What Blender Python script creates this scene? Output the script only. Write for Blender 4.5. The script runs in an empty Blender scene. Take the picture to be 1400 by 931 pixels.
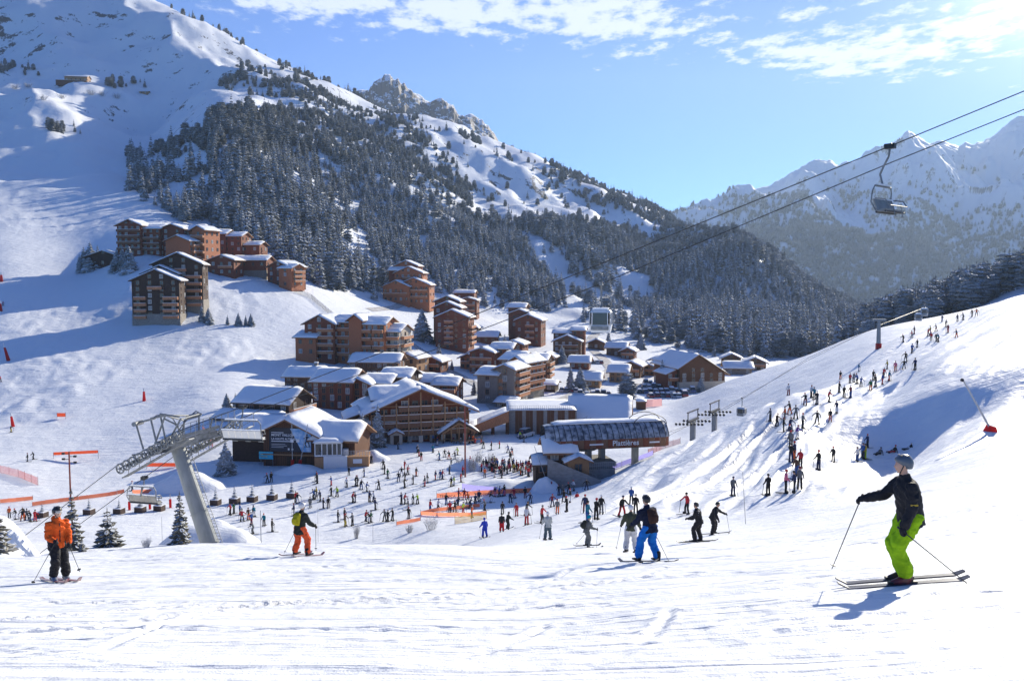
import bpy, bmesh, math, random
import numpy as np
from mathutils import Vector, Matrix
random.seed(7)
rng = np.random.default_rng(11)
R = math.radians
scene = bpy.context.scene
COL = scene.collection

# ---------------------------------------------------------------- camera
F = 1200.0                      # focal length in pixels of a 1400 px wide picture
CU, CV = 700.0, 465.5
PITCH = math.atan(85.5 / F)
cam_d = bpy.data.cameras.new('camera'); cam = bpy.data.objects.new('camera', cam_d); COL.objects.link(cam)
cam_d.sensor_width = 36.0; cam_d.lens = 36.0 * F / 1400.0
cam_d.clip_start = 0.1; cam_d.clip_end = 30000
cam.location = (0, 0, 0); cam.rotation_euler = (math.pi / 2 - PITCH, 0, 0)
scene.camera = cam

# ---------------------------------------------------------------- light, sky, exposure
SUN_AZ, SUN_EL = R(34.0), R(21.0)     # azimuth right of the view axis
scene.view_settings.view_transform = 'Standard'; scene.view_settings.look = 'None'
scene.view_settings.exposure = 0.74; scene.view_settings.gamma = 1.0
sun_d = bpy.data.lights.new('sun', 'SUN'); sun = bpy.data.objects.new('sun', sun_d); COL.objects.link(sun)
sun_d.energy = 5.0; sun_d.angle = R(0.53); sun_d.color = (1.0, 0.92, 0.76)
SUNV = Vector((math.sin(SUN_AZ) * math.cos(SUN_EL), math.cos(SUN_AZ) * math.cos(SUN_EL), math.sin(SUN_EL)))
sun.rotation_euler = SUNV.to_track_quat('Z', 'Y').to_euler()

world = bpy.data.worlds.new('World'); scene.world = world; world.use_nodes = True
def make_world():
    nt = world.node_tree; N = nt.nodes; L = nt.links
    for n in list(N): N.remove(n)
    out = N.new('ShaderNodeOutputWorld'); bg = N.new('ShaderNodeBackground')
    sky = N.new('ShaderNodeTexSky'); sky.sky_type = 'NISHITA'; sky.sun_disc = False
    sky.sun_elevation = SUN_EL; sky.sun_rotation = SUN_AZ; sky.altitude = 1800; sky.air_density = 1.0; sky.dust_density = 0.05; sky.ozone_density = 2.5
    bg.inputs['Strength'].default_value = 0.073
    tc = N.new('ShaderNodeTexCoord'); sep = N.new('ShaderNodeSeparateXYZ'); L.new(tc.outputs['Generated'], sep.inputs[0])
    def math_(op, a, b=None, clamp=False):
        m = N.new('ShaderNodeMath'); m.operation = op; m.use_clamp = clamp
        for i, s in enumerate((a, b)):
            if s is None: continue
            if isinstance(s, (int, float)): m.inputs[i].default_value = s
            else: L.new(s, m.inputs[i])
        return m.outputs[0]
    z = math_('MAXIMUM', sep.outputs['Z'], 0.02)
    px = math_('DIVIDE', sep.outputs['X'], z); py = math_('DIVIDE', sep.outputs['Y'], z)
    comb = N.new('ShaderNodeCombineXYZ'); L.new(px, comb.inputs[0]); L.new(py, comb.inputs[1])
    mp = N.new('ShaderNodeMapping'); L.new(comb.outputs[0], mp.inputs[0]); mp.inputs['Location'].default_value = (3.3, 1.7, 0); mp.inputs['Scale'].default_value = (1.0, 0.62, 1)
    n1 = N.new('ShaderNodeTexNoise'); n1.inputs['Scale'].default_value = 8.5; n1.inputs['Detail'].default_value = 7; n1.inputs['Roughness'].default_value = 0.62; L.new(mp.outputs[0], n1.inputs['Vector'])
    n2 = N.new('ShaderNodeTexNoise'); n2.inputs['Scale'].default_value = 1.5; n2.inputs['Detail'].default_value = 2; L.new(mp.outputs[0], n2.inputs['Vector'])
    # a field of broken cloud overhead whose edge is the band low in the sky
    edge = N.new('ShaderNodeMapRange'); edge.interpolation_type = 'SMOOTHSTEP'
    e_in = math_('ADD', py, math_('MULTIPLY', px, -0.30)); L.new(e_in, edge.inputs['Value'])
    edge.inputs['From Min'].default_value = 4.9; edge.inputs['From Max'].default_value = 3.4; edge.inputs['To Min'].default_value = -0.40; edge.inputs['To Max'].default_value = 0.085
    thin = N.new('ShaderNodeMapRange'); thin.interpolation_type = 'SMOOTHSTEP'; L.new(py, thin.inputs['Value']); thin.inputs['From Min'].default_value = 2.4; thin.inputs['From Max'].default_value = 1.4; thin.inputs['To Min'].default_value = 0; thin.inputs['To Max'].default_value = -0.35
    s = math_('ADD', math_('ADD', math_('MULTIPLY', n1.outputs['Fac'], 1.0), math_('MULTIPLY', n2.outputs['Fac'], 0.75)), math_('ADD', edge.outputs[0], thin.outputs[0]))
    cr = N.new('ShaderNodeMapRange'); cr.interpolation_type = 'SMOOTHSTEP'; L.new(s, cr.inputs['Value'])
    cr.inputs['From Min'].default_value = 0.87; cr.inputs['From Max'].default_value = 1.07; cr.inputs['To Max'].default_value = 0.85
    dot = N.new('ShaderNodeVectorMath'); dot.operation = 'DOT_PRODUCT'; L.new(tc.outputs['Generated'], dot.inputs[0]); dot.inputs[1].default_value = SUNV
    # aureole round the sun: glow added to the sky colour to brighten that side
    g = math_('MAXIMUM', dot.outputs['Value'], 0.0)
    g1 = math_('MULTIPLY', math_('POWER', g, 300.0), 16.0)
    g2 = math_('MULTIPLY', math_('POWER', g, 110.0), 3.4)
    glow = math_('ADD', g1, g2)
    cc = N.new('ShaderNodeMix'); cc.data_type = 'RGBA'; L.new(cr.outputs[0], cc.inputs['Factor'])
    hs = N.new('ShaderNodeHueSaturation'); hs.inputs['Saturation'].default_value = 1.0; hs.inputs['Value'].default_value = 1.0; L.new(sky.outputs[0], hs.inputs['Color'])
    tn = N.new('ShaderNodeVectorMath'); tn.operation = 'MULTIPLY'; tn.inputs[1].default_value = (0.44, 0.76, 1.34); L.new(hs.outputs[0], tn.inputs[0]); L.new(tn.outputs[0], cc.inputs['A']); cc.inputs['B'].default_value = (8, 8.6, 9.4, 1)
    gc = N.new('ShaderNodeCombineColor'); 
    g3 = math_('POWER', g, 8.0)
    L.new(math_('ADD', glow, math_('MULTIPLY', g3, 0.25)), gc.inputs[0]); L.new(math_('ADD', glow, math_('MULTIPLY', g3, 0.1)), gc.inputs[1]); L.new(math_('ADD', glow, math_('MULTIPLY', g3, 0.1)), gc.inputs[2])
    ad = N.new('ShaderNodeVectorMath'); ad.operation = 'ADD'; L.new(cc.outputs['Result'], ad.inputs[0])
    sc_ = N.new('ShaderNodeVectorMath'); sc_.operation = 'SCALE'; L.new(gc.outputs[0], sc_.inputs[0]); sc_.inputs['Scale'].default_value = 3.0
    L.new(sc_.outputs[0], ad.inputs[1])
    L.new(ad.outputs[0], bg.inputs['Color']); L.new(bg.outputs[0], out.inputs['Surface'])
make_world()
scene.cycles.use_denoising = True
scene.cycles.max_bounces = 5; scene.cycles.diffuse_bounces = 1; scene.cycles.glossy_bounces = 2; scene.cycles.transparent_max_bounces = 6
scene.cycles.volume_bounces = 0

# ---------------------------------------------------------------- pixel <-> world helpers (photo pixels, 1400 x 931)
cp, sp = math.cos(PITCH), math.sin(PITCH)
def ray(u, v):
    a = (u - CU) / F; b = (CV - v) / F
    return a, cp + b * sp, -sp + b * cp          # x, y, z of a view ray
def at_depth(u, v, Y):
    x, y, z = ray(u, v); return Vector((x / y * Y, Y, z / y * Y))
def proj(x, y, z):
    f = y * cp - z * sp; up = y * sp + z * cp
    return CU + F * x / f, CV - F * up / f

# ---------------------------------------------------------------- naming
def tag(o, label=None, cat=None, group=None, kind=None):
    if label: o['label'] = label
    if cat: o['category'] = cat
    if group: o['group'] = group
    if kind: o['kind'] = kind
    return o
def link(name, me, mat=None, parent=None, loc=None, rz=None):
    o = bpy.data.objects.new(name, me); COL.objects.link(o)
    if me is not None and mat is not None:
        for m in (mat if isinstance(mat, (list, tuple)) else [mat]):
            if len(me.materials) < (len(mat) if isinstance(mat, (list, tuple)) else 1): me.materials.append(m)
    if parent is not None: o.parent = parent
    if loc is not None: o.location = loc
    if rz is not None: o.rotation_euler = (0, 0, rz)
    return o
def empty(name, loc=(0, 0, 0), rz=0.0, **kw):
    o = bpy.data.objects.new(name, None); COL.objects.link(o); o.location = loc; o.rotation_euler = (0, 0, rz)
    o.empty_display_size = 0.3
    return tag(o, **kw)

# ---------------------------------------------------------------- numpy noise
def _hash(ix, iy, seed):
    h = (ix.astype(np.int64) * 374761393 + iy.astype(np.int64) * 668265263 + seed * 1442695041) & 0xffffffff
    h = ((h ^ (h >> 13)) * 1274126177) & 0xffffffff
    return ((h ^ (h >> 16)) & 0xffff) / 65535.0
def vnoise(x, y, seed=0):
    x = np.asarray(x, float); y = np.asarray(y, float)
    ix = np.floor(x); iy = np.floor(y); fx = x - ix; fy = y - iy
    fx = fx * fx * fx * (fx * (fx * 6 - 15) + 10); fy = fy * fy * fy * (fy * (fy * 6 - 15) + 10)
    a = _hash(ix, iy, seed); b = _hash(ix + 1, iy, seed); c = _hash(ix, iy + 1, seed); d = _hash(ix + 1, iy + 1, seed)
    return (a + (b - a) * fx) * (1 - fy) + (c + (d - c) * fx) * fy - 0.5
def fbm(x, y, seed=0, octs=4, gain=0.5):
    s = 0; amp = 1.0
    for k in range(octs):
        s = s + amp * vnoise(x * 2 ** k + 17.3 * k, y * 2 ** k - 9.1 * k, seed + k); amp *= gain
    return s
def sstep(x, a, b):
    t = np.clip((x - a) / (b - a), 0, 1); return t * t * (3 - 2 * t)

# ---------------------------------------------------------------- terrain table: image row of the ground in each column at each distance
YS = [2.5, 7, 13, 21, 30, 38, 50, 58, 70, 100, 112, 130, 170, 220, 260, 300, 400, 550, 750, 1050, 1400, 2200]
z_ = lambda z: ('z', z)
TAB = {
 -350: [z_(-2.3), 935, 850, 800, 765, z_(-12.5), z_(-15), None, 690, z_(-25), None, z_(-31), 640, 570, 505, 455, 345, 235, 140, 40, -150, -300],
 0: [z_(-2.2), 931, 844, 796, 762, z_(-12.9), z_(-17), None, 706, z_(-31), None, 703, 640, 575, 520, 468, 360, 268, 182, 95, -60, z_(700)],
 100: [z_(-2.2), 931, 843, 795, 762, 749, z_(-18), None, z_(-25), z_(-31.5), None, 698, 645, 572, 520, 475, 375, 278, 190, 100, -30, z_(620)],
 200: [z_(-2.2), 931, 842, 791, 760, 746, z_(-17.5), None, z_(-25), z_(-31.5), None, 697, 640, 567, 520, 478, 352, 283, 215, 120, 0, z_(500)],
 300: [z_(-2.2), 931, 841, 789, 757, 742, z_(-17.5), None, z_(-25), z_(-32), None, 700, 632, 556, 517, 480, 378, 300, 170, 110, 50, z_(450)],
 400: [z_(-2.2), 931, 841, 788, 757, 742, z_(-17), None, z_(-24.5), z_(-32), None, 700, 630, 570, 530, 500, 402, 330, 215, 132, 95, z_(390)],
 500: [z_(-2.2), 931, 841, 787, 757, 744, z_(-16.5), None, z_(-24), z_(-31.5), None, 696, 627, 574, 540, 508, 440, 385, 280, 187, 135, z_(330)],
 600: [z_(-2.2), 931, 841, 786, 757, 744, z_(-15.8), None, z_(-22.5), 727, None, 692, 628, 578, 549, 522, 470, 415, 325, 232, 171, z_(250)],
 700: [z_(-2.2), 931, 841, 785, 758, 750, 742, None, 729, 713, None, 690, 630, 579, 552, 530, 487, 437, 372, 272, 209, z_(180)],
 800: [z_(-2.2), 930, 836, 782, 759, 749, 736, None, 712, 690, None, 673, 632, 581, 556, 535, 492, 452, 402, 312, 247, z_(120)],
 900: [z_(-2.2), 930, 826, 776, 757, 745, 730, None, 705, 665, None, 628, 616, 582, 557, 538, 500, 463, 428, 348, 286, z_(50)],
 1000: [z_(-2.2), 928, 815, 769, 750, 738, 722, None, 693, 640, None, 583, 600, 549, 520, z_(-39), z_(-42), 466, 440, 330, z_(20), z_(0)],
 1100: [z_(-2.2), 926, 804, 760, 740, 724, 703, None, 663, 600, None, 540, 540, 506, 487, z_(-34), z_(-42), 478, 450, 387, z_(-30), z_(-50)],
 1200: [z_(-2.1), 921, 796, 751, 718, 702, 684, 674, 661, 638, 563, 535, 496, 462, 449, z_(-26), 452, z_(-48), 462, 433, z_(-60), z_(-80)],
 1300: [z_(-2.1), 913, 791, 742, 695, 677, 655, 643, 625, 590, 522, 488, 458, 436, 429, z_(-18), 420, z_(-50), z_(-52), z_(-60), z_(-70), z_(-90)],
 1400: [z_(-2.1), 903, 787, 733, 672, 652, 628, 614, 594, 555, 496, 466, 426, 403, 405, z_(-8), 386, z_(-30), z_(-50), z_(-60), z_(-70), z_(-90)],
 1750: [z_(-2.0), 880, 730, 665, 625, 605, 585, 572, 555, 530, 450, 425, 385, 345, z_(12), z_(12), 300, z_(20), z_(-30), z_(-60), z_(-70), z_(-90)],
}
_us = np.array(sorted(TAB)); _lY = np.log(np.array(YS))
def _zk(u, Y, e):
    if e is None: return float('nan')
    if isinstance(e, tuple): return e[1]
    x, y, z = ray(u, e); return z / y * Y
ZT = np.array([[_zk(u, Y, e) for Y, e in zip(YS, TAB[u])] for u in sorted(TAB)], float)
for _r in ZT:
    _n = np.isnan(_r); _r[_n] = np.interp(_lY[_n], _lY[~_n], _r[~_n])
def pchip(xk, yk, x):
    """monotone cubic along the last axis of yk (xk is shared)"""
    h = np.diff(xk); d = np.diff(yk, axis=-1) / h
    m = np.zeros_like(yk)
    w1 = 2 * h[1:] + h[:-1]; w2 = h[1:] + 2 * h[:-1]
    a, b = d[..., :-1], d[..., 1:]
    ok = a * b > 0
    with np.errstate(divide='ignore', invalid='ignore'):
        mm = (w1 + w2) / (w1 / a + w2 / b)
    m[..., 1:-1] = np.where(ok, mm, 0)
    m[..., 0] = d[..., 0]; m[..., -1] = d[..., -1]
    i = np.clip(np.searchsorted(xk, x, side='right') - 1, 0, len(xk) - 2)
    t = (x - xk[i]) / h[i]
    y0, y1, m0, m1 = yk[..., i], yk[..., i + 1], m[..., i] * h[i], m[..., i + 1] * h[i]
    return (1 + 2 * t) * (1 - t) ** 2 * y0 + t * (1 - t) ** 2 * m0 + t * t * (3 - 2 * t) * y1 + t * t * (t - 1) * m1
def seg_dist(px, py, ax, ay, bx, by):
    dx, dy = bx - ax, by - ay
    t = np.clip(((px - ax) * dx + (py - ay) * dy) / (dx * dx + dy * dy), 0, 1)
    return np.hypot(px - ax - t * dx, py - ay - t * dy)
NU, NR = 560, 820
ug = np.linspace(-330, 1730, NU); lg = np.linspace(math.log(2.5), math.log(2150), NR)
Zc = pchip(_lY, ZT, lg)                                # columns of the table x rows
Z = pchip(_us.astype(float), Zc.T, ug).T               # NU x NR
Yg = np.exp(lg)[None, :] * np.ones((NU, 1))
# the ray through column u at the vertex's own height gives X
Xg = np.zeros_like(Yg)
rz_ = Z / Yg
b_ = (rz_ * cp + sp) / (cp - rz_ * sp)
Xg = (ug[:, None] - CU) / F / (cp + b_ * sp) * Yg
def projv(Y, Z): return CV - F * (Y * sp + Z * cp) / (Y * cp - Z * sp)
Vg = projv(Yg, Z); U2 = ug[:, None] * np.ones_like(Yg)
# relief
det = np.zeros_like(Z)
near = 1 - sstep(Yg, 25, 60)
det += near * (0.06 * fbm(Xg * 0.4, Yg * 0.3, 3, 3) + 0.008 * fbm(Xg * 2.5, Yg * 1.6, 5, 3))
# ski tracks carved across the near slope: shallow grooves along curved paths
DK = 0.7
def groove(pts, w, depth):
    w = w * 1.25
    global det
    for (a, b) in zip(pts[:-1], pts[1:]):
        (ax, ay), (bx, by) = a, b
        m = (Yg[0] > min(ay, by) - 2) & (Yg[0] < max(ay, by) + 2)
        if not m.any(): continue
        d = seg_dist(Xg[:, m], Yg[:, m], ax, ay, bx, by)
        det[:, m] += (-depth * DK * np.exp(-(d / w) ** 2) + depth * DK * 0.4 * np.exp(-((d - 1.7 * w) / (0.8 * w)) ** 2)) * (0.15 + 0.85 * sstep(Yg[:, m], 7, 12))
def curve_pts(x0, y0, x1, y1, bow, n=14):
    out = []
    for k in range(n + 1):
        t = k / n; nx, ny = -(y1 - y0), (x1 - x0); L_ = math.hypot(nx, ny)
        o = bow * math.sin(math.pi * t)
        out.append((x0 + (x1 - x0) * t + nx / L_ * o, y0 + (y1 - y0) * t + ny / L_ * o))
    return out
tr = random.Random(5)
for k in range(60):
    y0 = tr.uniform(6, 36); x0 = tr.uniform(-0.62, 0.62) * y0; ang = tr.choice([tr.uniform(-0.5, 0.3), tr.uniform(2.6, 3.5), tr.uniform(-0.3, 0.2)])
    Lt = tr.uniform(6, 22); groove(curve_pts(x0, y0, x0 + Lt * math.cos(ang), max(2.6, y0 + Lt * math.sin(ang) * .6), tr.uniform(-2, 2)), tr.uniform(.04, .09) * (1 + y0 / 30), tr.uniform(.02, .05))
for k in range(9):            # pairs of carved arcs sweeping down towards the camera's left
    x0, y0 = tr.uniform(-2, 6), tr.uniform(9, 26); bw = tr.uniform(1.5, 4.5) * tr.choice([-1, 1]); xe, ye = x0 - tr.uniform(4, 11), max(2.8, y0 - tr.uniform(2, 9))
    for o_ in (0, .28): groove(curve_pts(x0, y0 + o_, xe, ye + o_, bw, 20), .055, .045)
mid = sstep(Yg, 30, 60) * (1 - sstep(Yg, 240, 300))
det += mid * 0.25 * fbm(Xg * 0.09, Yg * 0.06, 21, 4)
# moguls and ruts on the bumpy slope right of the station
mog = sstep(U2, 790, 880) * (1 - sstep(U2, 1120, 1260)) * sstep(Yg, 52, 72) * (1 - sstep(Yg, 150, 175))
ca, sa = math.cos(R(28)), math.sin(R(28))
xr, yr = Xg * ca - Yg * sa, Xg * sa + Yg * ca
wx = xr + 2.2 * fbm(xr * .12, yr * .08, 36, 2)
rdg = (1 - 2.4 * np.abs(fbm(wx * 0.55, yr * 0.035, 31, 2))) * (0.4 + sstep(fbm(xr * .07, yr * .05, 37, 2), -.25, .2))
det += mog * (0.62 * rdg + 0.22 * fbm(wx * 1.3, yr * 0.22, 34, 3))
# groomer and traverse ruts on the bank at the right
bank = sstep(U2, 1130, 1230) * sstep(Yg, 60, 85) * (1 - sstep(Yg, 180, 230))
xr2, yr2 = Xg * math.cos(R(20)) - Yg * math.sin(R(20)), Xg * math.sin(R(20)) + Yg * math.cos(R(20))
xr2, yr2 = Xg * math.cos(R(44)) - Yg * math.sin(R(44)), Xg * math.sin(R(44)) + Yg * math.cos(R(44))
det += bank * (1.0 * fbm(xr2 * 0.30, yr2 * 0.012, 41, 3) + 0.10 * fbm(xr2 * 2, yr2 * 0.3, 44, 2))
# bumps on the left slope
lb = (1 - sstep(U2, 330, 430)) * sstep(Yg, 175, 240) * (1 - sstep(Yg, 500, 600))
mgl = lb * sstep(fbm(Xg * 0.012, Yg * 0.012, 51, 2), -0.1, 0.2)
det += lb * 2.0 * fbm(Xg * 0.022, Yg * 0.012, 53, 3) + mgl * 1.2 * np.abs(fbm(Xg * 0.16, Yg * 0.10, 55, 3))
far_ = sstep(Yg, 420, 700)
rg = 1 - 2 * np.abs(fbm(Xg * 0.0042 + 3, Yg * 0.0030, 61, 5))
det += far_ * (34 * (rg - 0.55) * sstep(Yg, 600, 1000) + 12 * fbm(Xg * 0.011, Yg * 0.009, 63, 4) + 3.5 * fbm(Xg * .05, Yg * .04, 67, 3))
crest = (ug > 0)[:, None] * sstep(Yg, 1150, 1400)
det *= (1 - 0.55 * crest)
Z = Z + det
Vg = projv(Yg, Z)
P = np.stack([Xg, Yg, Z], -1)
def sheet(name, P, mat, closed=False):
    n, m = P.shape[:2]
    me = bpy.data.meshes.new(name)
    me.vertices.add(n * m); me.vertices.foreach_set('co', P.reshape(-1).astype(np.float32))
    idx = np.arange(n * m).reshape(n, m)
    q = np.stack([idx[:-1, :-1], idx[1:, :-1], idx[1:, 1:], idx[:-1, 1:]], -1).reshape(-1, 4)
    me.loops.add(q.size); me.loops.foreach_set('vertex_index', q.reshape(-1).astype(np.int32))
    me.polygons.add(len(q)); me.polygons.foreach_set('loop_start', (np.arange(len(q)) * 4).astype(np.int32))
    me.polygons.foreach_set('loop_total', np.full(len(q), 4, np.int32)); me.polygons.foreach_set('use_smooth', np.ones(len(q), bool))
    me.update(calc_edges=True); me.validate()
    return link(name, me, mat)
VMIN = np.minimum.accumulate(Vg, axis=1)
def at(u, v, ymin=0.0):
    """ground point seen at photo pixel (u, v)"""
    i = (u - ug[0]) / (ug[1] - ug[0]); i0 = int(max(0, min(NU - 2, math.floor(i)))); f = min(1, max(0, i - i0))
    vm = Vg[i0] * (1 - f) + Vg[i0 + 1] * f
    k0 = max(1, int(np.searchsorted(lg, math.log(max(ymin, 2.6)))))
    cm = np.minimum.accumulate(vm[k0:])
    ks = np.nonzero(cm <= v)[0]
    k = k0 + (int(ks[0]) if len(ks) else len(cm) - 1)
    p = (P[i0, k] * (1 - f) + P[i0 + 1, k] * f); q = (P[i0, k - 1] * (1 - f) + P[i0 + 1, k - 1] * f)
    va, vb = vm[k - 1], vm[k]; t = 0 if abs(vb - va) < 1e-9 else max(0, min(1, (v - va) / (vb - va)))
    return Vector(q + (p - q) * t)
def ground(x, y):
    """ground height under a world point"""
    z = 0.0
    for _ in range(4):
        rzz = z / y; b = (rzz * cp + sp) / (cp - rzz * sp); u = CU + F * (cp + b * sp) * x / y
        i = (u - ug[0]) / (ug[1] - ug[0]); i0 = int(max(0, min(NU - 2, math.floor(i)))); fi = min(1, max(0, i - i0))
        k = (math.log(y) - lg[0]) / (lg[1] - lg[0]); k0 = int(max(0, min(NR - 2, math.floor(k)))); fk = min(1, max(0, k - k0))
        z = (Z[i0, k0] * (1 - fi) + Z[i0 + 1, k0] * fi) * (1 - fk) + (Z[i0, k0 + 1] * (1 - fi) + Z[i0 + 1, k0 + 1] * fi) * fk
    return float(z)

# ---------------------------------------------------------------- materials
def mat(name, col, rough=0.6, metal=0.0, spec=0.3, noise=None, bump=None, emit=None, alpha=None, trans=None):
    m = bpy.data.materials.new(name); m.use_nodes = True; nt = m.node_tree; b = nt.nodes['Principled BSDF']
    b.inputs['Base Color'].default_value = (*col, 1); b.inputs['Roughness'].default_value = rough; b.inputs['Metallic'].default_value = metal
    b.inputs['Specular IOR Level'].default_value = spec
    tc = nt.nodes.new('ShaderNodeTexCoord')
    if noise:                                    # (second colour, scale, stretch xyz)
        c2, s, st = noise
        mp = nt.nodes.new('ShaderNodeMapping'); mp.inputs['Scale'].default_value = st; nt.links.new(tc.outputs['Object'], mp.inputs[0])
        n = nt.nodes.new('ShaderNodeTexNoise'); n.inputs['Scale'].default_value = s; n.inputs['Detail'].default_value = 5; nt.links.new(mp.outputs[0], n.inputs['Vector'])
        mx = nt.nodes.new('ShaderNodeMix'); mx.data_type = 'RGBA'; mx.inputs['A'].default_value = (*col, 1); mx.inputs['B'].default_value = (*c2, 1)
        cr = nt.nodes.new('ShaderNodeMapRange'); cr.inputs['From Min'].default_value = 0.35; cr.inputs['From Max'].default_value = 0.65; nt.links.new(n.outputs['Fac'], cr.inputs['Value'])
        nt.links.new(cr.outputs[0], mx.inputs['Factor']); nt.links.new(mx.outputs['Result'], b.inputs['Base Color'])
    if bump:
        s, d = bump
        n = nt.nodes.new('ShaderNodeTexNoise'); n.inputs['Scale'].default_value = s; n.inputs['Detail'].default_value = 4; nt.links.new(tc.outputs['Object'], n.inputs['Vector'])
        bp = nt.nodes.new('ShaderNodeBump'); bp.inputs['Distance'].default_value = d; bp.inputs['Strength'].default_value = 1.0; nt.links.new(n.outputs['Fac'], bp.inputs['Height']); nt.links.new(bp.outputs[0], b.inputs['Normal'])
    if emit:
        b.inputs['Emission Color'].default_value = (*emit[0], 1); b.inputs['Emission Strength'].default_value = emit[1]
    return m
def snow_ground_mat():
    m = bpy.data.materials.new('snow'); m.use_nodes = True; nt = m.node_tree; N = nt.nodes; L = nt.links; b = N['Principled BSDF']
    b.inputs['Roughness'].default_value = 0.55; b.inputs['Specular IOR Level'].default_value = 0.25
    tc = N.new('ShaderNodeTexCoord')
    def noise(scale, det=4, st=(1, 1, 1), rough=.55):
        mp = N.new('ShaderNodeMapping'); mp.inputs['Scale'].default_value = st; L.new(tc.outputs['Object'], mp.inputs[0])
        n = N.new('ShaderNodeTexNoise'); n.inputs['Scale'].default_value = scale; n.inputs['Detail'].default_value = det; n.inputs['Roughness'].default_value = rough; L.new(mp.outputs[0], n.inputs['Vector']); return n.outputs['Fac']
    def M(op, a, b_=None):
        q = N.new('ShaderNodeMath'); q.operation = op
        for i, s in enumerate((a, b_)):
            if s is None: continue
            if isinstance(s, (int, float)): q.inputs[i].default_value = s
            else: L.new(s, q.inputs[i])
        return q.outputs[0]
    n1 = noise(0.35, 3); n2 = noise(6, 5, (1, .5, 1)); n3 = noise(38, 3)
    n0 = noise(0.10, 6, (1, .8, 1), .62); nw = noise(1.3, 5, (1, .5, 1), .6)
    h = M('ADD', M('ADD', M('ADD', M('MULTIPLY', n1, 0.16), M('MULTIPLY', n0, 0.9)), M('ADD', M('MULTIPLY', nw, .05), M('MULTIPLY', n2, 0.024))), M('MULTIPLY', n3, 0.016))
    # fine criss-crossed ski lines pressed into the snow
    for rot, sc, amp in ((R(8), 1.1, .007), (R(-17), 0.8, .009), (R(24), 1.6, .006), (R(50), 0.30, .05), (R(-38), 0.26, .05), (R(12), 0.16, .07)):
        mp = N.new('ShaderNodeMapping'); mp.inputs['Rotation'].default_value = (0, 0, rot); mp.inputs['Scale'].default_value = (0.05, 1, 0.2); L.new(tc.outputs['Object'], mp.inputs[0])
        n = N.new('ShaderNodeTexNoise'); n.inputs['Scale'].default_value = 2.6 * sc; n.inputs['Detail'].default_value = 5; n.inputs['Roughness'].default_value = .6; L.new(mp.outputs[0], n.inputs['Vector'])
        h = M('ADD', h, M('MULTIPLY', M('ABSOLUTE', M('SUBTRACT', n.outputs['Fac'], 0.5)), amp * 6))
    bp = N.new('ShaderNodeBump'); bp.inputs['Distance'].default_value = 1.0; bp.inputs['Strength'].default_value = 0.75
    L.new(h, bp.inputs['Height']); L.new(bp.outputs[0], b.inputs['Normal'])
    # far slopes: rock and scrub where it is steep and high
    geo = N.new('ShaderNodeNewGeometry'); sep = N.new('ShaderNodeSeparateXYZ'); L.new(geo.outputs['True Normal'], sep.inputs[0])
    sp_ = N.new('ShaderNodeSeparateXYZ'); L.new(tc.outputs['Object'], sp_.inputs[0])
    rock = noise(0.045, 8, (1, 1, 1), .7)
    far = N.new('ShaderNodeMapRange'); L.new(sp_.outputs['Y'], far.inputs['Value']); far.inputs['From Min'].default_value = 480; far.inputs['From Max'].default_value = 900
    st = N.new('ShaderNodeMapRange'); L.new(sep.outputs['Z'], st.inputs['Value']); st.inputs['From Min'].default_value = 0.93; st.inputs['From Max'].default_value = 0.70; st.inputs['To Min'].default_value = -.05; st.inputs['To Max'].default_value = .10
    rr = N.new('ShaderNodeMapRange'); L.new(M('ADD', rock, st.outputs[0]), rr.inputs['Value']); rr.inputs['From Min'].default_value = 0.65; rr.inputs['From Max'].default_value = 0.69
    fac = M('MULTIPLY', rr.outputs[0], far.outputs[0])
    mx = N.new('ShaderNodeMix'); mx.data_type = 'RGBA'; L.new(fac, mx.inputs['Factor']); mx.inputs['A'].default_value = (0.84, 0.86, 0.875, 1); mx.inputs['B'].default_value = (0.10, 0.095, 0.09, 1)
    L.new(mx.outputs['Result'], b.inputs['Base Color'])
    return m
SNOW = snow_ground_mat()
SPLIT = int(np.searchsorted(lg, math.log(420)))
tag(sheet('snow_slope', P[:, :SPLIT + 1], SNOW), kind='structure', label='white groomed snow of the pistes and the village valley')
tag(sheet('mountain_terrain', P[:, SPLIT:], SNOW), kind='structure', label='snowy mountainside rising behind the village')
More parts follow.
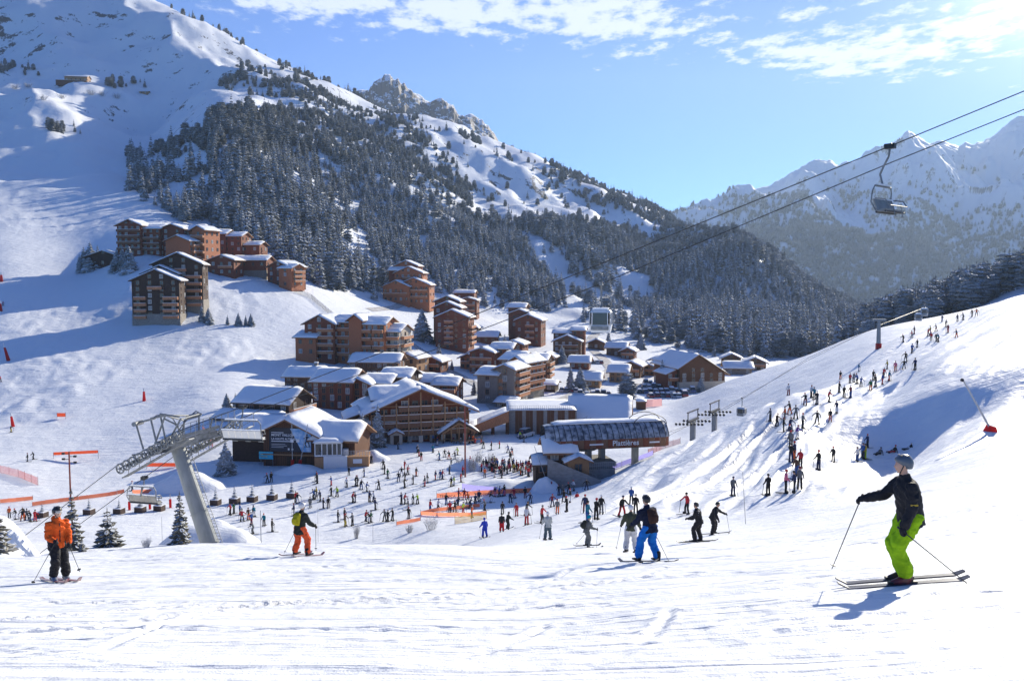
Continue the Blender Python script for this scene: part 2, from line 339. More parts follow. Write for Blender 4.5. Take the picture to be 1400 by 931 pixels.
# ================================================================ far mountains
def far_sheet(name, ridge, base_v, Y0, Y1, Yback, nu, nr, amp, seed, m, label, umin=None, umax=None, back_drop=700, prof=None, fr=0.0022, ex=1.0):
    """a mountain flank whose skyline is ridge [(u, v)...] at distance Y1, with its foot at distance Y0"""
    ru = np.array([p[0] for p in ridge], float); rv = np.array([p[1] for p in ridge], float)
    u = np.linspace(umin if umin is not None else ru[0], umax if umax is not None else ru[-1], nu)
    vr = np.interp(u, ru, rv); vb = np.interp(u, [p[0] for p in base_v], [p[1] for p in base_v])
    s = np.concatenate([np.linspace(0, 1, nr), 1 + np.linspace(0, 1, nr // 4)[1:]])
    X = np.zeros((nu, len(s))); Y = X.copy(); Zz = X.copy()
    for j, t in enumerate(s):
        y = Y0 + (Y1 - Y0) * t if t <= 1 else Y1 + (Yback - Y1) * (t - 1)
        b0 = (CV - vb) / F; b1 = (CV - vr) / F
        z0 = (-sp + b0 * cp) / (cp + b0 * sp) * Y0; z1 = (-sp + b1 * cp) / (cp + b1 * sp) * Y1
        if t <= 1:
            tt = t ** ex; z = z0 + (z1 - z0) * tt
        else: z = z1 - back_drop * (t - 1) ** 0.8
        X[:, j] = (u - CU) / F / (cp) * y; Y[:, j] = y; Zz[:, j] = z
    w = np.minimum(sstep(s, 0.0, 0.25), 1 - 0.8 * np.exp(-((s - 1) / 0.06) ** 2))[None, :]
    r_ = 1 - 2 * np.abs(fbm(X * fr + Y * fr * 0.3, Y * fr * 0.55, seed, 6, 0.52))
    d = amp * w * ((r_ - 0.5) + 0.35 * fbm(X * fr * 6, Y * fr * 5, seed + 9, 4))
    d += amp * 0.06 * fbm(X * fr * 22, Y * fr * 4, seed + 14, 3) * np.exp(-((s - 1) / 0.05) ** 2)[None, :]
    Zz = Zz + d
    Pp = np.stack([X, Y, Zz], -1)
    return tag(sheet(name, Pp, m), kind='structure', label=label), Pp
def rock_mat(name, steep0, steep1, rock_col, scale, bias, tree=None):
    m = bpy.data.materials.new(name); m.use_nodes = True; nt = m.node_tree; N = nt.nodes; L = nt.links; b = N['Principled BSDF']
    b.inputs['Roughness'].default_value = 0.7; b.inputs['Specular IOR Level'].default_value = 0.1
    tc = N.new('ShaderNodeTexCoord'); geo = N.new('ShaderNodeNewGeometry'); sep = N.new('ShaderNodeSeparateXYZ'); L.new(geo.outputs['True Normal'], sep.inputs[0])
    n = N.new('ShaderNodeTexNoise'); n.inputs['Scale'].default_value = scale; n.inputs['Detail'].default_value = 9; n.inputs['Roughness'].default_value = .72
    mp = N.new('ShaderNodeMapping'); mp.inputs['Scale'].default_value = (1, .6, 1.5); L.new(tc.outputs['Object'], mp.inputs[0]); L.new(mp.outputs[0], n.inputs['Vector'])
    st = N.new('ShaderNodeMapRange'); L.new(sep.outputs['Z'], st.inputs['Value']); st.inputs['From Min'].default_value = steep0; st.inputs['From Max'].default_value = steep1; st.inputs['To Min'].default_value = 0; st.inputs['To Max'].default_value = .45
    ad = N.new('ShaderNodeMath'); ad.operation = 'ADD'; L.new(n.outputs['Fac'], ad.inputs[0]); L.new(st.outputs[0], ad.inputs[1])
    rr = N.new('ShaderNodeMapRange'); L.new(ad.outputs[0], rr.inputs['Value']); rr.inputs['From Min'].default_value = bias; rr.inputs['From Max'].default_value = bias + .07
    mx = N.new('ShaderNodeMix'); mx.data_type = 'RGBA'; L.new(rr.outputs[0], mx.inputs['Factor']); mx.inputs['A'].default_value = (0.86, 0.875, 0.885, 1); mx.inputs['B'].default_value = (*rock_col, 1)
    L.new(mx.outputs['Result'], b.inputs['Base Color'])
    return m
ROCK = rock_mat('snowy_rock', 0.80, 0.50, (0.16, 0.14, 0.13), 0.014, 0.62)
FARM = rock_mat('far_snow', 0.66, 0.36, (0.17, 0.17, 0.18), 0.008, 0.90)
def jag(pts, seed, amp, n=4):
    r = random.Random(seed); out = []
    for (a, b) in zip(pts[:-1], pts[1:]):
        for k in range(n):
            t = k / n; out.append((a[0] + (b[0] - a[0]) * t, a[1] + (b[1] - a[1]) * t + (r.uniform(-amp, amp) if k else 0)))
    return out + [pts[-1]]
# craggy peaks looking over the wooded mountain
crag = [(430, 150), (480, 132), (497, 124), (508, 125), (515, 114), (524, 109), (530, 104), (537, 105), (541, 112), (547, 109), (552, 117), (557, 118), (561, 124), (566, 126), (572, 130), (580, 133), (590, 141), (598, 137), (606, 137), (615, 143), (622, 148), (628, 158), (636, 162), (644, 157), (652, 163), (660, 166), (668, 173), (676, 183), (684, 196), (700, 212), (760, 250), (820, 300)]
peak, PEAKP = far_sheet('craggy_peak', jag(crag, 3, 1.2, 3), [(430, 330), (820, 380)], 1750, 2500, 3100, 620, 160, 50, 71, ROCK, 'craggy rocky summit with snow in its gullies', fr=0.006)
# the range across the valley, right of the picture
rg_ = [(820, 330), (900, 312), (935, 300), (960, 291), (985, 282), (1000, 272), (1030, 262), (1060, 250), (1085, 234), (1102, 224), (1120, 222), (1128, 223), (1140, 229), (1150, 225), (1160, 226), (1170, 222), (1180, 218), (1195, 212), (1208, 202), (1218, 192), (1226, 184), (1233, 178), (1240, 183), (1250, 190), (1262, 195), (1275, 193), (1290, 198), (1302, 203), (1310, 198), (1318, 200), (1330, 195), (1342, 190), (1355, 184), (1368, 176), (1382, 170), (1400, 162), (1440, 150), (1500, 140), (1600, 150), (1700, 120), (1900, 130)]
far_m, FARP = far_sheet('far_mountain', jag(rg_, 9, 1.0, 3), [(820, 440), (1900, 470)], 2200, 4200, 5600, 760, 260, 165, 91, FARM, 'far snowy mountain across the valley with woods on its lower slopes', fr=0.0016, ex=1.15)

# ================================================================ conifers
def m_crown(name, dark, dark2):
    return mat(name, dark, 0.85, spec=0.1, noise=(dark2, 1.3, (1, 1, 1)))
CROWN = m_crown('conifer_needles', (0.12, 0.13, 0.11), (0.66, 0.68, 0.69))
CROWN2 = m_crown('conifer_needles_olive', (0.10, 0.09, 0.05), (0.42, 0.40, 0.34))
TSNOW = mat('snow_on_branches', (0.74, 0.78, 0.83), 0.7, spec=0.1)
BARK = mat('conifer_bark', (0.07, 0.05, 0.035), 0.9, noise=((0.13, 0.10, 0.08), 9, (1, 1, .3)))
def conifer_mesh(name, seed, h=1.0, width=0.24, tiers=11, per=7, segs=2, snow=0.55, rounded=0.0, droop=0.5, low=0.06, blade=0.42, lumps=0):
    """unit-height conifer crown: tiers of drooping boughs with snow lying on them. slots: 0 needles, 1 snow"""
    r = random.Random(seed); V = []; Fc = []; Mi = []
    def quad(a, b, c, d, m):
        i = len(V); V.extend([a, b, c, d]); Fc.append((i, i + 1, i + 2, i + 3)); Mi.append(m)
    def tri(a, b, c, m):
        i = len(V); V.extend([a, b, c]); Fc.append((i, i + 1, i + 2)); Mi.append(m)
    for t in range(tiers):
        f = (t + r.uniform(-.25, .25)) / tiers; f = min(.97, max(0, f)); z = low + (1 - low) * f
        prof = (1 - f) ** (0.85 if rounded == 0 else 0.85 - .45 * rounded) * (1 - rounded * 0.35 * (1 - f) ** 3)
        rad = width * prof + 0.012
        n = max(4, int(per * (0.55 + 0.6 * prof)))
        a0 = r.uniform(0, 6.28)
        for k in range(n):
            a = a0 + 6.283 * k / n + r.uniform(-.28, .28); L_ = rad * r.uniform(0.72, 1.12); dr = droop * L_ * r.uniform(.5, 1.2)
            ca, sa = math.cos(a), math.sin(a); w = blade * L_ * r.uniform(.8, 1.2) + 0.012
            zz = z + r.uniform(-.015, .015)
            prev = None
            for s_ in range(segs + 1):
                q = s_ / segs; x = L_ * q; zq = zz - dr * q ** 1.6 + 0.25 * L_ * q * (1 - q); wq = w * (0.35 + 0.9 * math.sin(math.pi * min(1, q * 0.8 + .12))) * (1 - 0.75 * q ** 3)
                sag = wq * 0.45
                pl = (ca * x - sa * wq, sa * x + ca * wq, zq - sag); pm = (ca * x, sa * x, zq); pr = (ca * x + sa * wq, sa * x - ca * wq, zq - sag)
                if prev:
                    quad(prev[0], prev[1], pm, pl, 0); quad(prev[1], prev[2], pr, pm, 0)
                prev = (pl, pm, pr)
            # hanging tips
            tri((ca * L_ * .55 - sa * w * .8, sa * L_ * .55 + ca * w * .8, zz - dr * .4), (ca * L_ * 1.05, sa * L_ * 1.05, zz - dr * 1.0), (ca * L_ * .7, sa * L_ * .7, zz - dr * .6 - .035 - .1 * L_), 0)
            tri((ca * L_ * .55 + sa * w * .8, sa * L_ * .55 - ca * w * .8, zz - dr * .4), (ca * L_ * 1.0, sa * L_ * 1.0, zz - dr * 1.0), (ca * L_ * .4, sa * L_ * .4, zz - dr * .4 - .03 - .1 * L_), 0)
            if r.random() < snow:
                q0, q1 = r.uniform(.15, .4), r.uniform(.75, .98); up = 0.006 + .02 * L_
                def pt(q, side, k_):
                    x = L_ * q; zq = zz - dr * q ** 1.6 + 0.25 * L_ * q * (1 - q); return (ca * x - sa * w * side * k_, sa * x + ca * w * side * k_, zq + up - abs(side) * w * k_ * .4)
                c0, c1 = r.uniform(.5, .85), r.uniform(.45, .8)
                quad(pt(q0, 1, .3), pt(q0, -1, .3), pt((q0 + q1) / 2, -1, c0), pt((q0 + q1) / 2, 1, c0), 1)
                quad(pt((q0 + q1) / 2, 1, c0), pt((q0 + q1) / 2, -1, c0), pt(q1, -1, c1 * .5), pt(q1, 1, c1 * .5), 1)
    tri((-.012, 0, .93), (.012, 0, .93), (0, 0, 1.02), 0); tri((0, -.012, .93), (0, .012, .93), (0, 0, 1.02), 0)
    me = bpy.data.meshes.new(name); me.from_pydata([(x * h, y * h, z * h) for x, y, z in V], [], Fc); me.polygons.foreach_set('material_index', Mi); me.update()
    return me
def trunk_mesh(name, h=1.0, r0=0.022, limbs=6, seed=1):
    bm = bmesh.new(); r = random.Random(seed)
    def cone(p, q, ra, rb, n=6):
        p, q = Vector(p), Vector(q); d = (q - p).normalized(); a = d.orthogonal().normalized(); b = d.cross(a)
        v0 = [bm.verts.new(p + (a * math.cos(t) + b * math.sin(t)) * ra) for t in [6.283 * k / n for k in range(n)]]
        v1 = [bm.verts.new(q + (a * math.cos(t) + b * math.sin(t)) * rb) for t in [6.283 * k / n for k in range(n)]]
        for k in range(n): bm.faces.new((v0[k], v0[(k + 1) % n], v1[(k + 1) % n], v1[k]))
    cone((0, 0, -.06 * h), (0, 0, .5 * h), r0 * h * 1.2, r0 * h * .6); cone((0, 0, .5 * h), (0, 0, .97 * h), r0 * h * .6, r0 * h * .1)
    for k in range(limbs):
        a = r.uniform(0, 6.28); z = r.uniform(.12, .8); L_ = .16 * (1 - z) + .02
        cone((0, 0, z * h), (math.cos(a) * L_ * h, math.sin(a) * L_ * h, (z - .03) * h), r0 * .3 * h, r0 * .08 * h, 4)
    me = bpy.data.meshes.new(name); bm.to_mesh(me); bm.free(); return me
TREES = []
for k in range(5):
    TREES.append(conifer_mesh('crown', 100 + k, width=[.22, .19, .25, .21, .27][k], tiers=10, per=6, segs=2, snow=[.85, .95, .75, .9, .8][k], droop=.55))
for k in range(3):
    TREES.append(conifer_mesh('crown', 200 + k, width=[.42, .38, .45][k], tiers=9, per=8, segs=2, snow=[.75, .85, .8][k], rounded=1.0, droop=.25, low=.14, blade=.5))
for me in TREES: me.materials.append(CROWN); me.materials.append(TSNOW)
TRUNK = trunk_mesh('trunk'); TRUNK.materials.append(BARK)

def in_poly(px, py, poly):
    inside = np.zeros(px.shape, bool); n = len(poly)
    for i in range(n):
        x0, y0 = poly[i]; x1, y1 = poly[(i + 1) % n]
        c = ((y0 > py) != (y1 > py)) & (px < (x1 - x0) * (py - y0) / ((y1 - y0) if y1 != y0 else 1e-9) + x0)
        inside ^= c
    return inside
def sample_ground(n, y0, y1, u0=-300, u1=1720):
    """points spread evenly over the ground between two distances"""
    q = rng.random(n); Y = np.sqrt(y0 * y0 + (y1 * y1 - y0 * y0) * q); u = u0 + (u1 - u0) * rng.random(n)
    i = (u - ug[0]) / (ug[1] - ug[0]); i0 = np.clip(np.floor(i).astype(int), 0, NU - 2); fi = i - i0
    k = (np.log(Y) - lg[0]) / (lg[1] - lg[0]); k0 = np.clip(np.floor(k).astype(int), 0, NR - 2); fk = k - k0
    def g(A): return (A[i0, k0] * (1 - fi) + A[i0 + 1, k0] * fi) * (1 - fk) + (A[i0, k0 + 1] * (1 - fi) + A[i0 + 1, k0 + 1] * fi) * fk
    return u, g(Vg), np.stack([g(Xg), Y, g(Z)], -1)
# where the woods stand, as outlines on the mountainside
DENSE = [
 [(285, 300), (262, 262), (278, 225), (268, 190), (290, 162), (330, 150), (400, 152), (470, 160), (520, 190), (560, 205), (640, 250), (700, 262), (730, 290), (800, 300), (900, 330), (1000, 330), (1210, 420), (1215, 480), (1050, 492), (940, 478), (900, 440), (830, 405), (800, 380), (770, 395), (775, 430), (700, 422), (640, 418), (590, 395), (505, 410), (480, 395), (455, 398), (400, 385), (370, 345), (330, 330), (300, 318)],
 [(850, 300), (960, 285), (1010, 322), (1110, 375), (1260, 440), (1200, 490), (1000, 480), (880, 420)],
 [(590, 172), (700, 205), (800, 245), (900, 285), (960, 300), (935, 308), (870, 300), (760, 262), (640, 200)],
]
CLEAR = [
 [(455, 320), (500, 325), (508, 350), (520, 372), (470, 350)],
 [(690, 252), (760, 268), (830, 286), (905, 308), (900, 316), (800, 302), (740, 296), (700, 270)],
 [(700, 315), (735, 322), (770, 345), (790, 400), (800, 410), (765, 395), (735, 360)],
 [(830, 360), (880, 375), (905, 405), (870, 415), (835, 395)],
 [(480, 395), (520, 395), (530, 420), (490, 425)],
]
SPARSE = [
 [(340, 80), (480, 125), (600, 175), (760, 240), (760, 262), (700, 262), (560, 205), (470, 160), (400, 150), (300, 120)],
]
SHRUBBY = [(175, 262), (200, 205), (262, 185), (290, 225), (285, 300), (250, 305), (205, 280)]
SPOTS = [(0, 20, 88, 102), (30, 55, 92, 104), (145, 200, 112, 122), (62, 112, 172, 184), (175, 250, 210, 262), (178, 215, 240, 255)]
u, v, pts = sample_ground(420000, 430, 1500, -250, 1500)
dens = np.zeros(len(u))
nz = fbm(pts[:, 0] * .012, pts[:, 1] * .012, 81, 3)
for p in DENSE[:2]: dens = np.where(in_poly(u, v, p), np.maximum(dens, 0.62 + 0.5 * nz), dens)
dens = np.where(in_poly(u, v, DENSE[2]), np.maximum(dens, np.clip(0.30 + 1.2 * nz, 0.03, 1)), dens)
up = in_poly(u, v, SPARSE[0]); dens = np.where(up & (dens == 0), np.clip(0.06 + 0.6 * nz, 0.008, .5), dens)
dens = np.where((v < 150) & (u < 520) & (u > 200) & (dens == 0), np.clip(-0.02 + .25 * nz, 0.0006, .15) * sstep(u, 200, 420), dens)
dens = np.where((u > 560) & (u < 960) & (v < 300) & in_poly(u, v, DENSE[0]), dens * np.clip(.55 + 1.5 * nz, .1, 1), dens)
for p in CLEAR: dens = np.where(in_poly(u, v, p), 0.03, dens)
for (a, b, c, d) in SPOTS: dens = np.where((u > a) & (u < b) & (v > c) & (v < d), np.maximum(dens, .28), dens)
dens = np.where((u < 0) & (v < 400) & (pts[:, 1] > 600), .004, dens)
dens = np.where(in_poly(u, v, SHRUBBY), np.clip(.22 + .9 * nz, .03, .6), dens)
vly = in_poly(u, v, [(780, 398), (900, 440), (1050, 492), (960, 486), (800, 452)]); dens = np.where(vly, np.maximum(dens, .12), dens)
keep = rng.random(len(u)) < dens * 0.19
pts, u, v = pts[keep], u[keep], v[keep]
# spur of wood behind the pistes on the right
u2, v2, p2 = sample_ground(30000, 300, 420, 1180, 1720)
k2 = rng.random(len(u2)) < 0.030 * sstep(p2[:, 1], 330, 380)
u2, v2, p2 = u2[k2], v2[k2], p2[k2]
size = rng.uniform(2.5, 4.5, len(pts)) ** 2 * (0.85 + 0.5 * (fbm(pts[:, 0] * .01, pts[:, 1] * .01, 201, 2) + .3)) * (0.72 + 0.28 * np.clip((1400 - pts[:, 1]) / 900, 0, 1))
rnd = np.where((v < 215) | ((pts[:, 1] > 900) & (u > 540)), (rng.random(len(pts)) < .7), (rng.random(len(pts)) < .15))
kind = np.where(rnd, rng.integers(5, 8, len(pts)), rng.integers(0, 5, len(pts)))
size = np.where(rnd, size * .80, size)
pts = np.concatenate([pts, p2]); u = np.concatenate([u, u2]); v = np.concatenate([v, v2]); size = np.concatenate([size, rng.uniform(9, 18, len(p2))]); kind = np.concatenate([kind, np.where(rng.random(len(p2)) < .5, 6, 1)])
rot = rng.random(len(pts)) * 6.28
in_view = (u > 10) & (u < 1390) & (v > 5)
# visible only if no nearer ground hides the whole tree
vis = np.zeros(len(pts), bool)
for i in range(len(pts)):
    if in_view[i]:
        x, y, z = pts[i]; uu, vv = proj(x, y, z + size[i] * .7)
        ii = int(round((uu - ug[0]) / (ug[1] - ug[0]))); kk = int((math.log(y) - lg[0]) / (lg[1] - lg[0])) - 4
        vis[i] = 0 <= ii < NU and VMIN[ii, kk] > vv
big = size / pts[:, 1] * vis
order = np.argsort(-big)
single = np.zeros(len(pts), bool); single[order[:300]] = True
ng_cache = {}
def scatter(name, P_, rot_, size_, kind_, meshes, label, kindtag='stuff'):
    """one object: a cloud of points carrying one mesh of trees each by geometry nodes"""
    me = bpy.data.meshes.new(name); me.vertices.add(len(P_)); me.vertices.foreach_set('co', P_.reshape(-1).astype(np.float32))
    for nm, tp, arr in (('rot', 'FLOAT', rot_), ('scl', 'FLOAT', size_), ('kind', 'INT', kind_)):
        a = me.attributes.new(nm, tp, 'POINT'); a.data.foreach_set('value', arr.astype(np.int32 if tp == 'INT' else np.float32))
    o = bpy.data.objects.new(name, me); COL.objects.link(o)
    src = []
    for k, m_ in enumerate(meshes):
        src.append(m_)
    g = bpy.data.node_groups.new('scatter', 'GeometryNodeTree'); N = g.nodes; L = g.links
    g.interface.new_socket('Geometry', in_out='INPUT', socket_type='NodeSocketGeometry'); g.interface.new_socket('Geometry', in_out='OUTPUT', socket_type='NodeSocketGeometry')
    gi = N.new('NodeGroupInput'); go = N.new('NodeGroupOutput'); join = N.new('GeometryNodeJoinGeometry')
    ka = N.new('GeometryNodeInputNamedAttribute'); ka.data_type = 'INT'; ka.inputs['Name'].default_value = 'kind'
    ra = N.new('GeometryNodeInputNamedAttribute'); ra.data_type = 'FLOAT'; ra.inputs['Name'].default_value = 'rot'
    sa_ = N.new('GeometryNodeInputNamedAttribute'); sa_.data_type = 'FLOAT'; sa_.inputs['Name'].default_value = 'scl'
    cx = N.new('ShaderNodeCombineXYZ'); L.new(ra.outputs[0], cx.inputs[2])
    for k, src_o in enumerate(meshes):
        oi = N.new('GeometryNodeObjectInfo'); oi.inputs['Object'].default_value = src_o; oi.transform_space = 'ORIGINAL'
        cmp_ = N.new('FunctionNodeCompare'); cmp_.data_type = 'INT'; cmp_.operation = 'EQUAL'; L.new(ka.outputs[0], cmp_.inputs[2]); cmp_.inputs[3].default_value = k
        ip = N.new('GeometryNodeInstanceOnPoints'); L.new(gi.outputs[0], ip.inputs['Points']); L.new(cmp_.outputs[0], ip.inputs['Selection']); L.new(oi.outputs['Geometry'], ip.inputs['Instance'])
        L.new(cx.outputs[0], ip.inputs['Rotation']); L.new(sa_.outputs[0], ip.inputs['Scale'])
        L.new(ip.outputs[0], join.inputs[0])
    L.new(join.outputs[0], go.inputs[0])
    mod = o.modifiers.new('scatter', 'NODES'); mod.node_group = g
    return tag(o, label=label, kind=kindtag)
# the individual trees: the first of each kind is also the one the scattered wood copies
first = {}
DENSEL = 'snow-dusted dark conifer in the wood at the foot of the mountain behind the chalets'
SPURL = 'snow-dusted conifer peeping over the right-hand pistes from the wood behind'
for i in order[:300]:
    k = int(kind[i]); x, y, z = pts[i]; spur = y < 425 and u[i] > 1170
    where = 'high behind the upper hamlet' if u[i] < 410 else 'above the big apartment house' if u[i] < 600 else 'above the red-brown stepped blocks' if u[i] < 760 else 'behind the valley chalets and car park'
    lb_ = SPURL if spur else ('snow-dusted %s in the wood %s' % ('slim spruce' if k < 5 else 'round-headed pine', where))
    t = empty('conifer_tree', (x, y, z - .3), float(rot[i]), label=lb_, cat='tree', group='conifers behind the right-hand pistes' if spur else 'nearest conifers ' + where)
    s = float(size[i]); c = link('crown', TREES[k], parent=t); c.scale = (s, s, s); tk = link('trunk', TRUNK, parent=t); tk.scale = (s, s, s)
    first.setdefault(k, c)
srcs = []
for k in range(8):
    if k not in first:                      # a kind none of the 300 has: plant one at the edge of the wood
        j = int(np.nonzero(vis & ~single & (kind == k))[0][0]); x, y, z = pts[j]; s = float(size[j])
        t = empty('conifer_tree', (x, y, z - .3), 0.0, label=DENSEL, cat='tree', group='nearest conifers of the wood behind the village')
        c = link('crown', TREES[k], parent=t); c.scale = (s, s, s); tk = link('trunk', TRUNK, parent=t); tk.scale = (s, s, s); first[k] = c; single[j] = True
    srcs.append(first[k])
rest = ~single
print('trees', rest.sum(), single.sum())
scatter('forest', pts[rest], rot[rest], size[rest], kind[rest], srcs, 'dense snow-dusted conifer wood covering the mountainside')
# woods on the lower flanks of the far mountain
nF = 90000
ai = rng.integers(0, FARP.shape[0] - 1, nF); aj = rng.integers(0, 250, nF); f1, f2 = rng.random(nF), rng.random(nF)
pf = FARP[ai, aj] * (1 - f1)[:, None] * (1 - f2)[:, None] + FARP[ai + 1, aj] * (f1 * (1 - f2))[:, None] + FARP[ai, aj + 1] * ((1 - f1) * f2)[:, None] + FARP[ai + 1, aj + 1] * (f1 * f2)[:, None]
hgt = (380 - projv(pf[:, 1], pf[:, 2]))
nz = fbm(pf[:, 0] * .004, pf[:, 1] * .003, 95, 4)
pr = np.clip(1.15 - (hgt + 20) / 120.0 + 1.3 * nz, 0, 1) * (hgt < 150)
kf = rng.random(nF) < pr * .8
pf = pf[kf]; print('far trees', len(pf))
scatter('far_wood', pf, rng.random(len(pf)) * 6.28, rng.uniform(13, 24, len(pf)), rng.integers(0, 8, len(pf)), srcs, 'far wood on the lower slopes across the valley')
# ================================================================ buildings
W_DARK = mat('dark_timber', (0.045, 0.026, 0.019), 0.8, noise=((0.07, 0.042, 0.03), 2.2, (1, 1, 6)))
W_RED = mat('red_brown_timber', (0.165, 0.048, 0.026), 0.75, noise=((0.25, 0.08, 0.04), 1.8, (1, 1, 5)))
W_ORANGE = mat('orange_timber', (0.38, 0.12, 0.05), 0.7, noise=((0.48, 0.17, 0.075), 1.5, (1, 1, 5)))
W_BROWN = mat('brown_timber', (0.115, 0.05, 0.027), 0.75, noise=((0.16, 0.075, 0.04), 2.0, (6, 6, .6)))
W_GREY = mat('grey_brown_render', (0.24, 0.19, 0.155), 0.85, noise=((0.29, 0.235, 0.195), 1.2, (1, 1, 1)))
W_STONE = mat('rubble_stone', (0.36, 0.32, 0.27), 0.9, noise=((0.20, 0.18, 0.155), 2.6, (1, 1, 1.6)), bump=(3, .05))
W_CREAM = mat('cream_render', (0.60, 0.52, 0.41), 0.85, noise=((0.52, 0.45, 0.36), 1.0, (1, 1, 1)))
W_TAN = mat('tan_timber', (0.34, 0.18, 0.09), 0.7, noise=((0.42, 0.24, 0.12), 2.0, (6, 6, .5)))
ROOFM = mat('roof_boards', (0.13, 0.085, 0.06), 0.85)
FASCIA = mat('fascia_timber', (0.32, 0.17, 0.095), 0.75, noise=((0.22, 0.12, 0.07), 2, (1, 1, 1)))
BALC = mat('balcony_timber', (0.60, 0.26, 0.12), 0.7, noise=((0.33, 0.145, 0.075), 3, (5, 5, .5)))
BALCD = mat('dark_balcony_timber', (0.17, 0.085, 0.05), 0.75, noise=((0.24, 0.125, 0.07), 3, (5, 5, .5)))
RSNOW = mat('roof_snow', (0.86, 0.875, 0.885), 0.6, spec=.2, bump=(0.5, 0.22))
GLASS = mat('window_glass', (0.035, 0.045, 0.055), 0.12, spec=0.7)
FRAMEW = mat('pale_window_frame', (0.62, 0.60, 0.56), 0.6)
CURT = mat('curtained_window', (0.42, 0.40, 0.37), 0.4, spec=.5, noise=((0.10, 0.10, 0.11), 1.2, (1, 1, 1)))
METAL = mat('galvanised_steel', (0.27, 0.28, 0.285), 0.55, metal=0.45, noise=((0.17, 0.18, 0.185), 3, (1, 1, 1)))
GREYP = mat('grey_painted_steel', (0.27, 0.29, 0.30), 0.5, metal=0.2, noise=((0.22, 0.24, 0.245), 2, (1, 1, .4)))
DARKM = mat('dark_metal', (0.04, 0.042, 0.045), 0.5, metal=0.4)
CONC = mat('concrete', (0.33, 0.31, 0.29), 0.9, noise=((0.25, 0.235, 0.22), 1.5, (1, 1, 2)))

class MB:
    """collects shapes into one mesh"""
    def __init__(s): s.v = []; s.f = []; s.m = []
    def face(s, pts, m=0):
        i = len(s.v); s.v.extend([tuple(p) for p in pts]); s.f.append(tuple(range(i, i + len(pts)))); s.m.append(m)
    def box(s, x0, x1, y0, y1, z0, z1, m=0):
        i = len(s.v); s.v.extend([(x0, y0, z0), (x1, y0, z0), (x1, y1, z0), (x0, y1, z0), (x0, y0, z1), (x1, y0, z1), (x1, y1, z1), (x0, y1, z1)])
        for q in ((0, 3, 2, 1), (4, 5, 6, 7), (0, 1, 5, 4), (1, 2, 6, 5), (2, 3, 7, 6), (3, 0, 4, 7)): s.f.append(tuple(i + k for k in q)); s.m.append(m)
        return s
    def prism(s, ring0, ring1, m=0):
        i = len(s.v); n = len(ring0); s.v.extend([tuple(p) for p in ring0] + [tuple(p) for p in ring1])
        s.f.append(tuple(i + k for k in range(n - 1, -1, -1))); s.f.append(tuple(i + n + k for k in range(n)))
        for k in range(n): s.f.append((i + k, i + (k + 1) % n, i + n + (k + 1) % n, i + n + k))
        s.m.extend([m] * (n + 2)); return s
    def bar(s, p, q, r, n=6, r2=None, m=0):
        p, q = Vector(p), Vector(q); d = q - p
        if d.length < 1e-6: return s
        d.normalize(); a = d.orthogonal().normalized(); b = d.cross(a); r2 = r if r2 is None else r2
        c0 = [p + (a * math.cos(6.2832 * k / n) + b * math.sin(6.2832 * k / n)) * r for k in range(n)]
        c1 = [q + (a * math.cos(6.2832 * k / n) + b * math.sin(6.2832 * k / n)) * r2 for k in range(n)]
        return s.prism(c0, c1, m)
    def path(s, pts, r, n=6, m=0):
        for a, b in zip(pts[:-1], pts[1:]): s.bar(a, b, r, n, m=m)
        return s
    def beam(s, p, q, w, h, m=0):
        """rectangular bar between two points, w across and h upright"""
        p, q = Vector(p), Vector(q); d = (q - p).normalized(); side = d.cross(Vector((0, 0, 1)))
        side = side.normalized() if side.length > 1e-4 else Vector((1, 0, 0)); up = side.cross(d).normalized()
        r0 = [p + side * (w / 2 * a) + up * (h / 2 * b) for a, b in ((-1, -1), (1, -1), (1, 1), (-1, 1))]; r1 = [c + (q - p) for c in r0]
        return s.prism(r0, r1, m)
    def mesh(s, name, smooth=False):
        me = bpy.data.meshes.new(name); me.from_pydata(s.v, [], s.f); me.polygons.foreach_set('material_index', s.m)
        if smooth: me.polygons.foreach_set('use_smooth', [True] * len(s.f))
        me.update(); return me
    def build(s, name, m, parent=None, loc=None, rz=None, smooth=False):
        me = s.mesh(name, smooth); o = bpy.data.objects.new(name, me); COL.objects.link(o)
        for k in (m if isinstance(m, (list, tuple)) else [m]): me.materials.append(k)
        if parent is not None: o.parent = parent
        if loc is not None: o.location = loc
        if rz is not None: o.rotation_euler = (0, 0, rz)
        return o

def fix_normals(me):
    bm = bmesh.new(); bm.from_mesh(me); bmesh.ops.recalc_face_normals(bm, faces=bm.faces); bm.to_mesh(me); bm.free()
# window meshes are shared
def window_mesh(w, h, shutters=False):
    m = MB(); t = .10
    m.box(-w / 2 - t, -w / 2, -.07, .05, -t, h + t); m.box(w / 2, w / 2 + t, -.07, .05, -t, h + t)
    m.box(-w / 2, w / 2, -.07, .05, -t, 0); m.box(-w / 2, w / 2, -.07, .05, h, h + t); m.box(-.035, .035, -.05, .04, 0, h)
    return m.mesh('window')
def pane_mesh(w, h): return MB().box(-w / 2, w / 2, -.025, .02, 0, h).mesh('pane')
_win = {}
def get_win(w, h, dark):
    k = (round(w, 1), round(h, 1), dark)
    if k not in _win:
        a = window_mesh(*k[:2]); a.materials.append(FRAMEW if not dark else FASCIA); b = pane_mesh(*k[:2]); b.materials.append(GLASS if dark else CURT)
        _win[k] = (a, b)
    return _win[k]
rb = random.Random(77)
def add_window(parent, x, y, z, rz, w=1.2, h=1.4, dark=None):
    a, b = get_win(w, h, rb.random() < .6 if dark is None else dark)
    o = link('window', a, parent=parent, loc=(x, y, z), rz=rz); p = link('pane', b, parent=o); return o
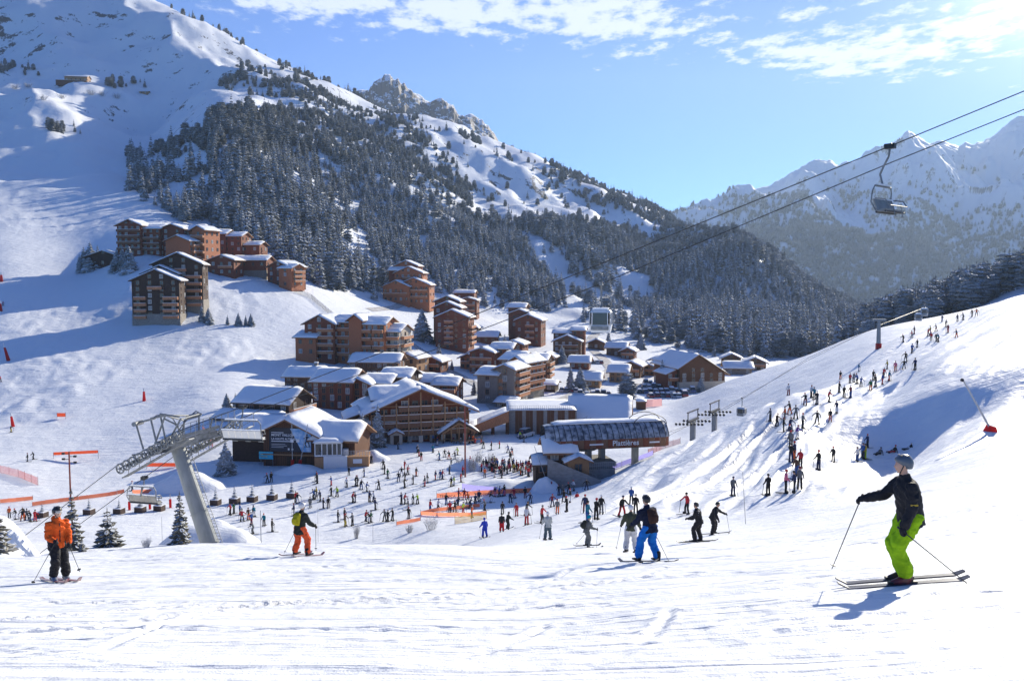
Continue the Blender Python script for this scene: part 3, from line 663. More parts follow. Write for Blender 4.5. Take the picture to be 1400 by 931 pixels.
def slope_snow(p0, pu, pv, nu, nv, th, seed, drop=None):
    """a lumpy snow slab lying on the parallelogram p0 + s*pu + t*pv (t runs from the eaves to the ridge)"""
    r = random.Random(seed); n = pu.cross(pv).normalized()
    if n.z < 0: n = -n
    V, Fc = [], []; lu, lv = pu.length, pv.length
    ph = [r.uniform(0, 6.28) for _ in range(4)]
    for i in range(nu + 1):
        for j in range(nv + 1):
            s_, t_ = i / nu, j / nv
            e = min(1.0, min(s_ * lu, (1 - s_) * lu, t_ * lv + .12) / 0.45); e = max(0.0, e) ** .5
            hh = th * (0.86 + .10 * math.sin(s_ * lu * .55 + ph[0]) + .07 * math.sin(t_ * lv * .9 + ph[1] + s_ * 3)) + r.uniform(-.02, .02)
            over = .10 * math.sin(s_ * lu * .9 + ph[2]) + r.uniform(-.05, .05) if j == 0 else 0
            V.append(p0 + pu * s_ + pv * (t_ - over / lv) + Vector((0, 0, 1)) * (0.02 + hh * e))
    k = len(V)
    for i in range(nu + 1):
        for j in range(nv + 1): V.append(p0 + pu * (i / nu) + pv * (j / nv) + Vector((0, 0, .012)))
    W = nv + 1
    for i in range(nu):
        for j in range(nv):
            a = i * W + j; Fc.append((a, a + W, a + W + 1, a + 1)); b = k + a; Fc.append((b, b + 1, b + W + 1, b + W))
    for i in range(nu): Fc.append((i * W, k + i * W, k + (i + 1) * W, (i + 1) * W)); Fc.append((i * W + nv, (i + 1) * W + nv, k + (i + 1) * W + nv, k + i * W + nv))
    for j in range(nv): Fc.append((j, j + 1, k + j + 1, k + j)); q = nu * W; Fc.append((q + j, k + q + j, k + q + j + 1, q + j + 1))
    return V, Fc
def snow_obj(parent, slabs, th, seed):
    V, Fc = [], []
    for q, (p0, pu, pv) in enumerate(slabs):
        p0, pu, pv = Vector(p0), Vector(pu), Vector(pv)
        nu = max(3, min(16, int(pu.length / 1.2))); nv = max(3, min(8, int(pv.length / 1.0)))
        v, f = slope_snow(Vector(p0), Vector(pu), Vector(pv), nu, nv, th, seed + q); i = len(V); V += v; Fc += [tuple(i + k for k in t) for t in f]
    me = bpy.data.meshes.new('snow_cover'); me.from_pydata([tuple(x) for x in V], [], Fc); fix_normals(me)
    me.polygons.foreach_set('use_smooth', [True] * len(me.polygons)); me.materials.append(RSNOW)
    return link('snow_cover', me, parent=parent)
_sd = [100]
def block(P_, x, y, z, w, d, h, axis='y', pitch=.36, st=3, wall=W_RED, over=1.0, cols=None, side_cols=None, base=None, balc=(), chim=False, snow=.5, wins=True, balm=None, found=4, left_cols=0, asym=0.0, winh=1.35, winw=1.1, side_skip=()):
    """one gabled volume of a building. x, y: middle of its front wall; the front faces -y."""
    _sd[0] += 7; sd = _sd[0]; r = random.Random(sd); x0, x1, y1 = x - w / 2, x + w / 2, y + d
    H = h
    if axis == 'y':
        rise = w / 2 * pitch * (1); xr = x + asym * w
        zr = z + H + (w / 2 + abs(asym) * w) * pitch
        ring = [(x0, z + H), (x0, z - found), (x1, z - found), (x1, z + H), (xr, zr)]
        if asym: ring = [(x0, zr - (xr - x0) * pitch), (x0, z - found), (x1, z - found), (x1, zr - (x1 - xr) * pitch), (xr, zr)]
        wl = MB().prism([(a, y, b) for a, b in ring], [(a, y1, b) for a, b in ring]); wo = wl.build('wall', wall, P_)
    else:
        zr = z + H + d / 2 * pitch; yr = y + d / 2
        ring = [(y, z + H), (y, z - found), (y1, z - found), (y1, z + H), (yr, zr)]
        wl = MB().prism([(x0, a, b) for a, b in ring], [(x1, a, b) for a, b in ring]); wo = wl.build('wall', wall, P_)
        xr = x
    fix_normals(wo.data)
    if base:
        bm_, bh = base; MB().box(x0 - .12, x1 + .12, y - .12, y1 + .12, z - found, z + bh).build('stone_base' if bm_ is W_STONE else 'base', bm_, P_)
    # roof boards: a slab each side of the ridge, snow on each
    th = .28; rf = MB(); slabs = []
    sl = math.sqrt(1 + pitch * pitch)
    if axis == 'y':
        zl = zr - (xr - x0 + over) * pitch; zq = zr - (x1 + over - xr) * pitch
        for xe, ze in ((x0 - over, zl), (x1 + over, zq)):
            rr0 = [(xe, ze + .02), (xr, zr + .02), (xr, zr + .02 + th), (xe, ze + .02 + th)]
            rf.prism([(a, y - over * 1.1, b) for a, b in rr0], [(a, y1 + over, b) for a, b in rr0])
            slabs.append(((xe, y - over * 1.1, ze + .02 + th), (0, d + over * 2.1, 0), (xr - xe, 0, zr - ze)))
    else:
        ze = zr - (d / 2 + over) * pitch
        for ye in (y - over, y1 + over):
            rr0 = [(ye, ze + .02), (yr, zr + .02), (yr, zr + .02 + th), (ye, ze + .02 + th)]
            rf.prism([(x0 - over * .9, a, b) for a, b in rr0], [(x1 + over * .9, a, b) for a, b in rr0])
            slabs.append(((x0 - over * .9, ye, ze + .02 + th), (w + over * 1.8, 0, 0), (0, yr - ye, zr - ze)))
    ro = rf.build('roof', [FASCIA if wall is not W_DARK else ROOFM], P_); fix_normals(ro.data)
    snow_obj(ro, slabs, snow, sd)
    if chim:
        c = MB(); cx, cy = xr + (w * .18 if axis == 'y' else w * .2), y + d * .55; cz = zr - (abs(cx - xr) if axis == 'y' else abs(cy - (y + d / 2))) * pitch
        c.box(cx - .5, cx + .5, cy - .4, cy + .4, cz - .5, cz + 1.5); c.box(cx - .65, cx + .65, cy - .55, cy + .55, cz + 1.5, cz + 1.65); c.box(cx - .55, cx + .55, cy - .45, cy + .45, cz + 1.65, cz + 1.95, 1)
        c.build('chimney', [W_STONE, RSNOW], ro)
    sh = H / st
    if wins:
        nc = cols if cols is not None else max(1, int(w / 3.2))
        for s_ in range(st + (1 if axis == 'y' and w > 8 else 0)):
            zz = z + s_ * sh + sh * .34
            top = s_ == st
            for c in range(nc):
                xx = x0 + w * (c + .5) / nc + r.uniform(-.1, .1)
                if top:
                    if abs(xx - xr) > w * .2: continue
                elif r.random() < .06: continue
                add_window(P_, xx, y - .03, zz, 0, winw, winh)
        ns = side_cols if side_cols is not None else max(1, int(d / 3.6))
        for s_ in range(st):
            for c in range(ns):
                yy = y + d * (c + .5) / ns; zz = z + s_ * sh + sh * .34
                add_window(P_, x1 + .03, yy, zz, math.pi / 2, winw, winh)
                if left_cols: add_window(P_, x0 - .03, yy, zz, -math.pi / 2, winw, winh)
    for (face, s_, f0, f1) in balc:
        z0 = z + s_ * sh; b = MB(); dp = 1.3; hh = 1.0
        rows = [(0.0, .14), (.14, .09 + hh)]
        if face == 'f':
            a0, a1 = x0 + w * f0, x0 + w * f1
            b.box(a0, a1, y - dp, y - .005, z0 - .1, z0 + .06); b.box(a0, a1, y - dp - .06, y - dp, z0 - .1, z0 + hh); b.box(a0, a0 + .06, y - dp, y - .005, z0 + .06, z0 + hh); b.box(a1 - .06, a1, y - dp, y - .005, z0 + .06, z0 + hh)
            b.box(a0, a1, y - dp - .12, y - dp + .04, z0 + hh, z0 + hh + .10, 1)
        elif face == 'r':
            a0, a1 = y + d * f0, y + d * f1
            b.box(x1 + .005, x1 + dp, a0, a1, z0 - .1, z0 + .06); b.box(x1 + dp, x1 + dp + .06, a0, a1, z0 - .1, z0 + hh); b.box(x1 + .005, x1 + dp, a0, a0 + .06, z0 + .06, z0 + hh); b.box(x1 + .005, x1 + dp, a1 - .06, a1, z0 + .06, z0 + hh)
            b.box(x1 + dp - .04, x1 + dp + .12, a0, a1, z0 + hh, z0 + hh + .10, 1)
        b.build('balcony', [balm or BALC, RSNOW], P_)
    return dict(x0=x0, x1=x1, y=y, y1=y1, zr=zr, sh=sh, xr=xr)
BSC = {}
def building(name, u, v, yaw, label, cat='building', group=None, Y=None, ymin=60):
    p = at(u, v, ymin) if Y is None else at_depth(u, v, Y)
    e = empty(name, p, R(yaw), label=label, cat=cat, group=group); e['_s'] = 1.0
    del e['_s']; return e, p.y / F / math.cos(math.atan((u - CU) / F)) * 1.0
def B(name, u, v, yaw, label, mods, cat='building', group=None, Y=None, ymin=60):
    """mods: (du, dv, width px, height px, depth m, dy m, dict); px are photo pixels at the building's distance"""
    e, s = building(name, u, v, yaw, label, cat, group, Y, ymin)
    for (du, dv, wp, hp, d, dy, kw) in mods:
        kw = dict(kw); block(e, du * s, dy, -dv * s, wp * s, d, hp * s, **kw)
    return e, s
FB = lambda sts, f0=.05, f1=.95: [('f', k, f0, f1) for k in sts]
RB = lambda sts, f0=.1, f1=.9: [('r', k, f0, f1) for k in sts]
fb_mix = lambda n: FB(range(1, n), .06, .40) + FB(range(1, n), .62, .96)
G_UP = 'timber apartment blocks of the upper hamlet'
# --- upper left
B('apartment_building', 214, 444, 6, 'dark brown chalet block with stone foot and orange balconies, lowest of the upper hamlet', [
  (0, 0, 58, 56, 10, 0, dict(axis='y', st=7, wall=W_DARK, pitch=.45, cols=4, balc=[('f', k, .05, .30) for k in (1, 2, 3, 4)] + [('f', k, .66, .98) for k in (1, 2, 3, 4)] + [('f', 5.6, .34, .64)], base=(W_STONE, 4.0))),
], group=G_UP)
B('apartment_building', 240, 428, 6, 'dark brown chalet block with orange balconies directly behind the stone-footed one', [
  (2, 0, 62, 62, 9, 2, dict(axis='y', st=7, wall=W_DARK, pitch=.45, cols=4, balc=[('f', k, .66, .98) for k in (1, 2, 3, 4, 5)] + [('f', 6, .45, .68)], base=(W_STONE, 5))),
  (-16, 2, 42, 52, 6, -2.5, dict(axis='y', st=6, wall=W_DARK, pitch=.45, cols=2)),
], group=G_UP)
B('apartment_building', 192, 350, -6, 'reddish five-storey apartment block with rows of pale windows, topmost and leftmost of the upper hamlet', [
  (-14, 0, 32, 38, 12, 0, dict(axis='y', st=5, wall=W_RED, pitch=.42, cols=4, balc=FB((1, 2, 3, 4), .02, .98), balm=BALCD)),
  (12, 0, 24, 34, 12, 2, dict(axis='x', st=5, wall=W_RED, pitch=.34, cols=3, balc=FB((1, 2, 3), .02, .98), balm=BALCD)),
  (36, 2, 30, 36, 14, 4, dict(axis='y', st=5, wall=W_RED, pitch=.36, cols=2)),
], group=G_UP)
B('apartment_building', 243, 362, -14, 'orange gabled chalet block with a plain windowless end wall in the upper hamlet', [
  (0, 0, 34, 30, 16, 0, dict(axis='y', st=4, wall=W_ORANGE, pitch=.38, cols=0, side_cols=5, balc=RB((1, 2, 3)))),
], group=G_UP)
B('apartment_building', 272, 368, -16, 'tall orange chalet block with sunlit balconies in the middle of the upper hamlet', [
  (0, 0, 18, 50, 12, 0, dict(axis='y', st=5, wall=W_ORANGE, pitch=.5, cols=1, balc=FB((1, 2, 3, 4), .0, 1.0), base=(W_CREAM, 2.5))),
  (-16, -4, 22, 46, 12, 3, dict(axis='x', st=5, wall=W_ORANGE, pitch=.4, cols=2, balc=FB((1, 2, 3, 4), .1, .95))),
], group=G_UP)
B('apartment_building', 303, 352, -8, 'dark red terrace with snow-laden roofs behind the upper hamlet', [
  (-8, 0, 28, 30, 12, 0, dict(axis='x', st=4, wall=W_RED, pitch=.34, cols=3)), (14, 0, 24, 27, 12, 1, dict(axis='x', st=4, wall=W_RED, pitch=.34, cols=3)), (34, 4, 26, 20, 10, 4, dict(axis='x', st=2, wall=W_RED, pitch=.32, cols=2)),
], group=G_UP)
B('apartment_building', 303, 377, -8, 'low red-brown chalet with a snow-capped gable beside the long hall of the upper hamlet', [
  (0, 0, 34, 20, 10, 0, dict(axis='y', st=2, wall=W_RED, pitch=.34, cols=3, balc=FB((1,), .4, .95))),
], group=G_UP)
B('apartment_building', 340, 378, -6, 'long red-brown hall with pale garage wall and twin white chimneys in the upper hamlet', [
  (0, 0, 48, 21, 10, 0, dict(axis='x', st=2, wall=W_RED, pitch=.36, cols=4, base=(W_GREY, 2.8))),
], group=G_UP)
B('apartment_building', 386, 392, -22, 'orange and red chalet block on timber stilts at the right end of the upper hamlet', [
  (-6, 0, 34, 26, 13, 0, dict(axis='y', st=4, wall=W_RED, pitch=.42, cols=3, found=2)), (10, 0, 20, 24, 10, -2.5, dict(axis='x', st=4, wall=W_ORANGE, pitch=.36, cols=1, side_cols=2, balc=RB((1, 2, 3)), found=2)),
], group=G_UP)
B('chalet', 141, 366, 4, 'small dark chalet half hidden among conifers left of the upper hamlet', [(0, 0, 42, 13, 9, 0, dict(axis='y', st=1, wall=W_DARK, pitch=.34, cols=3))], cat='chalet')
# --- large apartment house in the middle
B('apartment_building', 470, 500, -14, 'big pink-orange six-storey apartment house with many balconies and a stone arch', [
  (-52, -12, 30, 26, 10, -2, dict(axis='x', st=2, wall=W_ORANGE, pitch=.34, cols=2, side_cols=1)),
  (-35, -6, 44, 50, 12, 0, dict(axis='y', st=5, wall=W_RED, pitch=.5, cols=3, side_cols=4, balc=FB((1, 2, 3, 4), .45, 1.0) + FB((0, 1), .1, .5))),
  (-6, -2, 30, 56, 12, 3, dict(axis='x', st=5, wall=W_ORANGE, pitch=.34, cols=3, balc=FB((1, 2, 3, 4), .03, .97))),
  (17, 0, 18, 62, 13, 0, dict(axis='y', st=6, wall=W_ORANGE, pitch=.7, cols=0, base=(W_CREAM, 4.0))),
  (40, -2, 34, 54, 12, 1.5, dict(axis='x', st=5, wall=W_ORANGE, pitch=.36, cols=4, balc=FB((0, 1, 2, 3, 4), .03, .47) + FB((0, 1, 2, 3, 4), .52, .97), base=(W_CREAM, 2.0))),
  (64, -4, 20, 42, 12, 4, dict(axis='x', st=4, wall=W_CREAM, pitch=.36, cols=2, side_cols=3, balc=FB((0, 1, 2, 3), .0, 1.0) + RB((1, 2, 3)))),
])
# --- cluster on the wooded bank
B('chalet_block', 552, 416, -10, 'orange stepped chalet block with layered gables under the wood', [
  (14, 0, 44, 26, 11, 0, dict(axis='y', st=3, wall=W_ORANGE, pitch=.42, cols=6, balc=FB((1, 2), .05, .95))),
  (-8, -2, 36, 22, 9, -4, dict(axis='y', st=2, wall=W_ORANGE, pitch=.42, cols=5, balc=FB((1,), .05, .95))),
  (2, -18, 40, 24, 10, 7, dict(axis='y', st=3, wall=W_ORANGE, pitch=.42, cols=5, balc=FB((1, 2), .3, .9))),
  (-8, -30, 34, 22, 10, 16, dict(axis='y', st=3, wall=W_ORANGE, pitch=.42, cols=3)),
  (-20, -26, 20, 20, 10, 12, dict(axis='x', st=3, wall=W_RED, pitch=.42, cols=1)),
], cat='building')
B('chalet_block', 612, 478, -10, 'tall red-brown chalet block with three roofs stepping down, right of the big apartment house', [
  (6, 0, 46, 44, 12, 0, dict(axis='y', st=6, wall=W_RED, pitch=.42, cols=4, balc=[('f', k, .28, .55) for k in (1, 2, 3, 4, 5)] + RB((1, 2, 3, 4)))),
  (-8, -12, 38, 44, 10, 9, dict(axis='y', st=5, wall=W_RED, pitch=.42, cols=3)), (-14, -22, 36, 42, 10, 17, dict(axis='y', st=5, wall=W_RED, pitch=.42, cols=3, balc=FB((3, 4), .1, .5))),
], cat='building')
B('chalet_block', 636, 433, -8, 'small chalet pair with thick square snow roofs at the edge of the wood', [
  (3, 0, 26, 22, 9, 0, dict(axis='y', st=3, wall=W_RED, pitch=.3, cols=3, balc=FB((1, 2), .3, .9))), (-5, -12, 28, 20, 9, 8, dict(axis='x', st=2, wall=W_RED, pitch=.3, cols=2)),
], cat='building')
B('chalet_block', 716, 472, -14, 'red-orange chalet block with a bright snow roof standing against the dark wood', [
  (6, 0, 36, 34, 12, 0, dict(axis='y', st=4, wall=W_RED, pitch=.42, cols=3, balc=[('f', k, .4, .75) for k in (1, 2, 3)])),
  (-12, -12, 30, 30, 10, 9, dict(axis='y', st=3, wall=W_RED, pitch=.36, cols=2)), (-22, -20, 24, 30, 10, 18, dict(axis='x', st=3, wall=W_BROWN, pitch=.36, cols=2)),
], cat='building')
B('chalet_block', 775, 489, -8, 'dark chalet pair with flat snowy roofs below the gondola line', [
  (0, 0, 38, 22, 10, 0, dict(axis='y', st=3, wall=W_BROWN, pitch=.42, cols=4, balc=FB((1, 2), .2, .9), balm=BALCD)), (-6, -12, 30, 20, 9, 9, dict(axis='x', st=3, wall=W_BROWN, pitch=.3, cols=3)), (14, -12, 18, 24, 9, 8, dict(axis='x', st=3, wall=W_RED, pitch=.3, cols=2)),
], cat='building')
# --- middle cluster by the bridge
B('apartment_building', 668, 552, -22, 'grey rendered corner block with a low snow roof, in front of the orange-framed flats', [
  (-2, 0, 30, 40, 9, 0, dict(axis='x', st=4, wall=W_GREY, pitch=.34, cols=1, side_cols=2, balc=RB((1, 2, 3)), base=(W_STONE, 1.5))),
  (22, 0, 28, 48, 11, 1, dict(axis='y', st=5, wall=W_GREY, pitch=.4, cols=1, side_cols=5, balc=RB((1, 2, 3, 4)))),
])
B('apartment_building', 706, 545, -30, 'orange-framed flats with lit gable and stone ground floor beside the bridge', [
  (0, 0, 24, 50, 13, 0, dict(axis='y', st=5, wall=W_ORANGE, pitch=.6, cols=2, side_cols=5, balc=FB((1, 2, 3, 4), .05, .95) + RB((1, 2, 3, 4)), base=(W_STONE, 3.2))),
  (-18, -4, 30, 48, 11, 3, dict(axis='x', st=5, wall=W_RED, pitch=.34, cols=3)),
])
B('apartment_building', 662, 512, -14, 'red-brown flats with snowy eaves behind the grey corner block', [
  (-4, 0, 34, 30, 10, 0, dict(axis='y', st=3, wall=W_RED, pitch=.34, cols=3, balc=FB((0, 1, 2), .05, .95))), (18, -4, 30, 30, 10, 6, dict(axis='x', st=3, wall=W_RED, pitch=.34, cols=3)), (28, -10, 28, 28, 10, 14, dict(axis='y', st=3, wall=W_RED, pitch=.34, cols=2)),
])
B('apartment_building', 734, 524, -14, 'plain brown four-storey block right of the orange-framed flats', [
  (0, 0, 26, 32, 10, 0, dict(axis='x', st=4, wall=W_BROWN, pitch=.3, cols=2, side_cols=2, balc=RB((1, 2, 3)))),
])
B('shop_building', 666, 553, -20, 'small dark shop with a snow-capped awning at the foot of the grey block', [(34, 3, 26, 10, 6, -4, dict(axis='x', st=1, wall=W_DARK, pitch=.3, cols=3))])
B('shop_building', 742, 535, -12, 'long low shop front under thick snow behind the bridge terrace', [(0, 0, 34, 9, 8, 0, dict(axis='x', st=1, wall=W_DARK, pitch=.2, cols=6))])
# --- old village rows left of the hotel
B('chalet_row', 512, 517, -6, 'long dark chalet row with one unbroken snow roof below the big apartment house', [
  (0, 0, 66, 22, 10, 0, dict(axis='x', st=2, wall=W_BROWN, pitch=.42, cols=9))], cat='building')
B('chalet', 556, 510, -20, 'brown chalet with a lit gable at the right end of the long dark row', [(0, 0, 30, 20, 10, 0, dict(axis='y', st=2, wall=W_TAN, pitch=.42, cols=2))], cat='chalet')
B('chalet', 414, 534, -8, 'dark chalet with a small brick chimney, leftmost of the old village roofs', [(0, 0, 50, 19, 10, 0, dict(axis='x', st=2, wall=W_BROWN, pitch=.42, cols=5, chim=True))], cat='chalet')
B('chalet', 458, 560, -10, 'four-storey dark red house with a broad snow roof behind the barn', [
  (-4, 0, 56, 38, 12, 0, dict(axis='x', st=4, wall=W_RED, pitch=.42, cols=5, side_cols=2, winw=.9)), (28, 2, 34, 36, 11, 2, dict(axis='y', st=4, wall=W_RED, pitch=.42, cols=3))], cat='building')
B('chalet', 517, 560, -10, 'dark house with stepped snow roofs wedged between the barn and the hotel', [
  (-4, 0, 40, 36, 10, 0, dict(axis='x', st=3, wall=W_DARK, pitch=.34, cols=3)), (16, -6, 40, 36, 10, 5, dict(axis='x', st=3, wall=W_DARK, pitch=.34, cols=3))], cat='building')
B('chalet', 560, 545, -12, 'brown chalet with a sunlit wavy snow roof behind the hotel ridge', [
  (-20, 0, 56, 28, 11, 0, dict(axis='y', st=3, wall=W_RED, pitch=.3, cols=4)), (24, 4, 52, 26, 10, 2, dict(axis='x', st=3, wall=W_RED, pitch=.34, cols=7, balc=FB((1, 2), .02, .98)))], cat='building')
B('chalet', 608, 556, -10, 'brown balconied chalet peeping out right of the hotel roof', [(0, 0, 32, 30, 9, 0, dict(axis='x', st=3, wall=W_RED, pitch=.34, cols=3, balc=FB((1, 2), .02, .98)))], cat='chalet')
B('chalet', 364, 577, -16, 'dark chalet with carved balcony and blue-shaded snow roof behind the barn', [
  (-6, 0, 80, 26, 11, 0, dict(axis='x', st=2, wall=W_DARK, pitch=.5, cols=5, side_cols=2, balc=RB((1,), 0, 1))), (-14, 6, 90, 14, 6, -5, dict(axis='x', st=1, wall=W_DARK, pitch=.4, cols=0, side_cols=0))], cat='chalet')
# --- small chalets of the valley floor
GV = 'small chalets on the valley floor behind the car park'
for (u_, v_, w_, h_, yw, ax, wl_, lb_) in [
  (842, 487, 26, 12, -16, 'x', W_BROWN, 'small chalet with a blue-shaded roof on the road bend, farthest of the valley chalets'),
  (858, 491, 18, 11, -16, 'y', W_RED, 'small red-brown gabled chalet touching the farthest valley chalet'),
  (845, 523, 24, 15, -14, 'x', W_TAN, 'tan two-storey chalet nearest the snowy bank above the car park'),
  (863, 516, 24, 16, -20, 'y', W_BROWN, 'narrow brown chalet between the two tan ones'),
  (884, 513, 24, 11, -24, 'y', W_TAN, 'wide tan chalet with a low gable above the car park'),
  (898, 503, 22, 10, -20, 'y', W_BROWN, 'little brown chalet behind the wide tan one'),
  (1010, 512, 34, 9, -6, 'x', W_GREY, 'long low grey house with flat snow roof right of the great gabled house'),
  (1032, 506, 28, 10, -14, 'y', W_BROWN, 'brown house cut off by the piste, rightmost in the valley'),
  (1000, 500, 24, 10, -10, 'y', W_BROWN, 'dark gable peeping over the long low grey house')]:
    B('chalet', u_, v_, yw, lb_, [(0, 0, w_, h_, 9, 0, dict(axis=ax, st=2, wall=wl_, pitch=.44, cols=3, over=1.3, balc=FB((1,), .05, .95) if ax == 'y' else ()))], cat='chalet', group=GV)
B('gabled_house', 960, 533, 14, 'great gabled house with a sunlit white roof at the edge of the car park', [
  (0, 0, 66, 22, 22, 0, dict(axis='y', st=3, wall=W_BROWN, pitch=.62, cols=5, over=1.5, base=(W_CREAM, 3.0), asym=-.12)), (-34, -4, 28, 18, 10, 2, dict(axis='y', st=2, wall=W_RED, pitch=.4, cols=3, balc=FB((1,), .05, .95))), (-16, -14, 30, 20, 10, 14, dict(axis='y', st=2, wall=W_RED, pitch=.4, cols=2))], cat='house')
B('shed', 879, 560, -4, 'small brown shed beside the red safety netting', [(-2, 0, 12, 10, 5, 0, dict(axis='x', st=1, wall=W_BROWN, pitch=.12, cols=0, side_cols=0, over=.3))], cat='shed')
# --- high on the mountain
B('mountain_restaurant', 104, 112, 8, 'ochre mountain restaurant alone high on the slope', [(0, 0, 26, 6, 12, 0, dict(axis='x', st=1, wall=W_TAN, pitch=.3, cols=5, snow=.25)), (-4, 1, 34, 1.2, 12, -5, dict(axis='x', st=1, wall=W_BROWN, pitch=.03, cols=0, wins=False, snow=.3, over=.2))], cat='restaurant', ymin=500)
B('mountain_hut', 196, 129, 0, 'tiny brown hut beside a row of trees high on the slope', [(0, 0, 10, 3, 8, 0, dict(axis='x', st=1, wall=W_TAN, pitch=.3, cols=2, snow=.3, side_cols=0))], cat='hut', ymin=500)

# --- more of the village, filling the slopes between the larger blocks
GF = 'smaller chalets scattered between the apartment blocks'
for (u_, v_, w_, h_, yw, ax, wl_, lb_) in [
  (640, 462, 26, 14, -10, 'y', W_BROWN, 'small brown chalet just below the chalet pair with square snow roofs'),
  (664, 470, 30, 10, -8, 'x', W_RED, 'low red chalet on the road left of the red-orange block'),
  (590, 508, 26, 14, -14, 'y', W_RED, 'small red gabled chalet at the foot of the tall stepped block'),
  (640, 505, 22, 16, -12, 'y', W_ORANGE, 'narrow orange chalet left of the snowy-eaved flats'),
  (745, 500, 24, 12, -14, 'y', W_BROWN, 'brown gabled chalet between the plain brown block and the dark pair'),
  (792, 505, 26, 10, -10, 'x', W_RED, 'low red chalet under the dark chalet pair'),
  (815, 478, 22, 9, -10, 'y', W_BROWN, 'tiny brown chalet at the roadside beneath the gondola'),
  (806, 530, 28, 11, -10, 'x', W_TAN, 'low tan house immediately behind the hall'),
  (905, 512, 20, 9, -16, 'y', W_RED, 'tiny red chalet hidden behind the frosted trees'),
  (925, 500, 24, 10, -10, 'x', W_BROWN, 'low brown house far behind the great gabled house'),
  (700, 497, 24, 10, -12, 'x', W_BROWN, 'low brown chalet in the gap under the red-orange block'),
  (525, 478, 26, 12, -12, 'y', W_ORANGE, 'little orange gable peeping over the right end of the big apartment house'),
  (536, 574, 40, 22, 14, 'x', W_DARK, 'dark house squeezed behind the left slope of the hotel roof')]:
    B('chalet', u_, v_, yw, lb_, [(0, 0, w_, h_, 9, 0, dict(axis=ax, st=max(1, int(h_ / 6)), wall=wl_, pitch=.44, cols=3, over=1.2, balc=FB((1,), .05, .95) if ax == 'y' and h_ > 11 else ()))], cat='chalet', group=GF)
ROADM = mat('ploughed_road', (0.34, 0.31, 0.28), 0.9, noise=((0.60, 0.60, 0.61), .5, (1, 1, 1)))
def strip(name, pts_px, w, m, label, ymin=150, kind='structure'):
    g = [at(u, v, ymin) for u, v in pts_px]; V = []; prev = None
    P_ = []
    for a, b in zip(g[:-1], g[1:]):
        n = max(2, int((b - a).length / 2)); P_ += [a.lerp(b, k / n) for k in range(n)]
    P_.append(g[-1])
    for k, p in enumerate(P_):
        d = (P_[min(k + 1, len(P_) - 1)] - P_[max(k - 1, 0)]); d.z = 0; d.normalize(); n_ = Vector((-d.y, d.x, 0))
        for q in (-1, -.5, 0, .5, 1): x, y = p.x + n_.x * w / 2 * q, p.y + n_.y * w / 2 * q; V.append((x, y, ground(x, y) + .16))
    F_ = [(k * 5 + j, (k + 1) * 5 + j, (k + 1) * 5 + j + 1, k * 5 + j + 1) for k in range(len(P_) - 1) for j in range(4)]
    me = bpy.data.meshes.new(name); me.from_pydata(V, [], F_); me.materials.append(m); tag(link(name, me), kind=kind, label=label)
strip('road', [(752, 552), (775, 545), (800, 532), (822, 518), (836, 505), (826, 492), (812, 480), (806, 466), (818, 452)], 5.0, ROADM, 'ploughed road winding up through the valley chalets')
strip('road', [(545, 470), (585, 492), (625, 512), (655, 528), (680, 560)], 4.5, ROADM, 'ploughed road descending below the apartment house')
strip('road', [(505, 424), (540, 420), (590, 405), (640, 440), (690, 478), (745, 492)], 4.5, ROADM, 'ploughed road along the foot of the wood')
strip('car_park', [(868, 531), (965, 531)], 26, ROADM, 'snowy car park before the great gabled house')
# ================================================================ the buildings at the piste
PRINT_W = mat('white_print', (0.78, 0.78, 0.78), 0.6)
PRINT_D = mat('dark_banner_cloth', (0.045, 0.045, 0.055), 0.6)
PRINT_B = mat('sky_blue_print', (0.12, 0.38, 0.72), 0.5, noise=((0.55, 0.72, 0.90), 1.1, (1, 1, 1)))
PRINT_T = mat('turquoise_print', (0.05, 0.42, 0.62), 0.5, noise=((0.10, 0.55, 0.65), 2, (1, 1, 1)))
RED = mat('red_padding', (0.52, 0.03, 0.035), 0.6)
ORNG = mat('orange_banner', (0.85, 0.16, 0.05), 0.6, noise=((0.75, 0.11, 0.04), 1.0, (1, 1, 1)))
PINKNET = mat('pink_netting', (0.72, 0.30, 0.30), 0.8)
VIOLET = mat('violet_banner', (0.16, 0.15, 0.48), 0.6)
YELLOW = mat('yellow_plastic', (0.78, 0.58, 0.06), 0.5)
WHITEP = mat('white_paint', (0.72, 0.73, 0.74), 0.5)
POLEM = mat('worn_white_pole', (0.45, 0.45, 0.45), 0.5)
REDPOLE = mat('red_brown_pole', (0.30, 0.07, 0.045), 0.6)
def text_part(s, size, parent, loc, rz, m, name='lettering', rx=math.pi / 2, bold=0.0, align='LEFT'):
    c = bpy.data.curves.new(name, 'FONT'); c.body = s; c.size = size; c.extrude = .008; c.offset = bold; c.align_x = align; c.resolution_u = 2
    o = bpy.data.objects.new('tmp', c); COL.objects.link(o)
    me = bpy.data.meshes.new_from_object(o); bpy.data.objects.remove(o)
    me.materials.clear(); me.materials.append(m)
    q = link(name, me, parent=parent, loc=loc); q.rotation_euler = (rx, 0, rz); return q

# --- barn with the billboard
e, s = B('barn', 396, 637, -9, 'brown timber barn carrying a large dark and blue billboard, thick snow on its roof', [
  (0, 0, 74, 44, 12, 0, dict(axis='y', st=2, wall=W_BROWN, pitch=.48, wins=False, snow=.85, over=1.4, asym=-.02, found=2)),
  (62, 6, 56, 44, 9, .6, dict(axis='x', st=2, wall=W_BROWN, pitch=.44, wins=False, snow=.9, over=1.2, found=3)),
  (-62, -6, 60, 34, 10, 3, dict(axis='x', st=1, wall=W_DARK, pitch=.42, wins=False, snow=.85, over=1.8, found=3)),
], cat='barn')
BARN = e
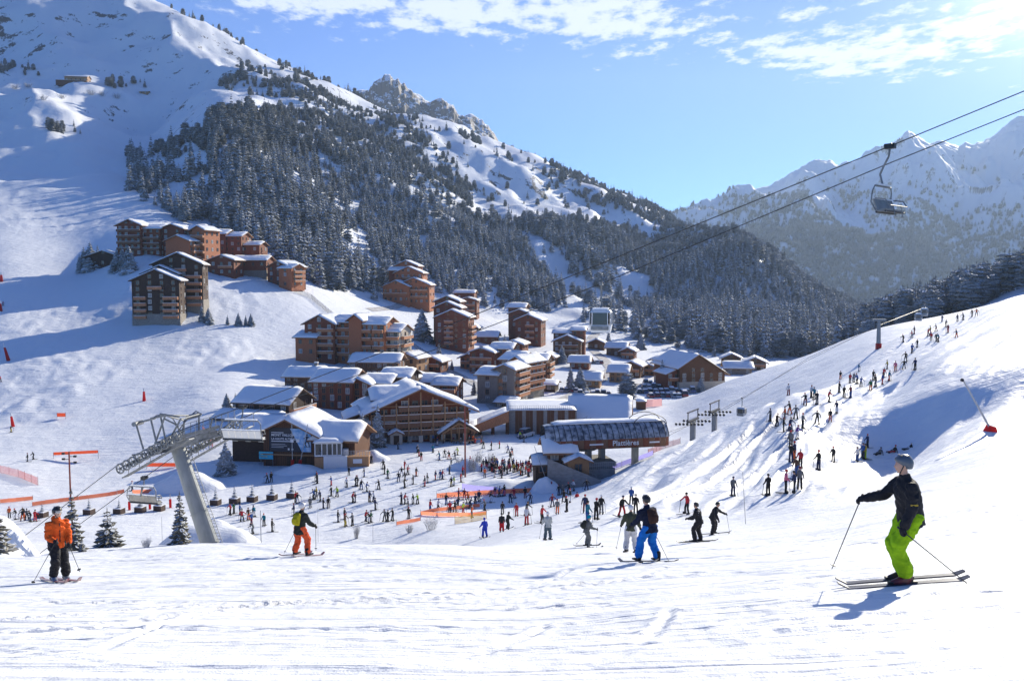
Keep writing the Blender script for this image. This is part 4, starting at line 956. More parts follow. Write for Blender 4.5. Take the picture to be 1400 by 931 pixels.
# boarded cladding: standing battens across the front
cl = MB()
for k in range(30):
    x = (-36 + k * 72 / 29) * s; cl.box(x - .03, x + .03, -.045, -.004, -.3, (44 + (37 - abs(-36 + k * 72 / 29)) * .44) * s)
for k in range(20):
    x = (38 + k * 51 / 19) * s; cl.box(x - .03, x + .03, .555, .596, -1.6, 36 * s)
tag(cl.build('batten', [W_DARK], e), kind='stuff')
for (x0, x1, z0, z1, nm) in ((-33, -24, 0, 20, 'door'), (-4, 8, 0, 13, 'door'), (12, 24, 0, 13, 'door')):
    MB().box(x0 * s, x1 * s, -.09, -.005, z0 * s, z1 * s).build(nm, [W_DARK], e)
MB().box(-36 * s, 36 * s, -.5, -.005, 15 * s, 16.5 * s).build('canopy', [W_TAN], e)
for x, z in ((45, 22), (57, 22)): add_window(e, x * s, .56, z * s, 0, 1.3, 1.2, True)
# small blue sign low on the left of the barn
sg = empty('sign_board', e.matrix_world @ Vector((0, 0, 0)), e.rotation_euler.z, label='small turquoise sign low on the left of the barn front', cat='sign')
bpy.context.view_layer.update(); Mx = e.matrix_world.copy()
sg.location = Mx @ Vector((-42 * s, -.35, 9 * s))
MB().box(0, 20 * s, -.06, 0, 0, 10 * s).build('panel', [PRINT_T], sg); MB().box(-.05, 20 * s + .05, .001, .05, -.05, 10 * s + .05).build('frame', [DARKM], sg)
for k in range(2): MB().box(2 * s, (16 - 4 * k) * s, -.075, -.061, (6 - 3 * k) * s, (6.9 - 3 * k) * s).build('printed_line', [YELLOW], sg)
MB().bar((.3, .1, 0), (.3, .1, -9 * s - .4), .05).bar((19 * s, .1, 0), (19 * s, .1, -9 * s - .4), .05).build('post', [GREYP], sg)
bb = empty('billboard', Mx @ Vector((-27 * s, -.16, 20 * s)), e.rotation_euler.z, label='large billboard with white lettering beside a blue picture of a skier, on the barn gable', cat='billboard')
W_, H_ = 58 * s, 31 * s
MB().box(-.12, W_ + .12, .001, .07, -.12, H_ + .12).build('frame', [DARKM], bb)
xd = W_ * .56
m = MB(); m.prism([(0, -.03, 0), (W_ * .78, -.03, 0), (W_ * .50, -.03, H_), (0, -.03, H_ * .9)], [(0, 0, 0), (W_ * .78, 0, 0), (W_ * .50, 0, H_), (0, 0, H_ * .9)]); m.build('printed_panel', [PRINT_D], bb)
m = MB(); m.prism([(W_ * .78, -.03, 0), (W_, -.03, 0), (W_, -.03, H_), (W_ * .50, -.03, H_)], [(W_ * .78, 0, 0), (W_, 0, 0), (W_, 0, H_), (W_ * .50, 0, H_)]); m.build('picture_panel', [PRINT_B], bb)
text_part('MONT VALLON', H_ * .15, bb, (W_ * .04, -.04, H_ * .66), 0, PRINT_W, bold=.012)
text_part('LA HAUTE ALTITUDE', H_ * .125, bb, (W_ * .04, -.04, H_ * .50), 0, PRINT_W, bold=.012)
for k, (zz, ww, hh) in enumerate(((.80, .30, .03), (.42, .50, .035), (.30, .34, .025), (.23, .38, .025), (.16, .30, .025))):
    MB().box(W_ * .04, W_ * (.04 + ww), -.045, -.031, H_ * zz, H_ * (zz + hh)).build('printed_line', [PRINT_W if k < 2 else POLEM], bb)
for k in range(2): MB().box(W_ * (.44 + .09 * k), W_ * (.48 + .09 * k), -.045, -.031, H_ * .06, H_ * .14).build('printed_mark', [PRINT_W], bb)
sk = MB(); c = Vector((W_ * .90, -.04, H_ * .28))
for a, b, r_ in (((0, .22), (.01, .40), .035), ((.01, .40), (-.07, .30), .015), ((.01, .40), (.08, .33), .015), ((0, .22), (-.04, .08), .022), ((0, .22), (.05, .10), .022), ((-.04, .08), (-.01, -.05), .018), ((.05, .10), (.06, -.04), .018), ((-.06, -.07), (.09, -.05), .008)):
    sk.bar(c + Vector((a[0] * W_ * 1.0, 0, a[1] * H_)), c + Vector((b[0] * W_, 0, b[1] * H_)), r_ * H_ * 1.2, 5)
sk.bar(c + Vector((.01 * W_, 0, .43 * H_)), c + Vector((.01 * W_, 0, .50 * H_)), .035 * H_, 6)
sk.build('skier_picture', [PRINT_D], bb)
# two padded poles in front of the barn
for (u_, lean, lb) in ((400, 0, 'upright grey pole with red padding before the barn billboard'), (408, .22, 'leaning grey pole with red padding before the barn billboard')):
    p = at(u_, 642, 100); t = empty('padded_pole', p, 0, label=lb, cat='pole', group='padded poles before the barn')
    MB().bar((0, 0, -.4), (lean * 8.5, 0, 8.6), .075, 6).build('pole', [POLEM], t); MB().bar((0, 0, -.1), (lean * 2, 0, 1.9), .32, 8).build('padding', [RED], t); MB().box(-.3, .3, -.12, -.08, 5.2, 5.8).build('plate', [WHITEP], t)
# --- deck with glazed cabin
p = at(455, 640, 100); s = p.y / F * 1.03; KY = R(6)
t = empty('piste_kiosk', p, KY, label='white glazed kiosk with a rounded snow roof on a wood and white deck', cat='kiosk')
MB().box(-24 * s, -12 * s, -.02, 5.5, -1, 15 * s).build('timber_base', [W_TAN], t)
for k in range(12): MB().box((-12 + k * 2.6) * s, (-12 + k * 2.6 + 2.5) * s, -.12 - .02 * (k % 2), 5, -1, (16.5) * s).build('panel', [WHITEP], t)
MB().box(19.3 * s, 48 * s, -.05, 5, -1, 15 * s).build('deck_front', [W_TAN], t); MB().box(27 * s, 39 * s, -.10, -.06, 6 * s, 12 * s).build('notice', [WHITEP], t)
cab = MB()
for (x0, x1, a, b) in ((-24, 12, 16, 18), (-24, 12, 33, 35)): cab.box(x0 * s, x1 * s, .1, 4.2, a * s, b * s)
for x in (-24, -15, -8, -1, 5, 11): cab.box(x * s, (x + 1.3) * s, .1, .3, 18 * s, 33 * s)
for y in (2.1, 4.0): cab.box(11 * s, 12.3 * s, y, y + .2, 18 * s, 33 * s); cab.box(-24 * s, -22.7 * s, y, y + .2, 18 * s, 33 * s)
cb = cab.build('cabin', [WHITEP], t)
for x in (-23, -14, -7, 0, 6): MB().box((x + .4) * s, (x + 5.6) * s, .18, .22, 18 * s, 33 * s).build('pane', [GLASS], cb)
snow_obj(t, [((-26 * s, -.3, 35 * s), (40 * s, 0, 0), (0, 5.0, .01))], .75, 912)
rl = MB()
for k in range(10): x = (13 + k * 3.8) * s; rl.bar((x, .1, 15 * s), (x, .1, 23 * s), .04, 4)
for z in (18, 20.5, 23): rl.bar((13 * s, .1, z * s), (48 * s, .1, z * s), .035, 4)
rl.build('railing', [POLEM], t)
MB().box(13 * s, 20 * s, 1, 3, 15 * s, 24 * s).build('counter', [WHITEP], t)
# --- chalet hotel
def beams(parent, s, w, h, sts, y, m, peak, posts):
    b = MB()
    for k in range(posts + 1):
        x = -w / 2 + w * k / posts; top = h + (w / 2 - abs(x)) * peak
        b.box(x - .12, x + .12, y - 1.55, y - 1.35, 1 * h / sts, top - .4)
    for k in range(1, sts + 1): b.box(-w / 2, w / 2, y - 1.52, y - 1.38, k * h / sts + 1.15, k * h / sts + 1.3)
    b.build('balcony_frame', [m], parent)
e, s = B('chalet_hotel', 574, 604, 17, 'big dark timber hotel with balconies under a wide snow gable at the piste foot', [
  (0, 0, 138, 44, 15, 0, dict(axis='y', st=4, wall=W_RED, pitch=.42, cols=10, side_cols=3, left_cols=1, snow=.8, over=2.0, balm=BALCD, balc=[('f', 1, .02, .98), ('f', 2, .02, .98), ('f', 3, .06, .94), ('f', 4, .28, .72)], chim=False, winw=1.3, winh=1.5)),
  (-34, -36, 46, 20, 8, 6, dict(axis='x', st=1, wall=W_DARK, pitch=.42, wins=False, snow=.8)),
], cat='hotel')
beams(e, s, 134 * s, 44 * s, 4, 0, W_TAN, .42, 8)
for k in range(9):
    x = (-62 + k * 15.5) * s; MB().box(x - .45, x + .45, -1.4, -.8, -1.5, 44 * s / 4 - .1).build('pillar', [W_STONE if k % 2 else W_CREAM], e)
MB().box(38 * s, 62 * s, -.25, -.03, 11.5 * s, 32 * s).build('stone_panel', [W_STONE], e)
c = MB(); c.box(-16 * s - .5, -16 * s + .5, 7, 8, 50 * s, 61 * s); c.box(-16 * s - .4, -16 * s + .4, 7.1, 7.9, 61 * s, 64 * s, 1); c.build('chimney', [DARKM, RSNOW], e)
dr = MB().box(-44 * s, -36 * s, -.12, -.02, -.5, 2.3).build('door', [W_DARK], e)
pr = empty('entrance_porch', at(542, 608, 100) + Vector((0, 0, 0)), R(17), label='little gabled porch at the left of the hotel front', cat='porch')
block(pr, 0, 0, 0, 2.6, 2.2, 2.2, axis='y', pitch=.5, st=1, wall=W_CREAM, wins=False, snow=.3, over=.5)
MB().box(-.6, .6, -.06, .0, 0, 2.0).build('door', [W_DARK], pr)
e, s = B('hotel_annexe', 508, 604, 14, 'low dark annexe with snow-heavy roof between the spruces and the hotel', [
  (8, 0, 44, 26, 9, 0, dict(axis='x', st=2, wall=W_DARK, pitch=.4, cols=4, snow=.8, over=1.4)), (-14, -6, 34, 26, 9, 1, dict(axis='y', st=2, wall=W_DARK, pitch=.34, cols=2, snow=.8))], cat='building')
e, s = B('terrace_pavilion', 625, 603, 20, 'open-fronted timber pavilion with snow roof right of the hotel, terrace before it', [
  (0, -3, 40, 14, 8, 0, dict(axis='y', st=1, wall=W_DARK, pitch=.62, wins=False, snow=.6, over=1.5))], cat='pavilion')
tr_ = MB()
for k in range(5): x = (-22 + 11 * k) * s; tr_.beam((x, -1.5, -.3), (x, -1.5, (13 + (22 - abs(-22 + 11 * k)) * .5) * s), .2, .2)
tr_.beam((-24 * s, -1.5, 13 * s), (0, -1.5, 26 * s), .25, .3); tr_.beam((24 * s, -1.5, 13 * s), (0, -1.5, 26 * s), .25, .3)
tr_.build('truss', [W_TAN], e)
for k in range(14):
    tb = empty('terrace_table', e.matrix_world @ Vector((0, 0, 0)), 0, label='wooden terrace table among the guests before the pavilion', cat='table', group='terrace tables before the pavilion')
    q = at(602 + (k % 7) * 9 + rb.uniform(-2, 2), 601 + 4.5 * (k // 7) + rb.uniform(-1, 1), 100); tb.location = q; tb.rotation_euler.z = rb.uniform(0, 3)
    MB().box(-.8, .8, -.4, .4, .70, .76).build('tabletop', [W_TAN], tb); g = MB()
    for a, b in ((-1, -1), (1, -1), (1, 1), (-1, 1)): g.bar((a * .7, b * .3, 0), (a * .7, b * .3, .7), .04, 4)
    g.build('leg', [W_DARK], tb)
# --- hall with a wide blue-shaded roof
e, s = B('hall', 818, 592, -9, 'hall with one wide snow-covered roof behind the lift station', [
  (0, 0, 72, 18, 15, 0, dict(axis='x', st=1, wall=W_BROWN, pitch=.60, cols=6, snow=.6, over=1.8))], cat='hall')
lg_ = MB()
for k in range(6): y = 1 + k * 2.6; lg_.beam((36 * s + .3, y, 0), (36 * s + .3, y, 18 * s + (7.5 - abs(y - 7.5)) * .6 - .3), .22, .22)
for z in (6, 12, 18, 24): lg_.beam((36 * s + .25, 1 + max(0, z - 18) * .16, z * s), (36 * s + .25, 14 - max(0, z - 18) * .16, z * s), .2, .2)
lg_.build('gable_frame', [BALC], e)
MB().box(-20 * s, -13 * s, -.1, -.02, 8 * s, 12 * s).build('notice', [RED], e)
# --- retaining wall, underpass and terrace
p = at(745, 594, 100); s = p.y / F
t = empty('retaining_wall', p, R(2), label='brown retaining wall with a snowy terrace on top behind the lift station', cat='wall')
H = 34 * s
for k in range(18):
    x = (-46 + k * 4.9) * s; MB().box(x, x + 4.75 * s, -.04 * (k % 2), 1.0, -2, H).build('panel', [W_BROWN if k % 3 else CONC], t)
MB().box(-50 * s, 44 * s, .02, 16, -2, H - .05).build('terrace', [CONC], t)
snow_obj(t, [((-52 * s, -.5, H), (96 * s, 0, 0), (0, 17, .02))], .3, 933)
rl = MB()
for k in range(33): x = (-50 + k * 2.9) * s; rl.bar((x, -.25, H), (x, -.25, H + 1.1), .03, 4)
for z in (.55, 1.1): rl.bar((-50 * s, -.25, H + z), (43 * s, -.25, H + z), .03, 4)
rl.build('railing', [DARKM], t)
t = empty('footbridge', p + Vector((-50 * s, 0, 0)), R(2), label='snow-covered ramp with a lit timber side leading down from the terrace', cat='bridge')
m = MB(); m.prism([(0, -1.5, H), (0, -1.5, H - 2.6), (-44 * s, -3.5, H * .38 - 1.2), (-80 * s, -5, -.4), (-80 * s, -5, .3), (-44 * s, -3.5, H * .52)], [(0, 5, H), (0, 5, H - 2.6), (-44 * s, 4, H * .38 - 1.2), (-80 * s, 3, -.4), (-80 * s, 3, .3), (-44 * s, 4, H * .52)]); o = m.build('side', [BALC], t); fix_normals(o.data)
snow_obj(t, [((-80 * s, -5.2, .32), (36 * s, 1.5, H * .52 - .3), (0, 8, .01)), ((-44 * s, -3.7, H * .52 + .01), (44 * s, 2.0, H * .48), (0, 8, .01))], .25, 951)
for x in (-40, -22, -2): MB().box(x * s - .4, x * s + .4, -1.0, -.2, -2, H * (1 + x / 90)).build('pillar', [W_BROWN], t)
# stairs beside the hall
p = at(792, 596, 100); t = empty('outdoor_stairs', p, R(20), label='snowy outdoor stairs climbing between the lift station and the hall', cat='stairs')
for k in range(14): MB().box(-3 + k * .42, -3 + k * .42 + .5, 0, 2.2, -.8, .15 + k * .22).build('step', [CONC], t); 
rl = MB()
for y in (0, 2.2):
    rl.bar((-3, y, 1.2), (3.1, y, 4.2), .05, 4)
    for k in range(0, 15, 2): rl.bar((-3 + k * .42, y, .1 + k * .2), (-3 + k * .42, y, 1.2 + k * .205), .035, 4)
rl.build('railing', [POLEM], t)
for (u_, v_, w_, lb) in ((728, 583, 3.6, 'tiny gabled hut in the hollow below the terrace'), (756, 590, 4.6, 'small snow-capped hut beside the outdoor stairs')):
    e, s2 = building('hut', u_, v_, -6, lb, 'hut', 'huts in the hollow below the terrace'); block(e, 0, 0, 0, w_, 3.6, 2.2, axis='y', pitch=.5, st=1, wall=W_TAN, cols=1, side_cols=0, snow=.45, over=.6, winw=.8, winh=.9)
# --- lift station
p = at(840, 648, 100); s = p.y / F; ST = empty('lift_station', p, R(13), label='chairlift station with a long snow-dusted glazed canopy above a timber band', cat='lift station')
GLZ = mat('tinted_canopy_glazing', (0.06, 0.07, 0.09), 0.3, spec=.5, noise=((0.42, 0.45, 0.49), 1.3, (1, .5, 1.2)))
L0, L1, z0 = -78 * s, 76 * s, 36.5 * s
ring = [(-.0, z0), (-.0, z0 + 1.5), (.5, z0 + 2.4), (1.5, z0 + 3.4), (2.6, z0 + 3.8), (5.0, z0 + 3.8), (6.1, z0 + 3.4), (7.1, z0 + 2.4), (7.6, z0 + 1.5), (7.6, z0)]
def xs(x, k=1.0): return [(x, 3.8 + (a - 3.8) * k, z0 + (b - z0) * (.9 + .1 * k)) for a, b in ring]
n = 18; secs = [(L0 - 2.0, .45), (L0 - .6, .82)] + [(L0 + (L1 - L0) * k / n, 1.0) for k in range(n + 1)] + [(L1 + .8, .85)]
for (xa, ka), (xb, kb) in zip(secs[:-1], secs[1:]):
    ra, rb_ = xs(xa, ka), xs(xb - .06, kb); m = MB()
    for j in range(1, 8): m.face([ra[j], ra[j + 1], rb_[j + 1], rb_[j]])
    o = m.build('canopy_panel', [GLZ], ST); o.data.update()
    m = MB(); m.prism([ra[0], ra[1], (ra[1][0], ra[1][1] + .12, ra[1][2]), (ra[0][0], ra[0][1] + .12, ra[0][2])], [rb_[0], rb_[1], (rb_[1][0], rb_[1][1] + .12, rb_[1][2]), (rb_[0][0], rb_[0][1] + .12, rb_[0][2])]); m.build('timber_band', [BALCD if secs.index((xa, ka)) % 2 else W_RED], ST)
    m = MB(); m.prism([ra[9], ra[8], (ra[8][0], ra[8][1] - .12, ra[8][2]), (ra[9][0], ra[9][1] - .12, ra[9][2])], [rb_[9], rb_[8], (rb_[8][0], rb_[8][1] - .12, rb_[8][2]), (rb_[9][0], rb_[9][1] - .12, rb_[9][2])]); m.build('timber_band', [BALC], ST)
rb2 = MB()
for (xa, ka) in secs:
    rr = xs(xa, ka)
    for j in range(1, 8): rb2.bar(rr[j], rr[j + 1], .06, 4)
rb2.build('canopy_rib', [DARKM], ST)
snow_obj(ST, [((L0 - .3, 2.4, z0 + 3.82), (L1 - L0 + .8, 0, 0), (0, 2.8, .01))], .4, 977)
MB().box(L0, L1, .3, 7.3, z0 - .15, z0 + .1).build('machine_deck', [DARKM], ST)
text_part('Plattières', 1.25, ST, (L1 - 9.6, -.04, z0 + .40), 0, PRINT_W, bold=.02)
for k, (x, w_) in enumerate(((L1 - 13.6, 2.4), (L1 - 3.0, 1.8))): MB().box(x, x + w_, -.035, -.004, z0 + .6, z0 + .85).build('printed_line', [PRINT_W], ST)
for x in (-66, -48, -28, -8, 42): MB().box(x * s - .45, x * s + .45, 3.2, 4.4, -3, z0 - .16).build('column', [GREYP], ST)
hoop = MB(); 
for y in (2.2, 5.2): hoop.path([(L1 - 2 + 3 * math.cos(a), y, z0 + 3.4 + 1.7 * math.sin(a)) for a in [math.pi * k / 8 for k in range(9)]], .07, 5)
hoop.build('guard_hoop', [DARKM], ST)
# bull wheel and parked chairs seen under the canopy
bw = MB()
for k in range(24): a, b = 6.2832 * k / 24, 6.2832 * (k + 1) / 24; bw.bar((L0 + 5 + 2.4 * math.cos(a), 3.8 + 2.4 * math.sin(a), z0 - .5), (L0 + 5 + 2.4 * math.cos(b), 3.8 + 2.4 * math.sin(b), z0 - .5), .16, 5)
for k in range(8): a = 6.2832 * k / 8; bw.bar((L0 + 5, 3.8, z0 - .5), (L0 + 5 + 2.4 * math.cos(a), 3.8 + 2.4 * math.sin(a), z0 - .5), .08, 4)
bw.build('bull_wheel', [GREYP], ST)
ft = MB(); ft.box(-70 * s, -2 * s, -1.0, 8, -3, 1.2); ft.box(-64 * s, 4 * s, .6, 7, 1.2, 2.0); ft.build('platform', [CONC], ST)
rl = MB()
for k in range(24): x = (-66 + 2.9 * k) * s; rl.bar((x, -.9, 1.2), (x, -.9, 2.3), .035, 4)
for z in (1.75, 2.3): rl.bar((-66 * s, -.9, z), (2 * s, -.9, z), .035, 4)
rl.build('railing', [POLEM], ST)
rw = MB(); rw.prism([(-100 * s, -2, 3.6), (-100 * s, -2, -2), (-36 * s, -6, -3.0), (-36 * s, -6, .5)], [(-100 * s, -1.7, 3.6), (-100 * s, -1.7, -2), (-36 * s, -5.7, -3.0), (-36 * s, -5.7, .5)])
o = rw.build('ramp_wall', [CONC], ST); fix_normals(o.data)
rw = MB(); rw.prism([(-100 * s, -1.7, 2.2), (-36 * s, -5.7, -.8), (-30 * s, -1.6, -.8), (-90 * s, 1.2, 2.2)], [(-100 * s, -1.7, 2.3), (-36 * s, -5.7, -.7), (-30 * s, -1.6, -.7), (-90 * s, 1.2, 2.3)])
o = rw.build('ramp_floor', [DARKM], ST); fix_normals(o.data)
rl = MB(); a, b = Vector((-96 * s, 1.0, 2.2)), Vector((-31 * s, -1.6, -.8))
for k in range(14): q = a.lerp(b, k / 13); rl.bar(q, q + Vector((0, 0, 1.2)), .035, 4)
rl.bar(a + Vector((0, 0, 1.2)), b + Vector((0, 0, 1.2)), .04, 4); rl.bar(a + Vector((0, 0, .6)), b + Vector((0, 0, .6)), .03, 4); rl.build('railing', [POLEM], ST)
bpy.context.view_layer.update(); SM = ST.matrix_world.copy()
e, s2 = building('operator_hut', 0, 0, 0, 'small tan timber hut with an arched snow roof under the station canopy', 'hut', None, Y=100); e.location = SM @ Vector((-60 * s, -3.0, .4)); e.rotation_euler.z = R(8)
block(e, 0, 0, 0, 3.6, 3.0, 2.6, axis='y', pitch=.42, st=1, wall=W_TAN, cols=1, side_cols=1, snow=.4, over=.6)
e, s2 = building('station_annexe', 0, 0, 0, 'brown annexe with snow roof joined to the left end of the lift station', 'building', None, Y=100); e.location = SM @ Vector((-84 * s, -.5, 0)); e.rotation_euler.z = R(4)
block(e, .6, 0, .4, 4.2, 7, 4.0, axis='x', pitch=.45, st=2, wall=W_BROWN, cols=2, side_cols=1, snow=.5, over=1.0)
block(e, -2.4, -.2, .4, 2.2, 5, 1.9, axis='x', pitch=.35, st=1, wall=W_DARK, cols=1, side_cols=1, snow=.4, over=.7)
# --- snow banks and cars
CARC = [mat('car_%s' % n, c, .3, spec=.6) for n, c in (('white', (.6, .6, .6)), ('grey', (.2, .21, .22)), ('black', (.03, .03, .035)), ('blue', (.05, .1, .25)), ('red', (.35, .04, .03)))]
def car_mesh(van=False):
    L_, Wd, Hb, Ht = (4.9, 1.9, 1.1, 2.1) if van else (4.3, 1.75, .85, 1.45)
    body = MB(); body.prism([(-L_ / 2, -Wd / 2, .3), (L_ / 2, -Wd / 2, .3), (L_ / 2, -Wd / 2, Hb * .82), (L_ / 2 - .9, -Wd / 2, Hb), (-L_ / 2 + .1, -Wd / 2, Hb)], [(-L_ / 2, Wd / 2, .3), (L_ / 2, Wd / 2, .3), (L_ / 2, Wd / 2, Hb * .82), (L_ / 2 - .9, Wd / 2, Hb), (-L_ / 2 + .1, Wd / 2, Hb)])
    a = Wd / 2 - .05; b = Wd / 2 - .25
    gl = MB(); gl.prism([(-L_ / 2 + .25, -a, Hb + .002), (L_ / 2 - 1.1, -a, Hb + .002), (L_ / 2 - 1.7, -b, Ht - .08), (-L_ / 2 + .7, -b, Ht - .08)], [(-L_ / 2 + .25, a, Hb + .002), (L_ / 2 - 1.1, a, Hb + .002), (L_ / 2 - 1.7, b, Ht - .08), (-L_ / 2 + .7, b, Ht - .08)])
    rf = MB(); rf.box(-L_ / 2 + .65, L_ / 2 - 1.65, -b - .02, b + .02, Ht - .078, Ht)
    sn = MB(); sn.prism([(-L_ / 2 + .6, -b - .05, Ht + .003), (L_ / 2 - 1.6, -b - .05, Ht + .003), (L_ / 2 - 1.6, b + .05, Ht + .003), (-L_ / 2 + .6, b + .05, Ht + .003)], [(-L_ / 2 + .8, -b + .1, Ht + .28), (L_ / 2 - 1.9, -b + .1, Ht + .28), (L_ / 2 - 1.9, b - .1, Ht + .28), (-L_ / 2 + .8, b - .1, Ht + .28)])
    sn.prism([(L_ / 2 - 1.0, -a, Hb + .004), (L_ / 2 - .02, -a, Hb * .84), (L_ / 2 - .02, a, Hb * .84), (L_ / 2 - 1.0, a, Hb + .004)], [(L_ / 2 - 1.1, -a + .1, Hb + .16), (L_ / 2 - .15, -a + .1, Hb * .84 + .12), (L_ / 2 - .15, a - .1, Hb * .84 + .12), (L_ / 2 - 1.1, a - .1, Hb + .16)])
    wh = MB(); wh.bar((0, -.1, 0), (0, .1, 0), .32, 10)
    out = []
    for m_, nm in ((body, 'body'), (gl, 'glass'), (rf, 'roof'), (sn, 'snow_cover'), (wh, 'wheel')):
        me = m_.mesh(nm); fix_normals(me); out.append(me)
    return out, L_, Wd
CM = {k: car_mesh(k) for k in (False, True)}
for k in CM:
    CM[k][0][1].materials.append(GLASS); CM[k][0][3].materials.append(RSNOW); CM[k][0][4].materials.append(DARKM)
_cb = {}
def car(p, rz, col, van, label, group, snow=True):
    t = empty('parked_van' if van else 'parked_car', p, rz, label=label, cat='van' if van else 'car', group=group)
    (bd, gl, rf, sn, wh), L_, Wd = CM[van]
    for me in (bd, rf):
        key = (me.name, col)
        if key not in _cb: c_ = me.copy(); c_.materials.clear(); c_.materials.append(CARC[col]); c_.name = me.name; _cb[key] = c_
        link('body' if me is bd else 'roof', _cb[key], parent=t)
    link('glass', gl, parent=t)
    if snow: link('snow_cover', sn, parent=t)
    for a, b in ((-.31, -1), (.31, -1), (.31, 1), (-.31, 1)): link('wheel', wh, parent=t, loc=(a * L_, b * (Wd / 2 - .08), .32))
CN = ['white', 'grey', 'black', 'blue', 'red']
rc = random.Random(3); seen = {}
spots = []
for row, (v0, u0, u1, n) in enumerate(((526, 880, 965, 13), (531, 876, 960, 12), (537, 870, 950, 11), (543, 886, 940, 7), (519, 842, 862, 3), (541, 790, 836, 6), (446, 806, 826, 3), (497, 800, 826, 4), (536, 765, 790, 4))):
    for k in range(n): spots.append((u0 + (u1 - u0) * (k + .5) / n + rc.uniform(-1, 1), v0 + rc.uniform(-.6, .6), row))
for (u_, v_, row) in spots:
    van = rc.random() < .2; col = rc.randrange(5); where = ['back row of car park', 'second row of car park', 'third row of car park', 'front row of car park', 'road by the valley chalets', 'lane behind the hall', 'upper road under the gondola', 'road bend below the dark chalet pair', 'lane behind the footbridge'][row]
    lb = 'snow-covered %s %s parked in the %s' % (CN[col], 'van' if van else 'car', where)
    q = at(u_, v_, 200); seen.setdefault(lb, []).append((q, van, col))
ORD = ['first', 'second', 'third', 'fourth', 'fifth', 'sixth', 'seventh']
for lb, lst in seen.items():
    for k, (q, van, col) in enumerate(lst):
        l2 = lb if len(lst) == 1 else ('leftmost ' if k == 0 else ORD[k] + ' from left ') + lb
        car(q, R(90 + rc.uniform(-12, 12)), col, van, l2, 'snowed-in cars of the resort')
q = at(719, 597, 100); car(q + Vector((0, 0, .0)), R(60), 0, True, 'white van standing by the huts left of the lift station', None, snow=False)
# ================================================================ lifts
def ropeY(u, off=0.0):
    """depth of the chairlift line where column u crosses it"""
    k = (u - CU) / F; x0, y0, x1, y1 = -37.5 + .35 * off, 75.0 + .94 * off, 29.2 + .35 * off, 50.0 + .94 * off
    t = (k * y0 - x0) / ((x1 - x0) - k * (y1 - y0)); return y0 + (y1 - y0) * t
def RP(u, v, off=0.0, dy=0.0): return at_depth(u, v, ropeY(u, off) + dy)
A_ = [(-260, 960), (9, 751), (159, 637)]; A2 = [(242, 590), (332, 556), (410, 525), (477, 499), (569, 464), (623, 441), (760, 386), (990, 292), (1217, 200), (1400, 125), (1700, 0)]
B_ = [(-260, 1010), (60, 752), (148, 688), (197, 653), (240, 622)]; B2 = [(322, 575), (372, 554), (423, 536), (509, 506), (595, 478), (644, 456), (822, 388), (990, 318), (1217, 223), (1400, 150), (1700, 25)]
ra = [RP(u, v) for u, v in A_ + A2]; rb_ = [RP(u, v, 5.0) for u, v in B_ + B2]
tag(MB().path(ra, .032, 6).build('haul_rope', [DARKM]), label='upper steel haul rope of the chairlift crossing the whole view', cat='cable')
tag(MB().path(rb_, .032, 6).build('haul_rope', [DARKM]), label='lower steel haul rope of the chairlift, below the other one', cat='cable')
# --- the leaning pylon
PY = empty('lift_pylon', RP(300, 790, 2.5), 0, label='big grey leaning chairlift pylon with sheave trains and catwalks, in the left foreground', cat='pylon')
O = PY.location.copy()
def Q(u, v, off=2.5): return RP(u, v, off) - O
top, bot = Q(240, 603), Q(306, 800)
m = MB(); m.bar(bot, top, .82, 20, r2=.58); m.bar(bot + (top - bot) * .5, bot + (top - bot) * .506, .78, 20); m.bar(bot + (top - bot) * .28, bot + (top - bot) * .286, .84, 20); m.build('column', [GREYP], PY, smooth=False)
ld = MB(); ax_ = (top - bot); sd_ = Vector((.82, -.25, 0))
for o_ in (0, .42): ld.bar(bot + sd_ * (1.2 + o_), top + sd_ * (.95 + o_), .03, 4)
for k in range(46): q = bot + ax_ * (k / 46); ld.bar(q + sd_ * (1.2 - .25 * k / 46), q + sd_ * (1.62 - .25 * k / 46), .02, 4)
for k in range(0, 24):
    q = bot + ax_ * (k / 24); c = q + sd_ * (1.45 - .25 * k / 24); 
    ld.path([c + Vector((.28 * math.cos(a), .28 * math.sin(a) - .1, 0)) for a in [math.pi * j / 4 + math.pi for j in range(5)]], .015, 4)
ld.build('ladder', [METAL], PY)
xa = MB(); 
xa.beam(Q(206, 618, 0), Q(296, 592, 5), .55, .6); xa.beam(top - Vector((0, 0, .6)), top + Vector((0, 0, .5)), 1.1, 1.1)
xa.beam(Q(214, 606, 0), Q(300, 583, 5), .2, .25); xa.build('crossarm', [METAL], PY)
wheel = MB()
def wring(mb, c, ax, r, t, n=16):
    a = ax.orthogonal().normalized(); b = ax.cross(a)
    for k in range(n):
        p = c + (a * math.cos(6.2832 * k / n) + b * math.sin(6.2832 * k / n)) * r; q = c + (a * math.cos(6.2832 * (k + 1) / n) + b * math.sin(6.2832 * (k + 1) / n)) * r
        mb.bar(p, q, t, 5)
    for k in range(5): mb.bar(c, c + (a * math.cos(6.2832 * k / 5) + b * math.sin(6.2832 * k / 5)) * r, t * .6, 4)
    mb.bar(c - ax * .1, c + ax * .1, r * .28, 8)
axd = Vector((.35, .94, 0)).normalized()
